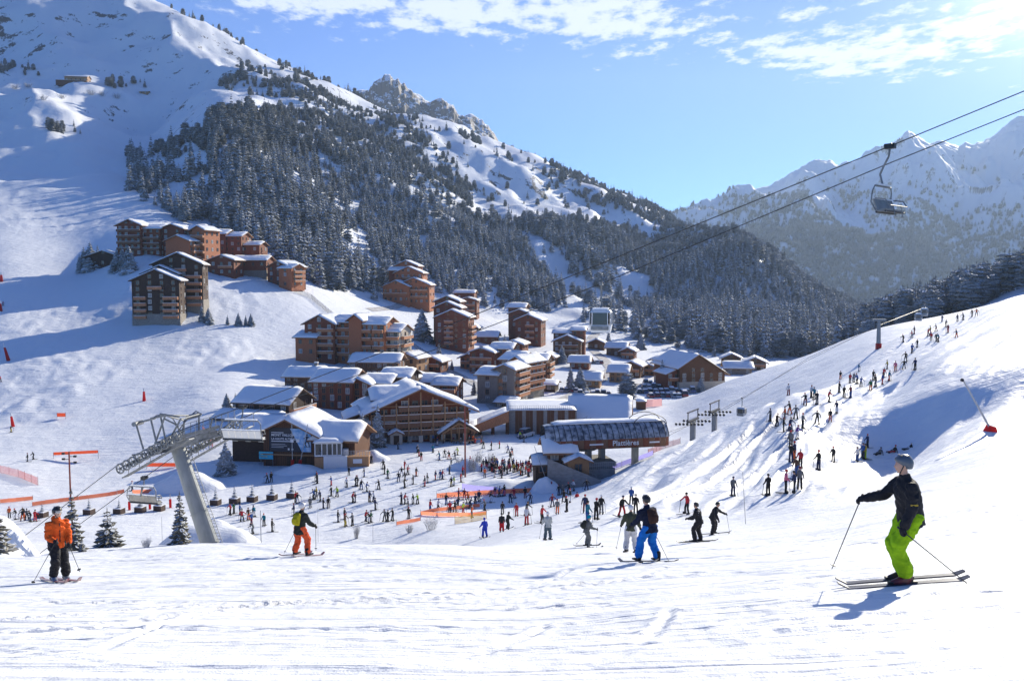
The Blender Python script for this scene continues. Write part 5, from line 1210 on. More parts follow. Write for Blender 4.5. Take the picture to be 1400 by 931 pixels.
def sheave_train(p0, p1, n, off, s2):
    d = (p1 - p0) / (n - 1); dn = d.normalized(); up = Vector((-dn.z, 0, dn.x)); 
    w = MB(); wring(w, Vector((0, 0, 0)), axd, .40, .075); wm = w.mesh('sheave'); wm.materials.append(METAL)
    for k in range(n): link('sheave', wm, parent=PY, loc=p0 + d * k - up * .43 - axd * .12)
    b = MB()
    for k in range(0, n - 1, 2): b.beam(p0 + d * k - up * .33 + axd * .16 * s2, p0 + d * (k + 1) - up * .33 + axd * .16 * s2, .05, .16)
    for k in range(1, n - 2, 4): b.beam(p0 + d * (k - .5) - up * .45 + axd * .22 * s2, p0 + d * min(n - 1, k + 1.5) - up * .45 + axd * .22 * s2, .05, .2)
    b.beam(p0 + d * 1.5 - up * .62 + axd * .3 * s2, p0 + d * (n - 2.5) - up * .62 + axd * .3 * s2, .1, .26); b.build('rocker_beam', [GREYP], PY)
    cw = MB(); side = axd * .55 * s2
    a, c = p0 - d * .8 - up * 1.15 + side, p1 + d * .8 - up * 1.05 + side; cw.beam(a, c, .75, .07)
    for k in range(int((c - a).length / .35)): q = a + (c - a).normalized() * .35 * k; cw.beam(q - axd * .38, q + axd * .38, .06, .1)
    cw.build('catwalk', [METAL], PY)
    rl = MB()
    for k in range(7):
        q = a.lerp(c, k / 6) + axd * .38 * s2; rl.bar(q, q + Vector((0, 0, 1.1)), .028, 4)
    for z in (.55, 1.1): rl.bar(a + axd * .38 * s2 + Vector((0, 0, z)), c + axd * .38 * s2 + Vector((0, 0, z)), .025, 4)
    rl.build('handrail', [METAL], PY)
sheave_train(Q(162.5, 634.5, 0), Q(241, 590.5, 0), 10, 0, 1)
sheave_train(Q(246, 617, 5), Q(322, 575, 5), 9, 5, 1)
# lifting frames over the sheave trains, and struts
fr = MB()
for (a, b) in (((196, 614), (186, 579)), ((214, 606), (206, 572)), ((184, 579), (212, 572)), ((206, 572), (226, 568)), ((212, 606), (226, 568)), ((226, 600), (219, 566)), ((219, 566), (245, 570)), ((230, 604), (247, 573))):
    fr.bar(Q(*a, .3), Q(*b, .3), .085, 6)
fr.bar(Q(183, 580, -.4), Q(194, 577, 1.2), .2, 8)
for (a, b) in (((246, 612), (252, 575)), ((252, 575), (272, 566)), ((272, 605), (272, 566)), ((284, 600), (290, 573)), ((262, 568), (275, 567)), ((300, 592), (322, 572)), ((258, 606), (240, 580)), ((240, 580), (224, 572))):
    fr.bar(Q(*a, 4.2), Q(*b, 4.2), .08, 6)
fr.bar(Q(255, 571, 3.6), Q(273, 566.5, 4.6), .2, 8)
for (a, b, oa, ob) in (((206, 612), (238, 608), 0, 2.5), ((296, 592), (244, 606), 5, 2.5), ((180, 622), (240, 615), 0, 2.5), ((318, 590), (246, 612), 5, 2.5), ((226, 568), (262, 568), .3, 4.2), ((219, 566), (252, 575), .3, 4.2), ((247, 573), (272, 566), .3, 4.2)):
    fr.bar(Q(*a, oa), Q(*b, ob), .07, 6)
pth = [Q(206, 574, .3), Q(214, 568, .8), Q(226, 566, 1.4), (Q(236, 572, 2)), Q(244, 584, 2.4)]
fr.path(pth, .05, 5); fr.path([Q(236, 598, 2), Q(246, 586, 3), Q(258, 570, 4), Q(268, 562, 4.4), Q(276, 566, 4.8)], .05, 5)
fr.build('lifting_frame', [METAL], PY)
rl = MB()
for k in range(10): q = Q(244 + 8.5 * k, 600 - 2.3 * k, 4.0); rl.bar(q, q + Vector((0, 0, 1.15)), .03, 4)
for z in (.6, 1.15): rl.bar(Q(244, 600, 4) + Vector((0, 0, z)), Q(321, 579.3, 4) + Vector((0, 0, z)), .028, 4)
rl.build('handrail', [METAL], PY)
# --- chairs
SEATM = mat('grey_seat_pad', (0.38, 0.37, 0.34), 0.8, noise=((0.28, 0.27, 0.25), 2, (1, 1, 1))); SEATW = mat('frosted_seat_pad', (0.72, 0.71, 0.68), 0.8)
def chair(p, heading, label, seatm, w=3.1, side=1, n=6, drop=2.6):
    """p: grip on the rope; local +x across the seats, -y is the way the riders face"""
    t = empty('lift_chair', p, heading, label=label, cat='chairlift chair', group='chairs hanging on the chairlift')
    g = MB(); g.box(-.16, .16, -.3, .3, -.16, .14); g.bar((-.3, -.15, .05), (.3, -.15, .05), .09, 6); g.build('grip', [DARKM], t)
    h = MB(); h.path([(0, 0, -.1), (0, .06, -.6), (0, .35, -1.15), (0, .55, -1.6), (0, .35, -drop + .55)], .06, 7)
    h.bar((-w / 2 + .2, .35, -drop + .55), (w / 2 - .2, .35, -drop + .55), .055, 6)
    for sgn in (-1, 1): h.path([(sgn * (w / 2 - .2), .35, -drop + .55), (sgn * (w / 2 + .02), .40, -drop + .25), (sgn * (w / 2 + .06), .45, -drop - .4), (sgn * (w / 2 + .02), .15, -drop - .95), (sgn * w / 2, -.45, -drop - 1.0)], .04, 6)
    h.build('hanger', [METAL], t)
    z = -drop - .95
    for k in range(n):
        x0 = -w / 2 + w * k / n + .02; x1 = x0 + w / n - .04
        m = MB(); m.prism([(x0, -.42, z + .03), (x1, -.42, z + .03), (x1, -.42, z + .12), (x0, -.42, z + .12)], [(x0, .1, z - .02), (x1, .1, z - .02), (x1, .1, z + .08), (x0, .1, z + .08)]); m.build('seat', [seatm], t)
        m = MB(); m.prism([(x0, .10, z + .10), (x1, .10, z + .10), (x1, .17, z + .08), (x0, .17, z + .08)], [(x0, .34, z + .72), (x1, .34, z + .72), (x1, .40, z + .69), (x0, .40, z + .69)]); m.build('backrest', [seatm], t)
    b = MB(); b.path([(-w / 2, .25, -drop - .2), (-w / 2 + .05, -.35, -drop - .3), (-w / 2 + .1, -.62, z + .3), (w / 2 - .1, -.62, z + .3), (w / 2 - .05, -.35, -drop - .3), (w / 2, .25, -drop - .2)], .035, 6)
    for k in range(n // 2): x = -w / 2 + w * (k + .5) / (n / 2); b.bar((x, -.62, z + .3), (x, -.75, z - .35), .025, 5); b.bar((x - .22, -.75, z - .35), (x + .22, -.75, z - .35), .03, 5)
    b.build('safety_bar', [METAL], t)
    m = MB(); m.bar((-w / 2 - .05, .12, z - .06), (w / 2 + .05, .12, z - .06), .07, 6); m.bar((-w / 2 - .05, -.4, z - .03), (w / 2 + .05, -.4, z - .03), .05, 6); m.build('seat_frame', [DARKM], t)
    sn = MB(); sn.box(-w / 2, w / 2, .34, .46, z + .73, z + .82); sn.box(-w / 2 + .3, w / 2 - .3, .28, .42, -drop + .60, -drop + .70); sn.build('snow_cap', [RSNOW], t)
    return t
chair(RP(332, 556), R(170), 'large pale six-seat chair hanging before the barn roof, seen from behind', SEATW, w=3.3, drop=1.6)
chair(RP(197, 653, 5), R(166), 'grey six-seat chair hanging low between the planters and the pylon', SEATM, w=2.9, drop=1.3)
chair(RP(1217, 200), R(44), 'empty slatted chair hanging high against the far mountain, at upper right', SEATM, w=2.6, n=5, drop=2.9)
def cabin(p, rz, label, k=1.0, group='gondola cabins', drop=2.2):
    t = empty('gondola_cabin', p, rz, label=label, cat='gondola', group=group)
    MB().box(-.15 * k, .15 * k, -.35 * k, .35 * k, -.15 * k, .15 * k).build('grip', [METAL], t)
    h = MB(); h.path([(0, 0, 0), (0, .25 * k, -.8 * k), (0, .25 * k, -(drop - .4) * k), (0, 0, -drop * k)], .10 * k, 6); h.path([(-.8 * k, 0, -drop * k), (.8 * k, 0, -drop * k)], .07 * k, 6); h.build('hanger', [METAL], t)
    a, b = 1.0 * k, .95 * k; z1, z0 = -(drop + .05) * k, -(drop + 2.1) * k
    def rg(f, z): c = .28 * k; return [(-a * f + c, -b * f, z), (a * f - c, -b * f, z), (a * f, -b * f + c, z), (a * f, b * f - c, z), (a * f - c, b * f, z), (-a * f + c, b * f, z), (-a * f, b * f - c, z), (-a * f, -b * f + c, z)]
    m = MB(); m.prism(rg(.86, z0), rg(1.0, z0 + .7 * k)); m.prism(rg(.97, z1 - .25 * k), rg(.8, z1)); 
    for c in rg(.985, 0): m.bar((c[0], c[1], z0 + .7 * k), (c[0] * .98, c[1] * .98, z1 - .2 * k), .045 * k, 4)
    o = m.build('shell', [WHITEP], t); fix_normals(o.data)
    lo, hi = rg(.95, z0 + .7 * k), rg(.93, z1 - .25 * k)
    for j in (0, 2, 4, 6): m = MB(); m.face([lo[j], lo[j + 1], hi[j + 1], hi[j]]); n_ = Vector(lo[j + 1]) - Vector(lo[j]); nn = Vector((n_.y, -n_.x, 0)).normalized() * .03; m = MB(); m.prism([lo[j], lo[j + 1], hi[j + 1], hi[j]], [tuple(Vector(q) + nn) for q in (lo[j], lo[j + 1], hi[j + 1], hi[j])]); m.build('window', [GLASS], t)
    MB().box(-.7 * k, .7 * k, -.7 * k, .7 * k, z1 + .005, z1 + .18 * k).build('snow_cap', [RSNOW], t)
    MB().box(-a * .8, a * .8, -b - .14 * k, -b - .04 * k, z0 + .25 * k, z0 + .6 * k).build('ski_rack', [METAL], t)
cabin(RP(822, 388, 5), R(-12), 'white glazed gondola-like cabin hanging over the valley chalets', .80, drop=2.3, group=None)
# --- the station's own line up the right-hand slope
line = [SM @ Vector((L1, 2.2, z0 + .6)), at_depth(946, 579, 170), at_depth(976, 566, 178), at_depth(1100, 495, 205), at_depth(1199, 446, 225), at_depth(1262, 421, 300)]
line2 = [SM @ Vector((L1, 5.4, z0 + .6)), at_depth(957, 577, 174), at_depth(987, 563, 182), at_depth(1106, 489, 209), at_depth(1203, 445, 229), at_depth(1266, 420, 304)]
for l_, lb in ((line, 'thin gondola rope climbing from the lift station, nearer of the pair'), (line2, 'thin gondola rope climbing from the lift station, farther of the pair')):
    tag(MB().path(l_, .035, 5).build('gondola_rope', [DARKM]), label=lb, cat='cable')
for (i, u_, v_, vb, lb) in ((1, 946, 579, 604, 'T-shaped sheave pylon nearest the lift station'), (2, 976, 566, 592, 'T-shaped sheave pylon, second from the lift station')):
    p = line[i]; t = empty('sheave_pylon', Vector((p.x + .6, p.y + 2, ground(p.x + .6, p.y + 2))), R(-30), label=lb, cat='pylon', group='low pylons of the gondola line'); hgt_ = p.z - t.location.z
    MB().box(-.45, .45, -.45, .45, -1, hgt_ + .2).build('column', [GREYP], t); MB().box(-.3, .3, -3.0, 3.0, hgt_ + .2, hgt_ + .55).build('crossarm', [DARKM], t)
    g = MB(); g.beam((0, -3, hgt_ + .4), (0, -3.0, hgt_ + 2.2), .15, .2); g.beam((0, 3, hgt_ + .4), (0, 3.0, hgt_ + 2.2), .15, .2); g.beam((0, -3.4, hgt_ + 2.2), (0, 3.4, hgt_ + 2.2), .25, .2); g.build('lifting_frame', [DARKM], t)
    for y in (-2.3, 2.3):
        for k in range(8): w = MB(); w.bar(((k - 3.5) * .75, y - .06, hgt_ - .15 + (k - 3.5) * .05), ((k - 3.5) * .75, y + .06, hgt_ - .15 + (k - 3.5) * .05), .27, 10); w.build('sheave', [DARKM], t)
p = at_depth(1201, 478, 226); g_ = at(1201, 477, 120)
t = empty('gondola_pole', g_, 0, label='grey steel pylon with a red padded foot near the brow of the right-hand piste', cat='pylon')
sc = g_.y / F; MB().bar((0, 0, -.5), (-.4 * sc, 0, 40 * sc), 3.2 * sc, 10, r2=2.2 * sc).build('column', [GREYP], t); MB().box(-3 * sc, 3 * sc, -3 * sc, 3 * sc, -.4, 7.5 * sc).build('padding', [RED], t); MB().box(-9 * sc, 9 * sc, -.3, .3, 38 * sc, 41 * sc).build('crossarm', [GREYP], t)
q = line[1].lerp(line[2], 0); 
cabin(line[2].lerp(line[3], .28), R(-35), 'gondola cabin just above the pylons of the station', .9, group='cabins on the gondola line')
cabin(at_depth(1256, 424, 150), R(-25), 'distant gondola cabin over the brow of the piste, left of a pair', .62, group='cabins on the gondola line', drop=.9)
cabin(at_depth(1264, 417, 150), R(-25), 'distant gondola cabin over the brow of the piste, right of a pair', .62, group='cabins on the gondola line', drop=.9)

# ================================================================ poles, padding, banners and nets
def drape(name, pts_px, h, m, label, cat, posts=True, ymin=60, slats=False, lift=.05):
    g = [at(u, v, ymin) for u, v in pts_px]; t = empty(name, g[0], 0, label=label, cat=cat); o = g[0]
    pts = []
    for a, b in zip(g[:-1], g[1:]):
        n = max(2, int((b - a).length / 1.5))
        for k in range(n): q = a.lerp(b, k / n); q.z = ground(q.x, q.y); pts.append(q - o)
    pts.append(g[-1] - o); mb = MB()
    for k, (a, b) in enumerate(zip(pts[:-1], pts[1:])):
        s0, s1 = .06 * math.sin(k * 1.7), .06 * math.sin((k + 1) * 1.7); d = Vector((0, .02, 0))
        r0 = [a + Vector((0, s0, lift)), b + Vector((0, s1, lift)), b + Vector((0, s1, lift + h)), a + Vector((0, s0, lift + h + .04 * math.sin(k)))]
        if not slats: mb.face(r0)
        else:
            for z in np.linspace(0, 1, 7): mb.beam(r0[0].lerp(r0[3], z), r0[1].lerp(r0[2], z), .02, .05)
            for z in np.linspace(0, 1, 8)[:-1]: mb.beam(r0[0].lerp(r0[1], z), r0[3].lerp(r0[2], z), .02, .04)
    mb.build('cloth' if not slats else 'netting', [m], t)
    if posts:
        for k in range(0, len(pts), 4 if not slats else 2):
            MB().bar(pts[k] - Vector((0, 0, .2)), pts[k] + Vector((0, .04, lift + h + .25)), .03, 5).build('post', [REDPOLE if slats else POLEM], t)
    return t
def glow_cloth(m, col):
    nt = m.node_tree; b = nt.nodes['Principled BSDF']; tr = nt.nodes.new('ShaderNodeBsdfTranslucent'); tr.inputs['Color'].default_value = (*col, 1); mx = nt.nodes.new('ShaderNodeMixShader'); mx.inputs[0].default_value = .5
    nt.links.new(b.outputs[0], mx.inputs[1]); nt.links.new(tr.outputs[0], mx.inputs[2]); nt.links.new(mx.outputs[0], nt.nodes['Material Output'].inputs['Surface'])
glow_cloth(ORNG, (1.0, .36, .22)); glow_cloth(PINKNET, (1, .6, .6)); glow_cloth(YELLOW, (1, .8, .3)); glow_cloth(VIOLET, (.45, .42, .9)); glow_cloth(RED, (.8, .08, .08))
def letters(t, text, u, v, size, m=None, rz=0, dz=.15):
    p = at(u, v, 60) - t.location; text_part(text, size, t, (p.x, p.y - .12, p.z + dz), rz, m or PRINT_D)
drape('banner', [(0, 688), (22, 686), (45, 683.5)], .62, ORNG, 'orange banner on the snow at the left edge of the view', 'banner')
t = drape('banner', [(44, 692), (80, 687), (120, 682), (150, 678), (170, 674)], .62, ORNG, 'long orange banner behind the orange-jacketed skier', 'banner')
for k in range(9): p = at(52 + 13 * k, 690 - 1.75 * k, 60) - t.location; MB().prism([(p.x - .2, p.y - .12, p.z + .22), (p.x + .2, p.y - .12, p.z + .22), (p.x, p.y - .12, p.z + .52)], [(p.x - .2, p.y - .09, p.z + .22), (p.x + .2, p.y - .09, p.z + .22), (p.x, p.y - .09, p.z + .52)]).build('printed_mark', [PRINT_D], t)
drape('banner', [(181, 675), (215, 674), (254, 672)], .62, ORNG, 'orange banner behind the pylon foot and the planters', 'banner')
t = drape('banner', [(597, 681), (640, 678), (690, 675), (730, 673)], .72, ORNG, 'long orange banner closing the lift queue from the piste', 'banner')
letters(t, 'TECNICA', 601, 681, .6); letters(t, 'TECNICA', 648, 678, .6); letters(t, 'TECNICA', 700, 675, .6)
drape('banner', [(575, 704), (600, 699), (630, 696), (656, 693)], .5, ORNG, 'upper orange banner of the ski-school pen', 'banner')
drape('banner', [(575, 704), (600, 706), (640, 706), (665, 704)], .5, ORNG, 'lower orange banner of the ski-school pen', 'banner')
drape('banner', [(542, 718), (560, 715), (575, 712)], .45, ORNG, 'short orange banner at the lower left corner of the ski-school pen', 'banner')
drape('net', [(622, 716), (645, 713), (665, 709)], .8, YELLOW, 'short yellow net below the ski-school pen', 'net', slats=True)
drape('banner', [(632, 669), (650, 672), (680, 674)], .95, VIOLET, 'violet banner along the snow bank of the lift queue', 'banner')
drape('banner', [(770, 660), (800, 654), (840, 641), (870, 631), (893, 622)], .8, VIOLET, 'long violet banner beneath the lift station', 'banner')
drape('net', [(886, 622), (905, 614), (930, 606)], 1.0, PINKNET, 'pink safety net at the end of the violet banner', 'net', slats=True, ymin=80)
drape('net', [(881, 557), (892, 556), (905, 555)], 2.2, PINKNET, 'pinkish red safety netting behind the long hall', 'net', posts=True, ymin=120)
drape('net', [(0, 646), (25, 652), (52, 663)], 1.3, PINKNET, 'pale pink safety net at the left edge', 'net', slats=True, ymin=100)
drape('net', [(277, 590), (285, 600), (291, 612)], 1.2, PINKNET, 'pink safety net beside the left wing of the barn', 'net', slats=True, ymin=100)
def pole(name, u, v, vt, r, m, label, cat='pole', lean=0.0, Y=None, ymin=20, group=None, parts=None):
    g = at(u, v, ymin); s = g.y / F; t = empty(name, g, 0, label=label, cat=cat, group=group); h = (v - vt) * s
    MB().bar((0, 0, -.4), (lean * s, 0, h), r, 7, r2=r * .8).build('pole', [m], t)
    return t, s, h
t, s, h = pole('floodlight_mast', 97, 692, 615, .14, REDPOLE, 'tall red-brown floodlight mast beside the orange banners', 'mast', ymin=90)
for k, z in enumerate((.96, .91, .86, .80)):
    g = MB(); sx = 1 if k % 2 else -1; g.bar((0, 0, h * z), (sx * .9, 0, h * z), .05, 5); g.box(sx * .9 - .2, sx * .9 + .2, -.15, .15, h * z - .12, h * z + .16); g.build('lamp', [DARKM], t)
t, s, h = pole('floodlight_mast', 636, 652, 553, .16, REDPOLE, 'tall red-brown floodlight mast above the lift queue', 'mast', ymin=90)
for k, z in enumerate((.97, .93)): g = MB(); sx = 1 if k % 2 else -1; g.bar((0, 0, h * z), (sx * .8, 0, h * z), .05, 5); g.box(sx * .8 - .2, sx * .8 + .2, -.15, .15, h * z - .12, h * z + .16); g.build('lamp', [DARKM], t)
bp_ = at(100, 628, 120); t = empty('banner', bp_, 0, label='orange banner strung high across the foot of the left slope', cat='banner'); s = bp_.y / F
mb = MB(); mb.prism([(-27 * s, -.03, 6 * s), (35 * s, -.03, 9 * s), (35 * s, -.03, 13 * s), (-27 * s, -.03, 10 * s)], [(-27 * s, .03, 6 * s), (35 * s, .03, 9 * s), (35 * s, .03, 13 * s), (-27 * s, .03, 10 * s)]); mb.build('cloth', [ORNG], t)
MB().bar((-27 * s, 0, -1), (-27 * s, 0, 10 * s), .06, 5).bar((35 * s, 0, -1), (35 * s, 0, 13 * s), .06, 5).build('post', [POLEM], t)
for (u_, v_, w_, h_, lb) in ((84, 572, 12, 5, 'small orange banner on the left slope above the two skiers'), (222, 640, 44, 5, 'orange banner half hidden behind the pylon head')):
    q = at(u_, v_, 120); s = q.y / F; t = empty('banner', q, 0, label=lb, cat='banner'); MB().box(-w_ / 2 * s, w_ / 2 * s, -.03, .03, 2.5 * s, (2.5 + h_) * s).build('cloth', [ORNG], t)
    MB().bar((-w_ / 2 * s, 0, -.5), (-w_ / 2 * s, 0, 8 * s), .05, 5).bar((w_ / 2 * s, 0, -.5), (w_ / 2 * s, 0, 9 * s), .05, 5).build('post', [POLEM], t)
for (u_, v_, hpx, lean, lb) in ((12, 493, 18, -5, 'red padded snow gun on the left slope, uppermost near the edge'), (18, 583, 14, -2, 'red and white padded marker left of the small skier'), (197, 548, 13, 0, 'red padded marker alone on the sunlit left slope'), (1, 425, 10, 0, 'red marker cut by the left edge in the shaded slope'), (2, 385, 9, 0, 'upper red marker cut by the left edge of the slope')):
    q = at(u_, v_, 120); s = q.y / F; t = empty('padded_marker', q, 0, label=lb, cat='slope marker', group='red padded markers on the left slope')
    MB().bar((0, 0, -.3), (lean * s, 0, hpx * s), 2.6 * s, 8, r2=1.4 * s).build('padding', [RED], t); MB().bar((lean * s, 0, hpx * s), (lean * 1.5 * s, 0, hpx * 1.35 * s), .8 * s, 6).build('tip', [WHITEP], t)
g = at(1354, 589, 60); s = g.y / F; t = empty('snow_lance', g, 0, label='grey leaning snow-making lance with a red base on the right-hand bank', cat='snow lance')
MB().bar((0, 0, .2), (-40 * s, 0, 70 * s), .11, 8, r2=.07).build('pole', [POLEM], t); MB().prism([(-8 * s, -.4, -.3), (8 * s, -.4, -.3), (5 * s, -.4, 6 * s), (-2 * s, -.4, 8 * s)], [(-8 * s, .5, -.3), (8 * s, .5, -.3), (5 * s, .5, 6 * s), (-2 * s, .5, 8 * s)]).build('padding', [RED], t); MB().bar((-40 * s, 0, 70 * s), (-43 * s, 0, 71 * s), .16, 6).build('nozzle', [DARKM], t)
for (u_, v_, vt, lean, lb) in ((1020, 716, 643, -6, 'thin tall red-topped piste pole right of the black-clad pair'), (222, 744, 705, 0, 'thin piste pole between the pylon and the young fir'), (357, 742, 696, 0, 'thin piste pole nearest right of the pylon'), (435, 741, 692, 0, 'thin piste pole behind the yellow backpack'), (510, 741, 700, 0, 'thin piste pole behind the brow, right of the yellow backpack'), (939, 700, 682, 0, 'short piste pole by the skier in yellow and red')):
    pole('piste_pole', u_, v_, vt, .022, POLEM, lb, 'pole', lean, ymin=20 if v_ > 735 else 45, group='thin piste poles')
pole('piste_pole', 752, 668, 608, .05, POLEM, 'leaning pale pole over the snow heap at the lift entrance', 'pole', -22, ymin=90)
q = at(742, 668, 90); t = empty('padded_board', q, 0, label='red board standing before the snow heap at the lift entrance', cat='sign'); MB().box(-.5, .5, -.06, .06, .1, 1.7).build('panel', [RED], t); MB().bar((-.45, 0, -.3), (-.45, 0, 1.8), .04, 5).bar((.45, 0, -.3), (.45, 0, 1.8), .04, 5).build('post', [POLEM], t)
drape('rope_fence', [(402, 400), (425, 408), (445, 425), (470, 445)], 2.0, DARKM, 'dark rail fence running down the bank from the upper hamlet', 'fence', slats=True, ymin=200)
drape('rope_fence', [(548, 462), (580, 484), (620, 508)], 1.6, DARKM, 'dark rail fence along the road below the apartment house', 'fence', slats=True, ymin=150)
# snow heaps (smooth mounds pushed up by the groomer)
def heap(u, v, w, h, label, ymin=90, ry=.7, sd=1):
    q = at(u, v, ymin); s = q.y / F; n = 28; V = []; r = random.Random(sd); ph = [r.uniform(0, 6) for _ in range(4)]
    xs_ = np.linspace(-1.15, 1.15, n)
    for a in xs_:
        for b in xs_:
            d = math.hypot(a, b); lump = 1 + .12 * math.sin(5 * a + ph[0]) * math.sin(4 * b + ph[1]) + .06 * math.sin(11 * a + ph[2])
            x, y = q.x + a * w / 2 * s, q.y + b * w / 2 * s * ry; z = ground(x, y)
            V.append((x - q.x, y - q.y, z - q.z - .15 + (h * s * lump + .15) * max(0, math.cos(min(d, 1) * math.pi / 2)) ** .8))
    Fc = [(i * n + j, (i + 1) * n + j, (i + 1) * n + j + 1, i * n + j + 1) for i in range(n - 1) for j in range(n - 1)]
    me = bpy.data.meshes.new('snow_heap'); me.from_pydata(V, [], Fc); me.polygons.foreach_set('use_smooth', [True] * len(Fc)); me.materials.append(SNOW)
    tag(link('snow_heap', me, loc=q), kind='structure', label=label)
heap(745, 672, 46, 20, 'rounded snow heap at the lift entrance', sd=2)
heap(690, 664, 120, 9, 'low snow bank along the lift queue', sd=3)
heap(640, 640, 60, 12, 'bushy snow bank left of the lift queue', sd=4)
heap(505, 628, 60, 12, 'snow bank before the spruces', sd=5)
heap(408, 645, 70, 10, 'snow bank before the barn', sd=6)
heap(255, 668, 110, 24, 'large shaded snow bank left of the barn', sd=7)
heap(290, 748, 150, 36, 'smooth snow shoulder at the pylon foot', ymin=40, sd=8)

# ================================================================ nearer trees and planters
near_cache = {}
def near_tree(u, v, hpx, label, kind=0, snow=.85, width=.30, ymin=60, group=None, tiers=16, per=10, name='snowy_conifer', mats=None, sd=0, rounded=0.0, droop=.5, blade=.36):
    g = at(u, v, ymin); h = hpx * g.y / F
    key = (kind, snow, width, tiers, per, rounded)
    if key not in near_cache:
        me = conifer_mesh('crown', 500 + kind + sd, width=width, tiers=tiers, per=per, segs=3, snow=snow, droop=droop, blade=blade, rounded=rounded)
        for m_ in (mats or (CROWN, TSNOW)): me.materials.append(m_)
        near_cache[key] = me
    t = empty(name, g - Vector((0, 0, .1)), rb.uniform(0, 6), label=label, cat='tree', group=group)
    c = link('crown', near_cache[key], parent=t); c.scale = (h, h, h); k = link('trunk', TRUNK, parent=t); k.scale = (h * .9, h * .9, h)
    return t
OL = (CROWN2, TSNOW)
near_tree(148, 748, 60, 'young snowy fir with olive needles left of the pylon, before the chair', 1, .9, .40, ymin=30, mats=OL, tiers=11, per=8, sd=1, droop=.15, blade=.22)
near_tree(247, 744, 78, 'slender snowy fir standing right before the pylon column', 2, .9, .22, ymin=30, mats=OL, tiers=15, per=7, sd=2, droop=.25, blade=.3)
near_tree(100, 752, 92, 'slender snowy fir directly behind the orange-jacketed skier', 3, .85, .19, ymin=30, mats=OL, tiers=14, per=7, sd=3, droop=.25, blade=.3)
near_tree(-6, 752, 72, 'snowy fir cut by the left edge of the view', 4, .85, .36, ymin=30, mats=OL, tiers=12, per=9, sd=4, droop=.2, blade=.28)
near_tree(112, 754, 22, 'small snowy bush at the feet of the firs behind the orange-jacketed skier', 4, .85, .36, ymin=30, mats=OL, tiers=12, per=9, sd=4)
near_tree(309, 649, 48, 'broad snow-laden spruce before the left wing of the barn', 5, 1.0, .42, ymin=90, tiers=16, per=11, sd=5, name='snowy_spruce')
near_tree(496, 613, 50, 'broad snow-laden spruce between the kiosk and the hotel', 6, 1.0, .40, ymin=90, tiers=15, per=11, sd=6, name='snowy_spruce')
near_tree(517, 611, 60, 'tall slim snow-laden spruce beside the broad one, nearest the hotel', 7, .95, .24, ymin=90, sd=7, name='snowy_spruce')
for k, (u_, v_, h_) in enumerate(((115, 371, 34), (124, 369, 38), (134, 367, 32), (160, 370, 30), (168, 369, 34), (177, 371, 36), (109, 373, 26))):
    near_tree(u_, v_, h_, 'snowy spruce close round the small dark chalet, %s from left' % ['second', 'third', 'fourth', 'fifth', 'sixth', 'rightmost', 'leftmost'][k], 5 if k % 2 else 7, 1.0 if k % 2 else .95, .42 if k % 2 else .24, tiers=16, per=11 if k % 2 else 10, ymin=200, group='spruces round the small dark chalet', name='snowy_spruce')
for k, (u_, v_, h_, lb) in enumerate(((276, 440, 26, 'twin snowy firs below the dark chalet blocks, left one'), (285, 442, 22, 'twin snowy firs below the dark chalet blocks, right one'), (311, 444, 14, 'tiny fir on the bank, leftmost of a short row'), (326, 445, 18, 'small fir on the bank, second of a short row'), (336, 445, 15, 'small fir on the bank, third of a short row'), (343, 445, 17, 'small fir on the bank, rightmost of a short row'),
    (600, 500, 32, 'snowy spruce in the bend of the road right of the big apartment house'), (577, 466, 46, 'tall snowy spruce left of the red-brown stepped block'), (690, 482, 26, 'snowy spruce at the foot of the red-orange block'), (768, 497, 26, 'snowy spruce before the dark chalet pair'), (780, 536, 38, 'snowy spruce left of a pair above the hall'), (793, 534, 34, 'snowy spruce right of a pair above the hall'),
    (905, 530, 40, 'frosted tree beside the car park, leftmost of three'), (915, 528, 36, 'frosted tree beside the car park, middle of three'), (924, 527, 32, 'frosted tree beside the car park, rightmost of three'), (958, 536, 22, 'small snowy tree against the great gabled house'), (832, 476, 26, 'snowy tree behind the farthest valley chalet'), (876, 478, 24, 'snowy tree behind the narrow brown chalet'), (648, 540, 22, 'small snowy tree left of the grey corner block'), (560, 500, 14, 'little tree at the end of the long dark chalet row'), (618, 505, 14, 'little tree by the road under the grey block'),
    (310, 560, 24, 'snowy bushy tree on the bank behind the barn, left one'), (322, 556, 20, 'snowy bushy tree on the bank behind the barn, right one'))):
    near_tree(u_, v_, h_, lb, 5 if k % 2 else 7, 1.0 if k % 2 else .95, .42 if k % 2 else .24, tiers=16, per=11 if k % 2 else 10, ymin=120, name='snowy_spruce')
near_tree(858, 545, 38, 'big round dark tree standing before the car park', 8, .6, .48, ymin=150, rounded=1.0, tiers=12, per=12, sd=8, name='round_tree', droop=.2)
SHR = mat('frosted_twigs', (0.30, 0.29, 0.28), 0.9, noise=((0.62, 0.64, 0.68), 2, (1, 1, 1)))
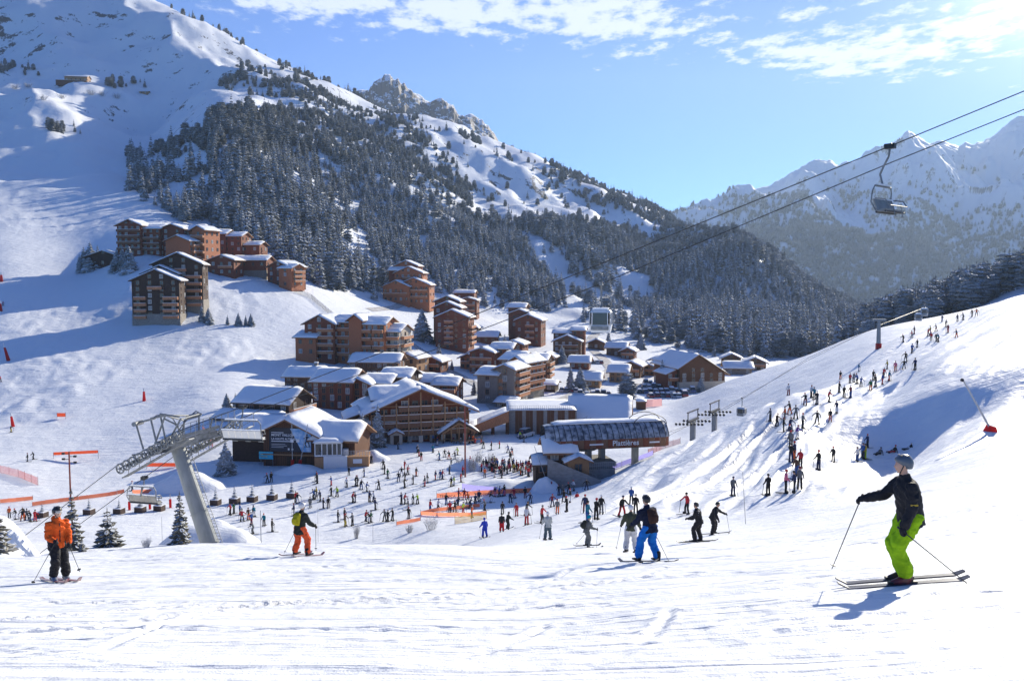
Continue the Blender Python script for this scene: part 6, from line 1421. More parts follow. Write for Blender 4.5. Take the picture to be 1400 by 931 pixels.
def shrub(u, v, w, h, label, ymin=60, n=60, sd=0, group=None):
    g = at(u, v, ymin); s = g.y / F; r = random.Random(sd); mb = MB()
    for k in range(n):
        a = r.uniform(0, 6.28); rr = r.uniform(0, w / 2 * s) * .4; L_ = h * s * r.uniform(.5, 1); tl = r.uniform(.15, .9) * w / 2 * s
        p0 = Vector((math.cos(a) * rr, math.sin(a) * rr, -.1)); p1 = Vector((math.cos(a) * tl, math.sin(a) * tl, L_)); mb.bar(p0, p1, .012 * s * 12, 3, r2=.004 * s * 12)
        for j in range(4):
            q = p0.lerp(p1, r.uniform(.4, .95)); d = Vector((r.uniform(-1, 1), r.uniform(-1, 1), r.uniform(.1, 1))) * L_ * .22; mb.bar(q, q + d, .007 * s * 12, 3)
    o = mb.build('snowy_shrub', [SHR], loc=g); tag(o, label=label, cat='shrub', group=group)
for k, (u_, v_, w_, h_, lb) in enumerate(((590, 724, 34, 24, 'frosted bare shrub at the brow below the ski-school pen'), (487, 736, 14, 20, 'small frosted sapling on the brow left of the shrub'), (560, 728, 16, 12, 'low frosted shrub on the brow between sapling and pen'), (655, 640, 26, 26, 'frosted shrub right of the floodlight mast above the queue'), (645, 644, 26, 20, 'frosted shrub touching the floodlight mast above the queue'), (628, 640, 24, 16, 'frosted shrub left of the floodlight mast above the queue'), (672, 636, 16, 18, 'thin frosted shrub above the middle of the queue'), (200, 748, 20, 14, 'few bare twigs poking out between the two firs and pylon'))):
    shrub(u_, v_, w_, h_, lb, ymin=30 if v_ > 722 else 80, sd=k)
for k, (u_, v_) in enumerate(((20, 120), (60, 135), (85, 133), (125, 128), (160, 133), (38, 118), (140, 130))):
    q = at(u_, v_ + 2, 500); s = q.y / F; shrub(u_, v_ + 2, 16, 7, 'brown scrub patch high on the snowfield, %s from left' % ['leftmost', 'third', 'fourth', 'fifth', 'rightmost', 'second', 'sixth'][k], ymin=500, sd=20 + k, n=40, group='scrub patches on the high snowfield')
PLW = mat('dark_planter_wood', (0.075, 0.05, 0.04), 0.8, noise=((0.11, 0.075, 0.06), 2, (1, 1, 5)))
for k, (u_, v_, hh) in enumerate(((163, 702, 22), (192, 700, 26), (218, 698, 26), (295, 690, 26), (321, 688, 27), (345, 685.5, 26), (372, 683, 26), (399, 680.5, 27), (58, 707, 22), (122, 703, 24))):
    g = at(u_, v_, 80); s = g.y / F; w_ = 6 * s
    nm = ['third', 'fourth', 'fifth', 'sixth', 'seventh', 'eighth', 'ninth', 'rightmost', 'leftmost', 'second'][k]
    t = empty('planter_tree', g, R(-12), label='small snowy fir in a dark wooden planter box, %s of the row' % nm, cat='planter', group='firs in planter boxes along the piste')
    bx = MB()
    for j in range(4): bx.box(-w_, w_, -w_ * .9, w_ * .9, j * 1.9 * s - .02 * 0, (j * 1.9 + 1.8) * s)
    bx.build('planter_box', [PLW], t); MB().box(-w_ * .96, w_ * .96, -w_ * .86, w_ * .86, 7.55 * s, 8.6 * s).build('snow_cap', [RSNOW], t)
    if 'pl' not in near_cache: me = conifer_mesh('crown', 777, width=.24, tiers=9, per=7, segs=2, snow=1.0); me.materials.append(CROWN); me.materials.append(TSNOW); near_cache['pl'] = me
    c = link('crown', near_cache['pl'], parent=t, loc=(0, 0, 7 * s)); c.scale = ((hh - 8) * s,) * 3
for k, (u_, v_) in enumerate(((177, 697), (205, 696), (233, 694))):
    g = at(u_, v_, 80); s = g.y / F; t = empty('padded_post', g, 0, label='dark red padded post between the planters, %s of three' % ['left', 'middle', 'right'][k], cat='post', group='padded posts between planters'); MB().bar((0, 0, -.2), (0, 0, 12 * s), 1.8 * s, 8).build('padding', [RED], t); MB().bar((0, 0, 12 * s), (0, 0, 20 * s), .5 * s, 6).build('pole', [POLEM], t)

# ================================================================ people
SKIN = mat('skin', (0.55, 0.33, 0.24), 0.55); BLACKC = mat('black_cloth', (0.018, 0.018, 0.022), 0.75, bump=(14, .03))
def cloth(name, c, c2=None): return mat(name, c, 0.9, spec=.08, noise=(c2 or tuple(x * .78 for x in c), 5, (1, 1, 1)), bump=(11, .035))
def remeshed(mb, voxel, name, smooth=8):
    me = mb.mesh(name); o = bpy.data.objects.new('tmp', me); COL.objects.link(o)
    r = o.modifiers.new('r', 'REMESH'); r.mode = 'VOXEL'; r.voxel_size = voxel; sm = o.modifiers.new('s', 'SMOOTH'); sm.iterations = smooth; sm.factor = .5
    dg = bpy.context.evaluated_depsgraph_get(); out = bpy.data.meshes.new_from_object(o.evaluated_get(dg)); bpy.data.objects.remove(o); out.name = name
    out.polygons.foreach_set('use_smooth', [True] * len(out.polygons)); return out
def loft(mb, rings, n=12):
    """rings: (centre, half-width along y, half-width along x, tilt about y)"""
    prev = None
    for (c, ry, rx, tl) in rings:
        c = Vector(c); ring = []
        for k in range(n):
            a = 6.2832 * k / n; p = Vector((rx * math.cos(a), ry * math.sin(a), 0)); p.rotate(Matrix.Rotation(tl, 3, 'Y')); ring.append(c + p)
        if prev: mb.f.extend([tuple(b0 + x for x in (k, (k + 1) % n, n + (k + 1) % n, n + k)) for b0 in [len(mb.v) - n] for k in range(n)]); mb.m.extend([0] * n)
        else: mb.f.append(tuple(len(mb.v) + k for k in range(n - 1, -1, -1))); mb.m.append(0)
        mb.v.extend([tuple(p) for p in ring]); prev = ring
    mb.f.append(tuple(len(mb.v) - n + k for k in range(n))); mb.m.append(0)
def limb(mb, pts, radii, n=10):
    for (a, b, ra_, rb2) in zip(pts[:-1], pts[1:], radii[:-1], radii[1:]): mb.bar(a, b, ra_, n, r2=rb2)
    for p, r in zip(pts, radii):
        p = Vector(p)
        for a in (Vector((1, 0, 0)), Vector((0, 0, 1))): mb.bar(p - a * r * .8, p + a * r * .8, r * .62, n)
        bm_ = [(-.7, .71), (-.35, .93), (0, 1), (.35, .93), (.7, .71)]
        loft(mb, [(p + Vector((0, 0, z * r)), q * r, q * r, 0) for z, q in bm_], n)
def joints(ps):
    H = ps.get('H', 1.75) / 1.75; J = {}
    legs = {}
    for sd, y in (('l', 1), ('r', -1)):
        a, b = [R(x) for x in ps.get('leg_' + sd, (12, 20))]; sp_ = ps.get('spread', .06)
        hp = Vector((0, .095 * y, 0)); kn = hp + Vector((math.sin(a) * .44, y * sp_ * .5, -math.cos(a) * .44)); an = kn + Vector((math.sin(a - b) * .43, y * sp_ * .5, -math.cos(a - b) * .43)); legs[sd] = [hp, kn, an]
    low = min(legs['l'][2].z, legs['r'][2].z); up = Vector((ps.get('shift', 0), 0, -low + .13))
    for sd in 'lr':
        l = [q + up for q in legs[sd]]
        J['hip_' + sd], J['knee_' + sd], J['ank_' + sd] = l
    fx = (J['ank_l'].x + J['ank_r'].x) / 2
    c = R(ps.get('lean', 12)); hc = up.copy(); ch = hc + Vector((math.sin(c) * .46, 0, math.cos(c) * .46)); J['hips'] = hc; J['chest'] = ch; J['c'] = c
    nk = ch + Vector((math.sin(c) * .09, 0, math.cos(c) * .09)); J['neck'] = nk; hl = c * .4; J['head'] = nk + Vector((math.sin(hl) * .15 + .02, 0, math.cos(hl) * .15))
    for sd, y in (('l', 1), ('r', -1)):
        f, ab, el = [R(x) for x in ps.get('arm_' + sd, (30, 15, 60))]
        sh = ch + Vector((0, .185 * y, -.01)); f += 0
        d = Vector((math.sin(f) * math.cos(ab), y * math.sin(ab), -math.cos(f) * math.cos(ab))); eb = sh + d * .29
        f2 = f + el; inn = R(ps.get('inward', 0)); d2 = Vector((math.sin(f2) * math.cos(ab * .6), y * math.sin(ab * .6 - inn), -math.cos(f2) * math.cos(ab * .6))); hd = eb + d2 * .27
        J['sh_' + sd], J['el_' + sd], J['hand_' + sd], J['dh_' + sd] = sh, eb, hd, d2
    for k in J:
        if isinstance(J[k], Vector) and not k.startswith('dh_'): J[k] = J[k] * H - Vector((fx * H, 0, 0))
    J['H'] = H; return J
def dress(ps, u, v, heading, name_label, jm, tm, hm, gm=None, bm_=None, ski_m=None, voxel=.02, backpack=None, goggles=True, pole_tips=(None, None), yscale=1.0, ymin=4, skis=True, hair=None, extra=None, coat=0.0, depth=None):
    """a dressed skier: the body is one mesh; clothes and gear are its children"""
    J = joints(ps); H = J['H']; g = at(u, v, ymin) if depth is None else depth
    b = MB(); c = J['c']
    loft(b, [(J['hips'] + Vector((0, 0, -.05)), .14 * H, .10 * H, c), (J['hips'] + Vector((0, 0, .05)), .15 * H, .11 * H, c), (J['hips'].lerp(J['chest'], .5), .13 * H, .10 * H, c), (J['chest'], .17 * H, .11 * H, c), (J['neck'], .06 * H, .06 * H, c)])
    limb(b, [J['neck'], J['head']], [.055 * H, .05 * H])
    hd = J['head'] + Vector((.01, 0, .03)) * H
    loft(b, [(hd + Vector((.015, 0, -.11)) * H, .035 * H, .04 * H, 0), (hd + Vector((.01, 0, -.07)) * H, .062 * H, .075 * H, 0), (hd, .078 * H, .095 * H, 0), (hd + Vector((0, 0, .06)) * H, .07 * H, .085 * H, 0), (hd + Vector((-.005, 0, .105)) * H, .035 * H, .05 * H, 0)])
    b.bar(hd + Vector((.085, 0, .015)) * H, hd + Vector((.115, 0, -.03)) * H, .010 * H, 6, r2=.018 * H)          # nose
    b.bar(hd + Vector((.08, -.02, -.06)) * H, hd + Vector((.08, .02, -.06)) * H, .012 * H, 6)                     # lips
    for y in (-1, 1): b.bar(hd + Vector((0, .075 * y, -.03)) * H, hd + Vector((0, .085 * y, .02)) * H, .016 * H, 6)  # ears
    for s_ in 'lr':
        limb(b, [J['hip_' + s_], J['knee_' + s_], J['ank_' + s_]], [.085 * H, .06 * H, .045 * H]); limb(b, [J['sh_' + s_], J['el_' + s_], J['hand_' + s_]], [.05 * H, .04 * H, .03 * H])
    me = remeshed(b, voxel * .9, 'person', 3); me.materials.append(SKIN)
    hz = 0.0
    o = link('person', me, loc=g, rz=R(heading)); tag(o, label=name_label, cat='person')
    def part(mb, nm, m, vx=voxel, sm=6, rough=True):
        me = remeshed(mb, vx, nm, sm) if vx else mb.mesh(nm)
        if rough and vx:
            n_ = len(me.vertices); co = np.zeros(n_ * 3); me.vertices.foreach_get('co', co); co = co.reshape(-1, 3)
            nn = np.zeros(n_ * 3); me.vertices.foreach_get('normal', nn); nn = nn.reshape(-1, 3)
            w = fbm(co[:, 0] * 7 + co[:, 1] * 3, co[:, 2] * 15 + co[:, 1] * 9, 7, 3); fold = np.sin(co[:, 2] * 46 + 5 * fbm(co[:, 0] * 6, co[:, 1] * 6 + co[:, 2] * 3, 9, 2) * 3) * np.clip(fbm(co[:, 0] * 4, co[:, 2] * 5, 12, 2) + .25, 0, 1); co += nn * (w * .026 + fold * .016)[:, None]; me.vertices.foreach_set('co', co.reshape(-1)); me.update()
        me.materials.append(m); return link(nm, me, parent=o)
    # jacket
    j = MB(); hem = ps.get('hem', -.13) - coat
    hv = (J['hips'] - J['chest']).normalized()
    loft(j, [(J['hips'] + hv * (-hem) , .205 * H, .175 * H, c), (J['hips'] + hv * .02, .200 * H, .170 * H, c), (J['hips'].lerp(J['chest'], .45), .190 * H, .165 * H, c), (J['hips'].lerp(J['chest'], .8), .205 * H, .170 * H, c), (J['chest'] + Vector((0, 0, .02)), .190 * H, .140 * H, c), (J['neck'] + Vector((0, 0, .0)), .085 * H, .085 * H, c), (J['neck'] + Vector((.01, 0, .06)) * H, .075 * H, .080 * H, c)])
    for s_ in 'lr': limb(j, [J['sh_' + s_], J['el_' + s_], J['hand_' + s_] - J['dh_' + s_] * .03], [.092 * H, .078 * H, .062 * H])
    jo = part(j, 'jacket', jm)
    # trousers
    t = MB(); loft(t, [(J['hips'] + hv * .10, .155 * H, .13 * H, c * .5), (J['hips'], .165 * H, .14 * H, c * .7), (J['hips'] - hv * .06, .16 * H, .135 * H, c)])
    for s_ in 'lr':
        an = J['ank_' + s_]; kn = J['knee_' + s_]; hp = J['hip_' + s_]; sh_ = an.lerp(kn, .12)
        limb(t, [hp, hp.lerp(kn, .5), kn, kn.lerp(an, .5), sh_], [.132 * H, .125 * H, .112 * H, .106 * H, .110 * H])
    part(t, 'trousers', tm)
    # boots, skis
    for s_ in 'lr':
        an = J['ank_' + s_]; fz = an.z - .13 * H
        bt = MB(); limb(bt, [an + Vector((-.02, 0, .12)) * H, an + Vector((-.03, 0, -.02)) * H], [.075 * H, .065 * H], 8)
        loft(bt, [(an + Vector((.06, 0, -.115)) * H, .055 * H, .17 * H, 0), (an + Vector((.05, 0, -.07)) * H, .055 * H, .16 * H, 0), (an + Vector((.0, 0, -.02)) * H, .055 * H, .09 * H, 0)])
        part(bt, 'boot', bm_ or BLACKC, voxel, 2, False)
        if skis:
            L_ = ps.get('ski', .85) * H; sk = MB(); x0 = an.x + .04; y = an.y; zs = fz - .0
            hd_ = R(heading); tn = []
            for q in np.linspace(-L_ * .92, L_ * 1.02, 12):
                wx = g.x + math.cos(hd_) * (x0 + q) - math.sin(hd_) * y; wy = g.y + math.sin(hd_) * (x0 + q) + math.cos(hd_) * y; tn.append((x0 + q, ground(wx, wy) - g.z))
            # straight ski laid along the snow under the boot
            sl_ = (tn[-1][1] - tn[0][1]) / (tn[-1][0] - tn[0][0]); sl_ = max(-.5, min(.5, sl_)); zc = fz
            pts = []
            for q in np.linspace(-1, 1, 13): up_ = .09 * max(0, (q - .86) / .14) ** 2 + .05 * max(0, (-q - .93) / .07) ** 2; pts.append((x0 + q * L_, zc + sl_ * q * L_ + up_ + .012, .045 + .012 * abs(q) ** 2 - .02 * max(0, (abs(q) - .9) / .1)))
            for (xa_, za, wa), (xb_, zb, wb) in zip(pts[:-1], pts[1:]): sk.prism([(xa_, y - wa, za - .012), (xa_, y + wa, za - .012), (xa_, y + wa, za + .01), (xa_, y - wa, za + .01)], [(xb_, y - wb, zb - .012), (xb_, y + wb, zb - .012), (xb_, y + wb, zb + .01), (xb_, y - wb, zb + .01)])
            so = part(sk, 'ski', ski_m or DARKM, None)
            bi = MB(); bi.box(x0 - .20, x0 - .08, y - .035, y + .035, zc + .012, zc + .06); bi.box(x0 + .14, x0 + .22, y - .035, y + .035, zc + .012, zc + .05); link('binding', bi.mesh('binding'), DARKM, parent=so)
    # gloves: palm, four curled fingers and a thumb
    for s_, y in (('l', 1), ('r', -1)):
        hp, d = J['hand_' + s_], J['dh_' + s_].normalized(); side = d.cross(Vector((0, 1, 0))).normalized() if abs(d.y) < .95 else Vector((1, 0, 0)); lat = d.cross(side).normalized()
        gl = MB(); limb(gl, [hp - d * .04, hp + d * .045], [.043 * H, .046 * H], 8)
        for k in range(4):
            q = hp + d * .06 * H + lat * (k - 1.5) * .021 * H; l = (.052, .060, .057, .045)[k] * H
            gl.path([q, q + d * l * .7 - side * .012, q + d * l * .75 - side * l * .75, q + d * l * .15 - side * l * 1.05], .0125 * H, 6)
        tq = hp + d * .01 + lat * (-.042 * H * y); gl.path([tq, tq - lat * .012 * y + d * .035 - side * .02, tq + d * .05 - side * .05], .014 * H, 6)
        part(gl, 'glove', gm or BLACKC, min(.011, voxel * .6), 1, False)
        tip = pole_tips[0 if s_ == 'l' else 1]
        if tip is not None:
            tip = Vector(tip); top_ = hp - (tip - hp).normalized() * .09 + d * .05; p0 = hp + d * .05
            pl = MB(); pl.bar(top_, tip, .0085, 7, r2=.006); pl.bar(top_, p0 + (tip - p0).normalized() * .05, .016, 7); bk = tip + (p0 - tip).normalized() * .06; pl.bar(bk, bk + (p0 - tip).normalized() * .012, .045, 10)
            part(pl, 'ski_pole', DARKM, None)
    # helmet or hat, goggles
    if hm:
        he = MB(); hc_ = hd + Vector((-.012, 0, .028)) * H
        loft(he, [(hc_ + Vector((-.055, 0, -.075)) * H, .085 * H, .065 * H, -.1), (hc_ + Vector((-.03, 0, -.03)) * H, .108 * H, .105 * H, -.15), (hc_ + Vector((-.012, 0, .02)) * H, .115 * H, .132 * H, -.12), (hc_ + Vector((-.008, 0, .065)) * H, .102 * H, .118 * H, -.06), (hc_ + Vector((-.008, 0, .105)) * H, .065 * H, .075 * H, 0), (hc_ + Vector((-.008, 0, .122)) * H, .02 * H, .025 * H, 0)], 16)
        ho = part(he, 'helmet', hm, voxel * .8, 4, False)
        vt = MB()
        for k in range(3):
            for y in (-.045, .045): vt.box(hc_.x - .07 + .05 * k, hc_.x - .04 + .05 * k, y - .008, y + .008, hc_.z + .088 * H, hc_.z + .112 * H)
        link('vent', vt.mesh('vent'), DARKM, parent=ho)
        stp = MB()
        for y in (-1, 1): stp.bar(hd + Vector((.02, .088 * y, .0)) * H, hd + Vector((.045, .03 * y, -.115)) * H, .009, 5)
        link('chin_strap', stp.mesh('chin_strap'), DARKM, parent=ho)
    if goggles:
        gg = MB(); gc_ = hd + Vector((.074, 0, .022)) * H
        loft(gg, [(gc_ + Vector((0, 0, -.032)) * H, .058 * H, .030 * H, 0), (gc_, .075 * H, .036 * H, 0), (gc_ + Vector((0, 0, .032)) * H, .066 * H, .030 * H, 0)], 14); part(gg, 'goggles', gm_goggle if goggles is True else goggles, None)
    if backpack:
        bk = MB(); bc = J['hips'].lerp(J['chest'], .66); back = Vector((-math.cos(c), 0, math.sin(c))); upv = -hv
        loft(bk, [(bc - upv * .20 + back * .20, .13 * H, .07 * H, c), (bc - upv * .14 + back * .22, .15 * H, .10 * H, c), (bc + back * .22, .155 * H, .11 * H, c), (bc + upv * .14 + back * .20, .14 * H, .09 * H, c), (bc + upv * .20 + back * .17, .09 * H, .05 * H, c)], 12)
        bo = part(bk, 'backpack', backpack, voxel, 3, False)
        pk = MB(); loft(pk, [(bc - upv * .14 + back * .31, .10 * H, .035 * H, c), (bc - upv * .02 + back * .33, .11 * H, .04 * H, c), (bc + upv * .05 + back * .31, .09 * H, .03 * H, c)], 10); q = part(pk, 'pocket', backpack, voxel * .8, 2, False); q.parent = bo
        stt = MB()
        for y in (-.10, .10): stt.path([bc + upv * .16 + back * .15 + Vector((0, y, 0)), J['chest'] + Vector((.0, y, .07)), J['chest'] + Vector((.13, y, -.03)), J['chest'] + Vector((.10, y * 1.2, -.22)), bc - upv * .15 + back * .12 + Vector((0, y * 1.3, 0))], .014, 5)
        q = part(stt, 'shoulder_strap', BLACKC, None); q.parent = bo
    if extra: extra(J, part, o)
    return o
gm_goggle = mat('goggle_lens', (0.55, 0.50, 0.42), 0.15, spec=.8)
LIME = cloth('lime_cloth', (0.36, 0.66, 0.02)); ORC = cloth('orange_red_cloth', (0.88, 0.14, 0.03)); OTR = cloth('vermilion_cloth', (0.85, 0.13, 0.05)); BLU = cloth('bright_blue_cloth', (0.02, 0.20, 0.68)); NAVY = cloth('navy_cloth', (0.022, 0.028, 0.055)); OLV = cloth('olive_cloth', (0.075, 0.085, 0.06)); WHC = cloth('white_cloth', (0.72, 0.72, 0.74)); CHAR = cloth('charcoal_cloth', (0.045, 0.05, 0.045)); GRYC = cloth('grey_cloth', (0.17, 0.18, 0.18)); PALE = cloth('pale_grey_cloth', (0.52, 0.55, 0.54)); SLATE = cloth('slate_cloth', (0.12, 0.17, 0.20)); COB = cloth('cobalt_cloth', (0.05, 0.09, 0.60)); YEL = cloth('mustard_cloth', (0.55, 0.48, 0.03)); BRN = cloth('brown_cloth', (0.07, 0.04, 0.035)); TEAL = cloth('teal_shell', (0.0, 0.28, 0.42)); REDC = cloth('red_cloth', (0.62, 0.03, 0.04)); 
HGR = mat('grey_blue_helmet', (0.10, 0.125, 0.155), 0.4, spec=.5); HBL = mat('black_helmet', (0.02, 0.02, 0.022), 0.35, spec=.5); HWH = mat('white_helmet', (0.70, 0.70, 0.70), 0.4, spec=.5); BOOTR = mat('red_black_boot', (0.22, 0.02, 0.03), 0.35, spec=.5, noise=((0.03, 0.03, 0.03), 9, (1, 1, 1))); BOOTB = mat('blue_boot', (0.05, 0.14, 0.30), 0.4, noise=((0.3, 0.3, 0.32), 8, (1, 1, 1))); SKW = mat('white_red_ski', (0.55, 0.52, 0.52), 0.4, noise=((0.35, 0.05, 0.05), 1.2, (1, 8, 1))); SKB = mat('black_ski', (0.03, 0.03, 0.035), 0.35, noise=((0.18, 0.18, 0.2), 1.5, (1, 8, 1)))
def trim_black(J, part, o):        # yellow flashes on the black jacket
    H = J['H']; q = MB(); p = J['sh_l'].lerp(J['el_l'], .75); q.box(p.x - .055, p.x + .05, p.y + .06, p.y + .078, p.z - .01, p.z + .012)
    p = J['sh_r'].lerp(J['el_r'], .9); q.box(p.x - .05, p.x + .06, p.y - .08, p.y - .062, p.z - .01, p.z + .01); part(q, 'reflective_flash', YELLOW, None)
dress(dict(H=1.88, leg_l=(32, 50), leg_r=(22, 42), lean=10, arm_l=(2, 10, 24), arm_r=(48, 6, 30), spread=.05, ski=.90), 1236, 797, 180, 'man in black jacket, lime green trousers and grey helmet skiing left in the near foreground', BLACKC, LIME, HGR, bm_=BOOTR, ski_m=SKB, voxel=.016, goggles=False, pole_tips=((-1.02, .46, -.10), (.98, -.28, .12)), extra=trim_black)
def trim_orange(J, part, o):
    q = MB()
    q.bar(J['chest'] + Vector((.150, 0, .02)), J['hips'] + Vector((.178, 0, .02)), .012, 5); part(q, 'zip', BLACKC, None)
    h = MB(); n_ = J['neck']; loft(h, [(n_ + Vector((-.09, 0, -.06)), .10, .05, .3), (n_ + Vector((-.09, 0, .02)), .12, .06, .3), (n_ + Vector((-.07, 0, .08)), .10, .05, .3)], 10); part(h, 'hood', ORC, .02, 2, False)
dress(dict(H=1.76, leg_l=(6, 8), leg_r=(32, 46), lean=5, arm_l=(10, 11, 26), arm_r=(8, 12, 70), spread=.07, inward=20, ski=.84), 82, 795, -42, 'skier in orange jacket, black trousers, black helmet and goggles standing at the left', ORC, BLACKC, HBL, bm_=BOOTB, ski_m=SKW, voxel=.016, pole_tips=((.15, .42, .18), (-.25, -.55, .02)), extra=trim_orange)
dress(dict(H=1.74, leg_l=(16, 26), leg_r=(24, 38), lean=12, arm_l=(14, 26, 34), arm_r=(16, 18, 40), spread=.17, hem=-.20, ski=.80), 412, 760, 62, 'skier seen from behind with yellow backpack, charcoal coat and vermilion trousers', CHAR, OTR, HWH, ski_m=SKW, voxel=.02, backpack=YEL, goggles=False, pole_tips=((-.15, .62, .05), (.1, -.55, .25)))
dress(dict(H=1.80, leg_l=(28, 30), leg_r=(16, 40), lean=16, arm_l=(20, 12, 34), arm_r=(10, 16, 26), spread=.13, ski=.88), 886, 768, 118, 'tall skier in navy jacket, brown backpack and bright blue trousers, back turned', NAVY, BLU, HBL, ski_m=SKB, voxel=.019, backpack=BRN, goggles=False, pole_tips=(None, (-.7, -.25, .05)))
dress(dict(H=1.70, leg_l=(6, 10), leg_r=(12, 18), lean=6, arm_l=(10, 24, 36), arm_r=(8, 20, 24), spread=.09), 862, 755, 78, 'skier in olive jacket and white trousers just left of the navy-jacketed one', OLV, WHC, HWH, voxel=.024, goggles=False, pole_tips=((.1, .55, .05), None))
dress(dict(H=1.42, leg_l=(24, 34), leg_r=(14, 26), lean=14, arm_l=(20, 25, 50), arm_r=(16, 22, 60), spread=.13, ski=.85), 803, 748, 20, 'child in grey suit and teal helmet skiing with both poles out', GRYC, GRYC, TEAL, voxel=.024, backpack=CHAR, pole_tips=((-.35, .5, .02), (.2, -.55, .05)))
dress(dict(H=1.66, leg_l=(8, 12), leg_r=(10, 14), lean=5, arm_l=(14, 18, 40), arm_r=(10, 10, 60), spread=.08), 749, 738, 95, 'skier in pale grey jacket and slate trousers seen from behind', PALE, SLATE, HWH, voxel=.026, goggles=False, pole_tips=((.2, .5, .02), None), skis=True)
def chevrons(J, part, o):
    q = MB(); 
    for k in range(3):
        for y in (-1, 1):
            p = J['chest'] + Vector((-.135 - .0 * k, 0, -.02 - .09 * k)); q.bar(p, p + Vector((.02, y * .15, .10)), .016, 5)
            q.bar(p + Vector((.29, 0, 0)), p + Vector((.27, y * .15, .10)), .016, 5)
    part(q, 'chevron', WHC, None)
dress(dict(H=1.72, leg_l=(30, 44), leg_r=(12, 26), lean=14, arm_l=(20, 8, 60), arm_r=(20, 8, 50), spread=.12), 954, 741, 150, 'skier in black suit with white chevrons on the jacket', BLACKC, BLACKC, HBL, voxel=.024, goggles=False, extra=chevrons)
dress(dict(H=1.74, leg_l=(22, 34), leg_r=(12, 22), lean=24, arm_l=(50, 16, 18), arm_r=(10, 26, 20), spread=.13), 975, 731, -20, 'skier all in black leaning on an outstretched pole, right of the chevron jacket', BLACKC, BLACKC, HBL, voxel=.024, goggles=False, pole_tips=((.85, .15, .1), None))
dress(dict(H=1.72, leg_l=(18, 34), leg_r=(10, 26), lean=12, arm_l=(14, 20, 34), arm_r=(14, 20, 30), spread=.09), 663, 735, 112, 'skier in cobalt blue one-piece suit alone near the brow', COB, COB, COB, voxel=.028, goggles=False, pole_tips=((-.5, .5, .02), None))
dress(dict(H=1.72, leg_l=(4, 6), leg_r=(6, 8), lean=4, arm_l=(10, 10, 30), arm_r=(10, 10, 30), spread=.05), 686, 727, 90, 'skier in black jacket and red trousers standing near the brow', BLACKC, REDC, HBL, voxel=.03, goggles=False)
dress(dict(H=1.70, leg_l=(26, 40), leg_r=(12, 26), lean=18, arm_l=(30, 14, 30), arm_r=(30, 14, 30), spread=.1), 694, 724, 40, 'skier in charcoal jacket bending forward beside the one in red trousers', CHAR, CHAR, HBL, voxel=.03, goggles=False)

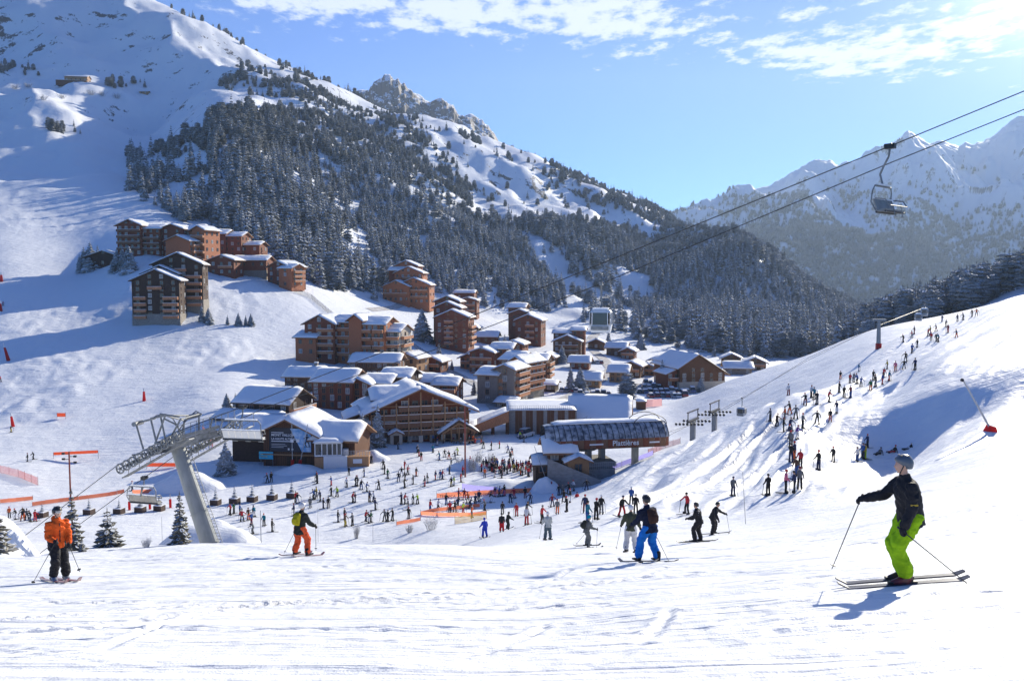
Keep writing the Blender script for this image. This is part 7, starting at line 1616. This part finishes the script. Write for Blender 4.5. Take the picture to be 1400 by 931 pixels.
# --- everyone farther off: one mesh each, clothes by material
PAL = {'black': (.018, .018, .02), 'navy': (.02, .03, .09), 'red': (.55, .03, .04), 'orange': (.80, .16, .04), 'blue': (.03, .10, .32), 'teal': (.0, .16, .24), 'green': (.03, .17, .06), 'yellow': (.50, .38, .04), 'grey': (.16, .165, .17), 'white': (.70, .70, .72), 'maroon': (.20, .02, .04), 'purple': (.14, .04, .25), 'pink': (.75, .18, .28), 'brown': (.10, .055, .035), 'lime': (.42, .62, .04)}
PM = {k: mat('clothes_' + k, c, .8) for k, c in PAL.items()}
def small_person(seed, kind):
    r = random.Random(seed)
    P_ = dict(stand=dict(leg_l=(3, 5), leg_r=(5, 8), lean=3, arm_l=(10, 12, 30), arm_r=(14, 12, 35), spread=.04), ski=dict(leg_l=(26, 40), leg_r=(18, 32), lean=22, arm_l=(30, 22, 45), arm_r=(24, 24, 50), spread=.10), stride=dict(leg_l=(24, 20), leg_r=(-8, 14), lean=14, arm_l=(40, 16, 25), arm_r=(-6, 16, 30), spread=.06),
              wide=dict(leg_l=(12, 18), leg_r=(12, 18), lean=10, arm_l=(14, 45, 20), arm_r=(16, 50, 20), spread=.16), chat=dict(leg_l=(2, 4), leg_r=(6, 10), lean=6, arm_l=(20, 6, 80), arm_r=(10, 10, 20), spread=.05), crouch=dict(leg_l=(58, 92), leg_r=(54, 88), lean=38, arm_l=(50, 12, 50), arm_r=(46, 12, 40), spread=.08), sit=dict(leg_l=(92, 40), leg_r=(86, 30), lean=-12, arm_l=(-10, 20, 10), arm_r=(30, 12, 40), spread=.10))[kind]
    J = joints(P_); m = MB(); c = J['c']; n = 7
    def L_(pts, rad, mi):
        for (a, b, x, y) in zip(pts[:-1], pts[1:], rad[:-1], rad[1:]): m.bar(a, b, x, n, r2=y, m=mi)
    if kind == 'sit':
        dz = J['hips'].z - .16
        for k in list(J):
            if isinstance(J[k], Vector) and not k.startswith('dh_'): J[k] = J[k] - Vector((0, 0, dz))
        for s_ in 'lr': J['ank_' + s_].z = max(.12, J['ank_' + s_].z)
    f0 = len(m.f); loft(m, [(J['hips'] - Vector((0, 0, .10)), .16, .13, c), (J['hips'], .17, .135, c), (J['hips'].lerp(J['chest'], .6), .18, .135, c), (J['chest'] + Vector((0, 0, .03)), .18, .12, c), (J['neck'], .07, .07, c)], 8)
    for s_ in 'lr':
        L_([J['hip_' + s_], J['knee_' + s_], J['ank_' + s_]], [.105, .085, .08], 1); L_([J['sh_' + s_], J['el_' + s_], J['hand_' + s_]], [.075, .06, .05], 0)
        an = J['ank_' + s_]; m.box(an.x - .08, an.x + .20, an.y - .055, an.y + .055, an.z - .12, an.z + .05, 4)
        if kind in ('ski', 'stand', 'wide', 'crouch', 'stride'): m.box(an.x - .75, an.x + .85, an.y - .05, an.y + .05, an.z - .145, an.z - .121, 4)
        if kind in ('ski', 'wide', 'stride', 'stand'): h = J['hand_' + s_]; m.bar(h, (h.x - .35 if kind == 'ski' else h.x + .05, h.y * 1.3, 0.0), .018, 4, m=4)
        hnd = J['hand_' + s_]; m.bar(hnd, hnd + J['dh_' + s_] * .09, .045, 5, m=4)
    hd = J['head']; L_([J['neck'] - Vector((0, 0, .02)), hd], [.06, .06], 2)
    k0 = len(m.m); loft(m, [(hd + Vector((.01, 0, -.08)), .05, .06, 0), (hd + Vector((.015, 0, 0)), .075, .095, 0), (hd + Vector((.01, 0, .05)), .07, .09, 0)], 8); 
    for q in range(k0, len(m.m)): m.m[q] = 2
    k0 = len(m.m); loft(m, [(hd + Vector((-.03, 0, -.02)), .095, .09, 0), (hd + Vector((-.01, 0, .05)), .112, .122, 0), (hd + Vector((-.01, 0, .11)), .09, .10, 0), (hd + Vector((-.01, 0, .145)), .035, .04, 0)], 8)
    for q in range(k0, len(m.m)): m.m[q] = 3
    me = m.mesh('person', True)
    for q in range(5): me.materials.append([BLACKC, BLACKC, SKIN, HBL, DARKM][q])
    return me
SP = {k: small_person(i, k) for i, k in enumerate(('stand', 'ski', 'stride', 'wide', 'chat', 'crouch', 'sit'))}
POSEW = {'stand': 'standing', 'ski': 'skiing', 'stride': 'striding', 'wide': 'with arms out', 'chat': 'waiting', 'crouch': 'crouching', 'sit': 'sitting'}
rp = random.Random(42); people = []
JW = ['black'] * 18 + ['navy'] * 8 + ['red'] * 5 + ['orange'] * 3 + ['blue'] * 4 + ['teal'] * 2 + ['green'] + ['yellow'] + ['grey'] * 6 + ['white'] * 2 + ['maroon'] * 3 + ['purple', 'pink', 'brown', 'lime']
TW = ['black'] * 22 + ['grey'] * 4 + ['red'] * 3 + ['orange'] * 2 + ['navy'] * 3 + ['blue'] * 2 + ['white'] * 2 + ['yellow', 'pink', 'brown', 'green', 'maroon']
def add_person(u, v, zone, pose=None, j=None, t=None, h=None, ymin=60, head=None, scale=None):
    people.append((u, v, zone, pose or rp.choice(['stand', 'stand', 'ski', 'stride', 'wide', 'chat']), j or rp.choice(JW), t or rp.choice(TW), h or rp.choice(['black', 'black', 'black', 'grey', 'navy', 'white', 'red', 'maroon']), ymin, head if head is not None else rp.uniform(0, 360), scale or rp.uniform(.9, 1.04)))
ZL = 'on the flat piste left of centre'
for (u, v) in [(477,650),(498,652),(433,658),(453,664),(474,666),(486,664),(489,664.5),(494,669),(501,672),(518,669),(430,682),(433,679),(438,685),(453,678),(461,679),(404,687),(407,688),(442,695),(449,694),(402,705),(424,694),(482,687),(486,687),(505,686),(511,686),(513,697),(462,714),(471,710),(472,720),(482,719),(500,713),(505,715),(507,714)]: add_person(u, v, ZL)
for (u, v) in [(545,658),(549,651),(554,657),(557,649),(565,662),(569,651),(553,667),(581,665),(584,660),(595,656),(602,655),(605,655),(617,665),(621,664),(630,659),(549,689),(553,689),(565,689),(571,689),(526,713),(530,713),(537,712),(558,697),(559,709)]: add_person(u, v, 'in the open middle of the flat piste')
for (u, v) in [(599,698),(588,700),(610,690),(615,702),(626,695),(633,702),(627,683),(635,683),(655,686),(650,691),(643,695),(645,708),(670,687),(663,698),(682,679),(689,678),(677,679),(640,688),(622,700),(690,678),(698,687),(703,681)]: add_person(u, v, 'around the orange banners')
for (u, v) in [(718,681),(725,688),(687,703),(706,706),(720,705),(720,718),(741,715),(754,672),(755,693),(762,703),(764,677),(769,676),(771,687),(775,700),(778,675),(780,687),(785,671),(802,670),(800,701),(803,716),(815,711),(822,703),(850,707),(863,690),(869,703)]: add_person(u, v, 'right of the orange banners', ymin=50)
add_person(789, 679, 'right of the orange banners', 'sit', 'red', 'red')
add_person(939, 703, 'by the short piste pole', 'wide', 'red', 'black', ymin=45); add_person(1002, 678, 'alone under the bumpy slope', 'stand', 'grey', 'navy', ymin=50)
for (u, v) in [(544,614),(598,609),(592,605),(592,619),(570,619),(573,624),(576,630),(601,629),(608,625),(614,628),(622,628),(626,622),(672,615),(683,613),(661,613),(695,619),(700,622),(698,630),(508,633),(505,633),(524,641),(526,648),(530,654),(553,641)]: add_person(u, v, 'on the open snow before the hotel', ymin=90)
for (u, v) in [(366,660),(371,659),(434,661),(181,671),(315,704),(320,702),(328,704),(331,713),(340,711),(344,717),(346,706),(348,706.5),(346,730),(361,719),(372,727),(429,683)]: add_person(u, v, 'on the piste right of the pylon', ymin=80)
for (u, v) in [(22,710),(32,708),(37,711),(13,708),(31,712),(42,713),(48,713)]: add_person(u, v, 'behind the snow mound at the left edge', ymin=55, scale=.95)
add_person(46, 628, 'low on the left slope', 'ski', 'black', 'black', head=200, ymin=120); add_person(38, 631, 'low on the left slope', 'stand', 'black', 'black', head=200, ymin=120); add_person(15, 591, 'beside the red and white marker', 'ski', 'brown', 'yellow', ymin=120); add_person(1, 522, 'cut by the left edge', 'ski', 'red', 'black', ymin=120); add_person(4, 418, 'at the upper left edge', 'ski', 'red', 'black', ymin=150)
for (u, v) in [(1053,576),(1071,591),(1073,574),(1080,567),(1088,573),(1080,589),(1089,601),(1081,600),(1081,612),(1086,629),(1081,633),(1062,584),(1097,586)]: add_person(u, v, 'in the line beside the bumpy slope', ymin=60)
for (u, v) in [(1094,640),(1074,674),(1089,650),(1086,674),(1093,669),(1050,678),(1119,643),(1139,632)]: add_person(u, v, 'at the foot of the right-hand piste', ymin=50)
for (u, v) in [(1117,580),(1135,577),(1144,565),(1133,550),(1117,553),(1101,554),(1109,544),(1113,546),(1078,541),(1147,537),(1154,543),(1163,544)]: add_person(u, v, 'in the middle of the right-hand piste', ymin=90)
for (u, v) in [(1149,519),(1162,524),(1167,523),(1172,525),(1177,529),(1174,508),(1190,534),(1194,520),(1197,529),(1206,526),(1215,521),(1208,517),(1213,505),(1224,508),(1236,505),(1238,495),(1251,506)]: add_person(u, v, 'on the upper right-hand piste', ymin=100)
for (u, v) in [(1247,483),(1254,475),(1235,468),(1247,462),(1250,457),(1273,466),(1280,467),(1283,468),(1269,460),(1272,457),(1308,462),(1280,453),(1293,447),(1309,440),(1317,438),(1329,433),(1335,432),(1288,440),(1296,455)]: add_person(u, v, 'near the brow of the right-hand piste', ymin=120)
for (u, v, po, j, t) in [(1172,631,'stand','white','blue'),(1180,627,'stand','blue','navy'),(1183,628,'stand','yellow','lime'),(1186,612,'stand','navy','black'),(1197,622,'sit','grey','black'),(1215,619,'sit','black','red'),(1236,615,'sit','black','black')]: add_person(u, v, 'resting behind the near skier', po, j, t, ymin=50, head=rp.uniform(150, 220))
# the lift queue
qn = 0
while qn < 92:
    u = rp.choice([rp.uniform(614, 774), rp.gauss(700, 28)]); v = rp.gauss(643, 5.0)
    if not (630 < v < 655 and 612 < u < 775) or (u < 640 and v < 636): continue
    add_person(u, v, 'in the dense lift queue', rp.choice(['stand', 'chat', 'chat']), ymin=90); qn += 1
for k in range(11): add_person(600 + rp.uniform(0, 62), 602 + rp.uniform(-3, 5), 'on the terrace before the pavilion', rp.choice(['stand', 'chat', 'crouch']), ymin=90)
for k in range(4): add_person(rp.uniform(700, 735), rp.uniform(597, 606), 'by the huts left of the lift station', 'stand', ymin=90)
lab = {}
for i, q in enumerate(people): lab.setdefault('skier in %s jacket and %s trousers %s %s' % (q[4], q[5], POSEW[q[3]], q[2]), []).append(i)
used_l = {}
ORD2 = ['leftmost', 'second', 'third', 'fourth', 'fifth', 'sixth', 'seventh', 'eighth', 'ninth']
for lb, ids in lab.items():
    ids.sort(key=lambda i: people[i][0])
    for k, i in enumerate(ids): used_l[i] = lb if len(ids) == 1 else ('leftmost ' if k == 0 else 'next ' if k == 1 and len(ids) > 2 else 'rightmost ' if k == len(ids) - 1 else ORD2[min(k, 8)] + ' ') + lb
mesh_bm = SP
for i, (u, v, zone, pose, j, t, h, ymin, head, sc) in enumerate(people):
    p = at(u, v, ymin); o = bpy.data.objects.new('person', SP[pose]); COL.objects.link(o); o.location = p + Vector((0, 0, .01)); o.rotation_euler = (0, 0, R(head)); o.scale = (sc, sc, sc)
    for sl, m_ in ((0, PM[j]), (1, PM[t]), (3, PM[h])): o.material_slots[sl].link = 'OBJECT'; o.material_slots[sl].material = m_
    w = used_l[i].split(); lb = ' '.join(w[:16])
    grp = {'in the dense lift queue': 'people in the lift queue'}.get(zone, 'skiers ' + zone)
    tag(o, label=used_l[i] if len(w) <= 16 else used_l[i].replace('skier in ', '').replace(' trousers', ''), cat='person', group=grp)
print('people', len(people))
# ================================================================ haze
def make_haze(density=0.00007):
    bm = bmesh.new(); bmesh.ops.create_cube(bm, size=1.0)
    for v in bm.verts: v.co = Vector((v.co.x * 9000, 2900 + v.co.y * 6400, 0 if v.co.z < 0 else 1)); 
    for v in bm.verts: v.co.z = -760 if v.co.z < .5 else 1350
    me = bpy.data.meshes.new('haze'); bm.to_mesh(me); bm.free()
    m = bpy.data.materials.new('haze'); m.use_nodes = True; nt = m.node_tree
    for n in list(nt.nodes):
        if n.type != 'OUTPUT_MATERIAL': nt.nodes.remove(n)
    out = nt.nodes['Material Output']; pv = nt.nodes.new('ShaderNodeVolumePrincipled'); pv.inputs['Density'].default_value = density
    pv.inputs['Color'].default_value = (0.58, 0.76, 1.0, 1); pv.inputs['Anisotropy'].default_value = 0.30
    nt.links.new(pv.outputs[0], out.inputs['Volume'])
    tag(link('haze', me, m), kind='stuff', label='thin blue haze in the mountain air')
make_haze()
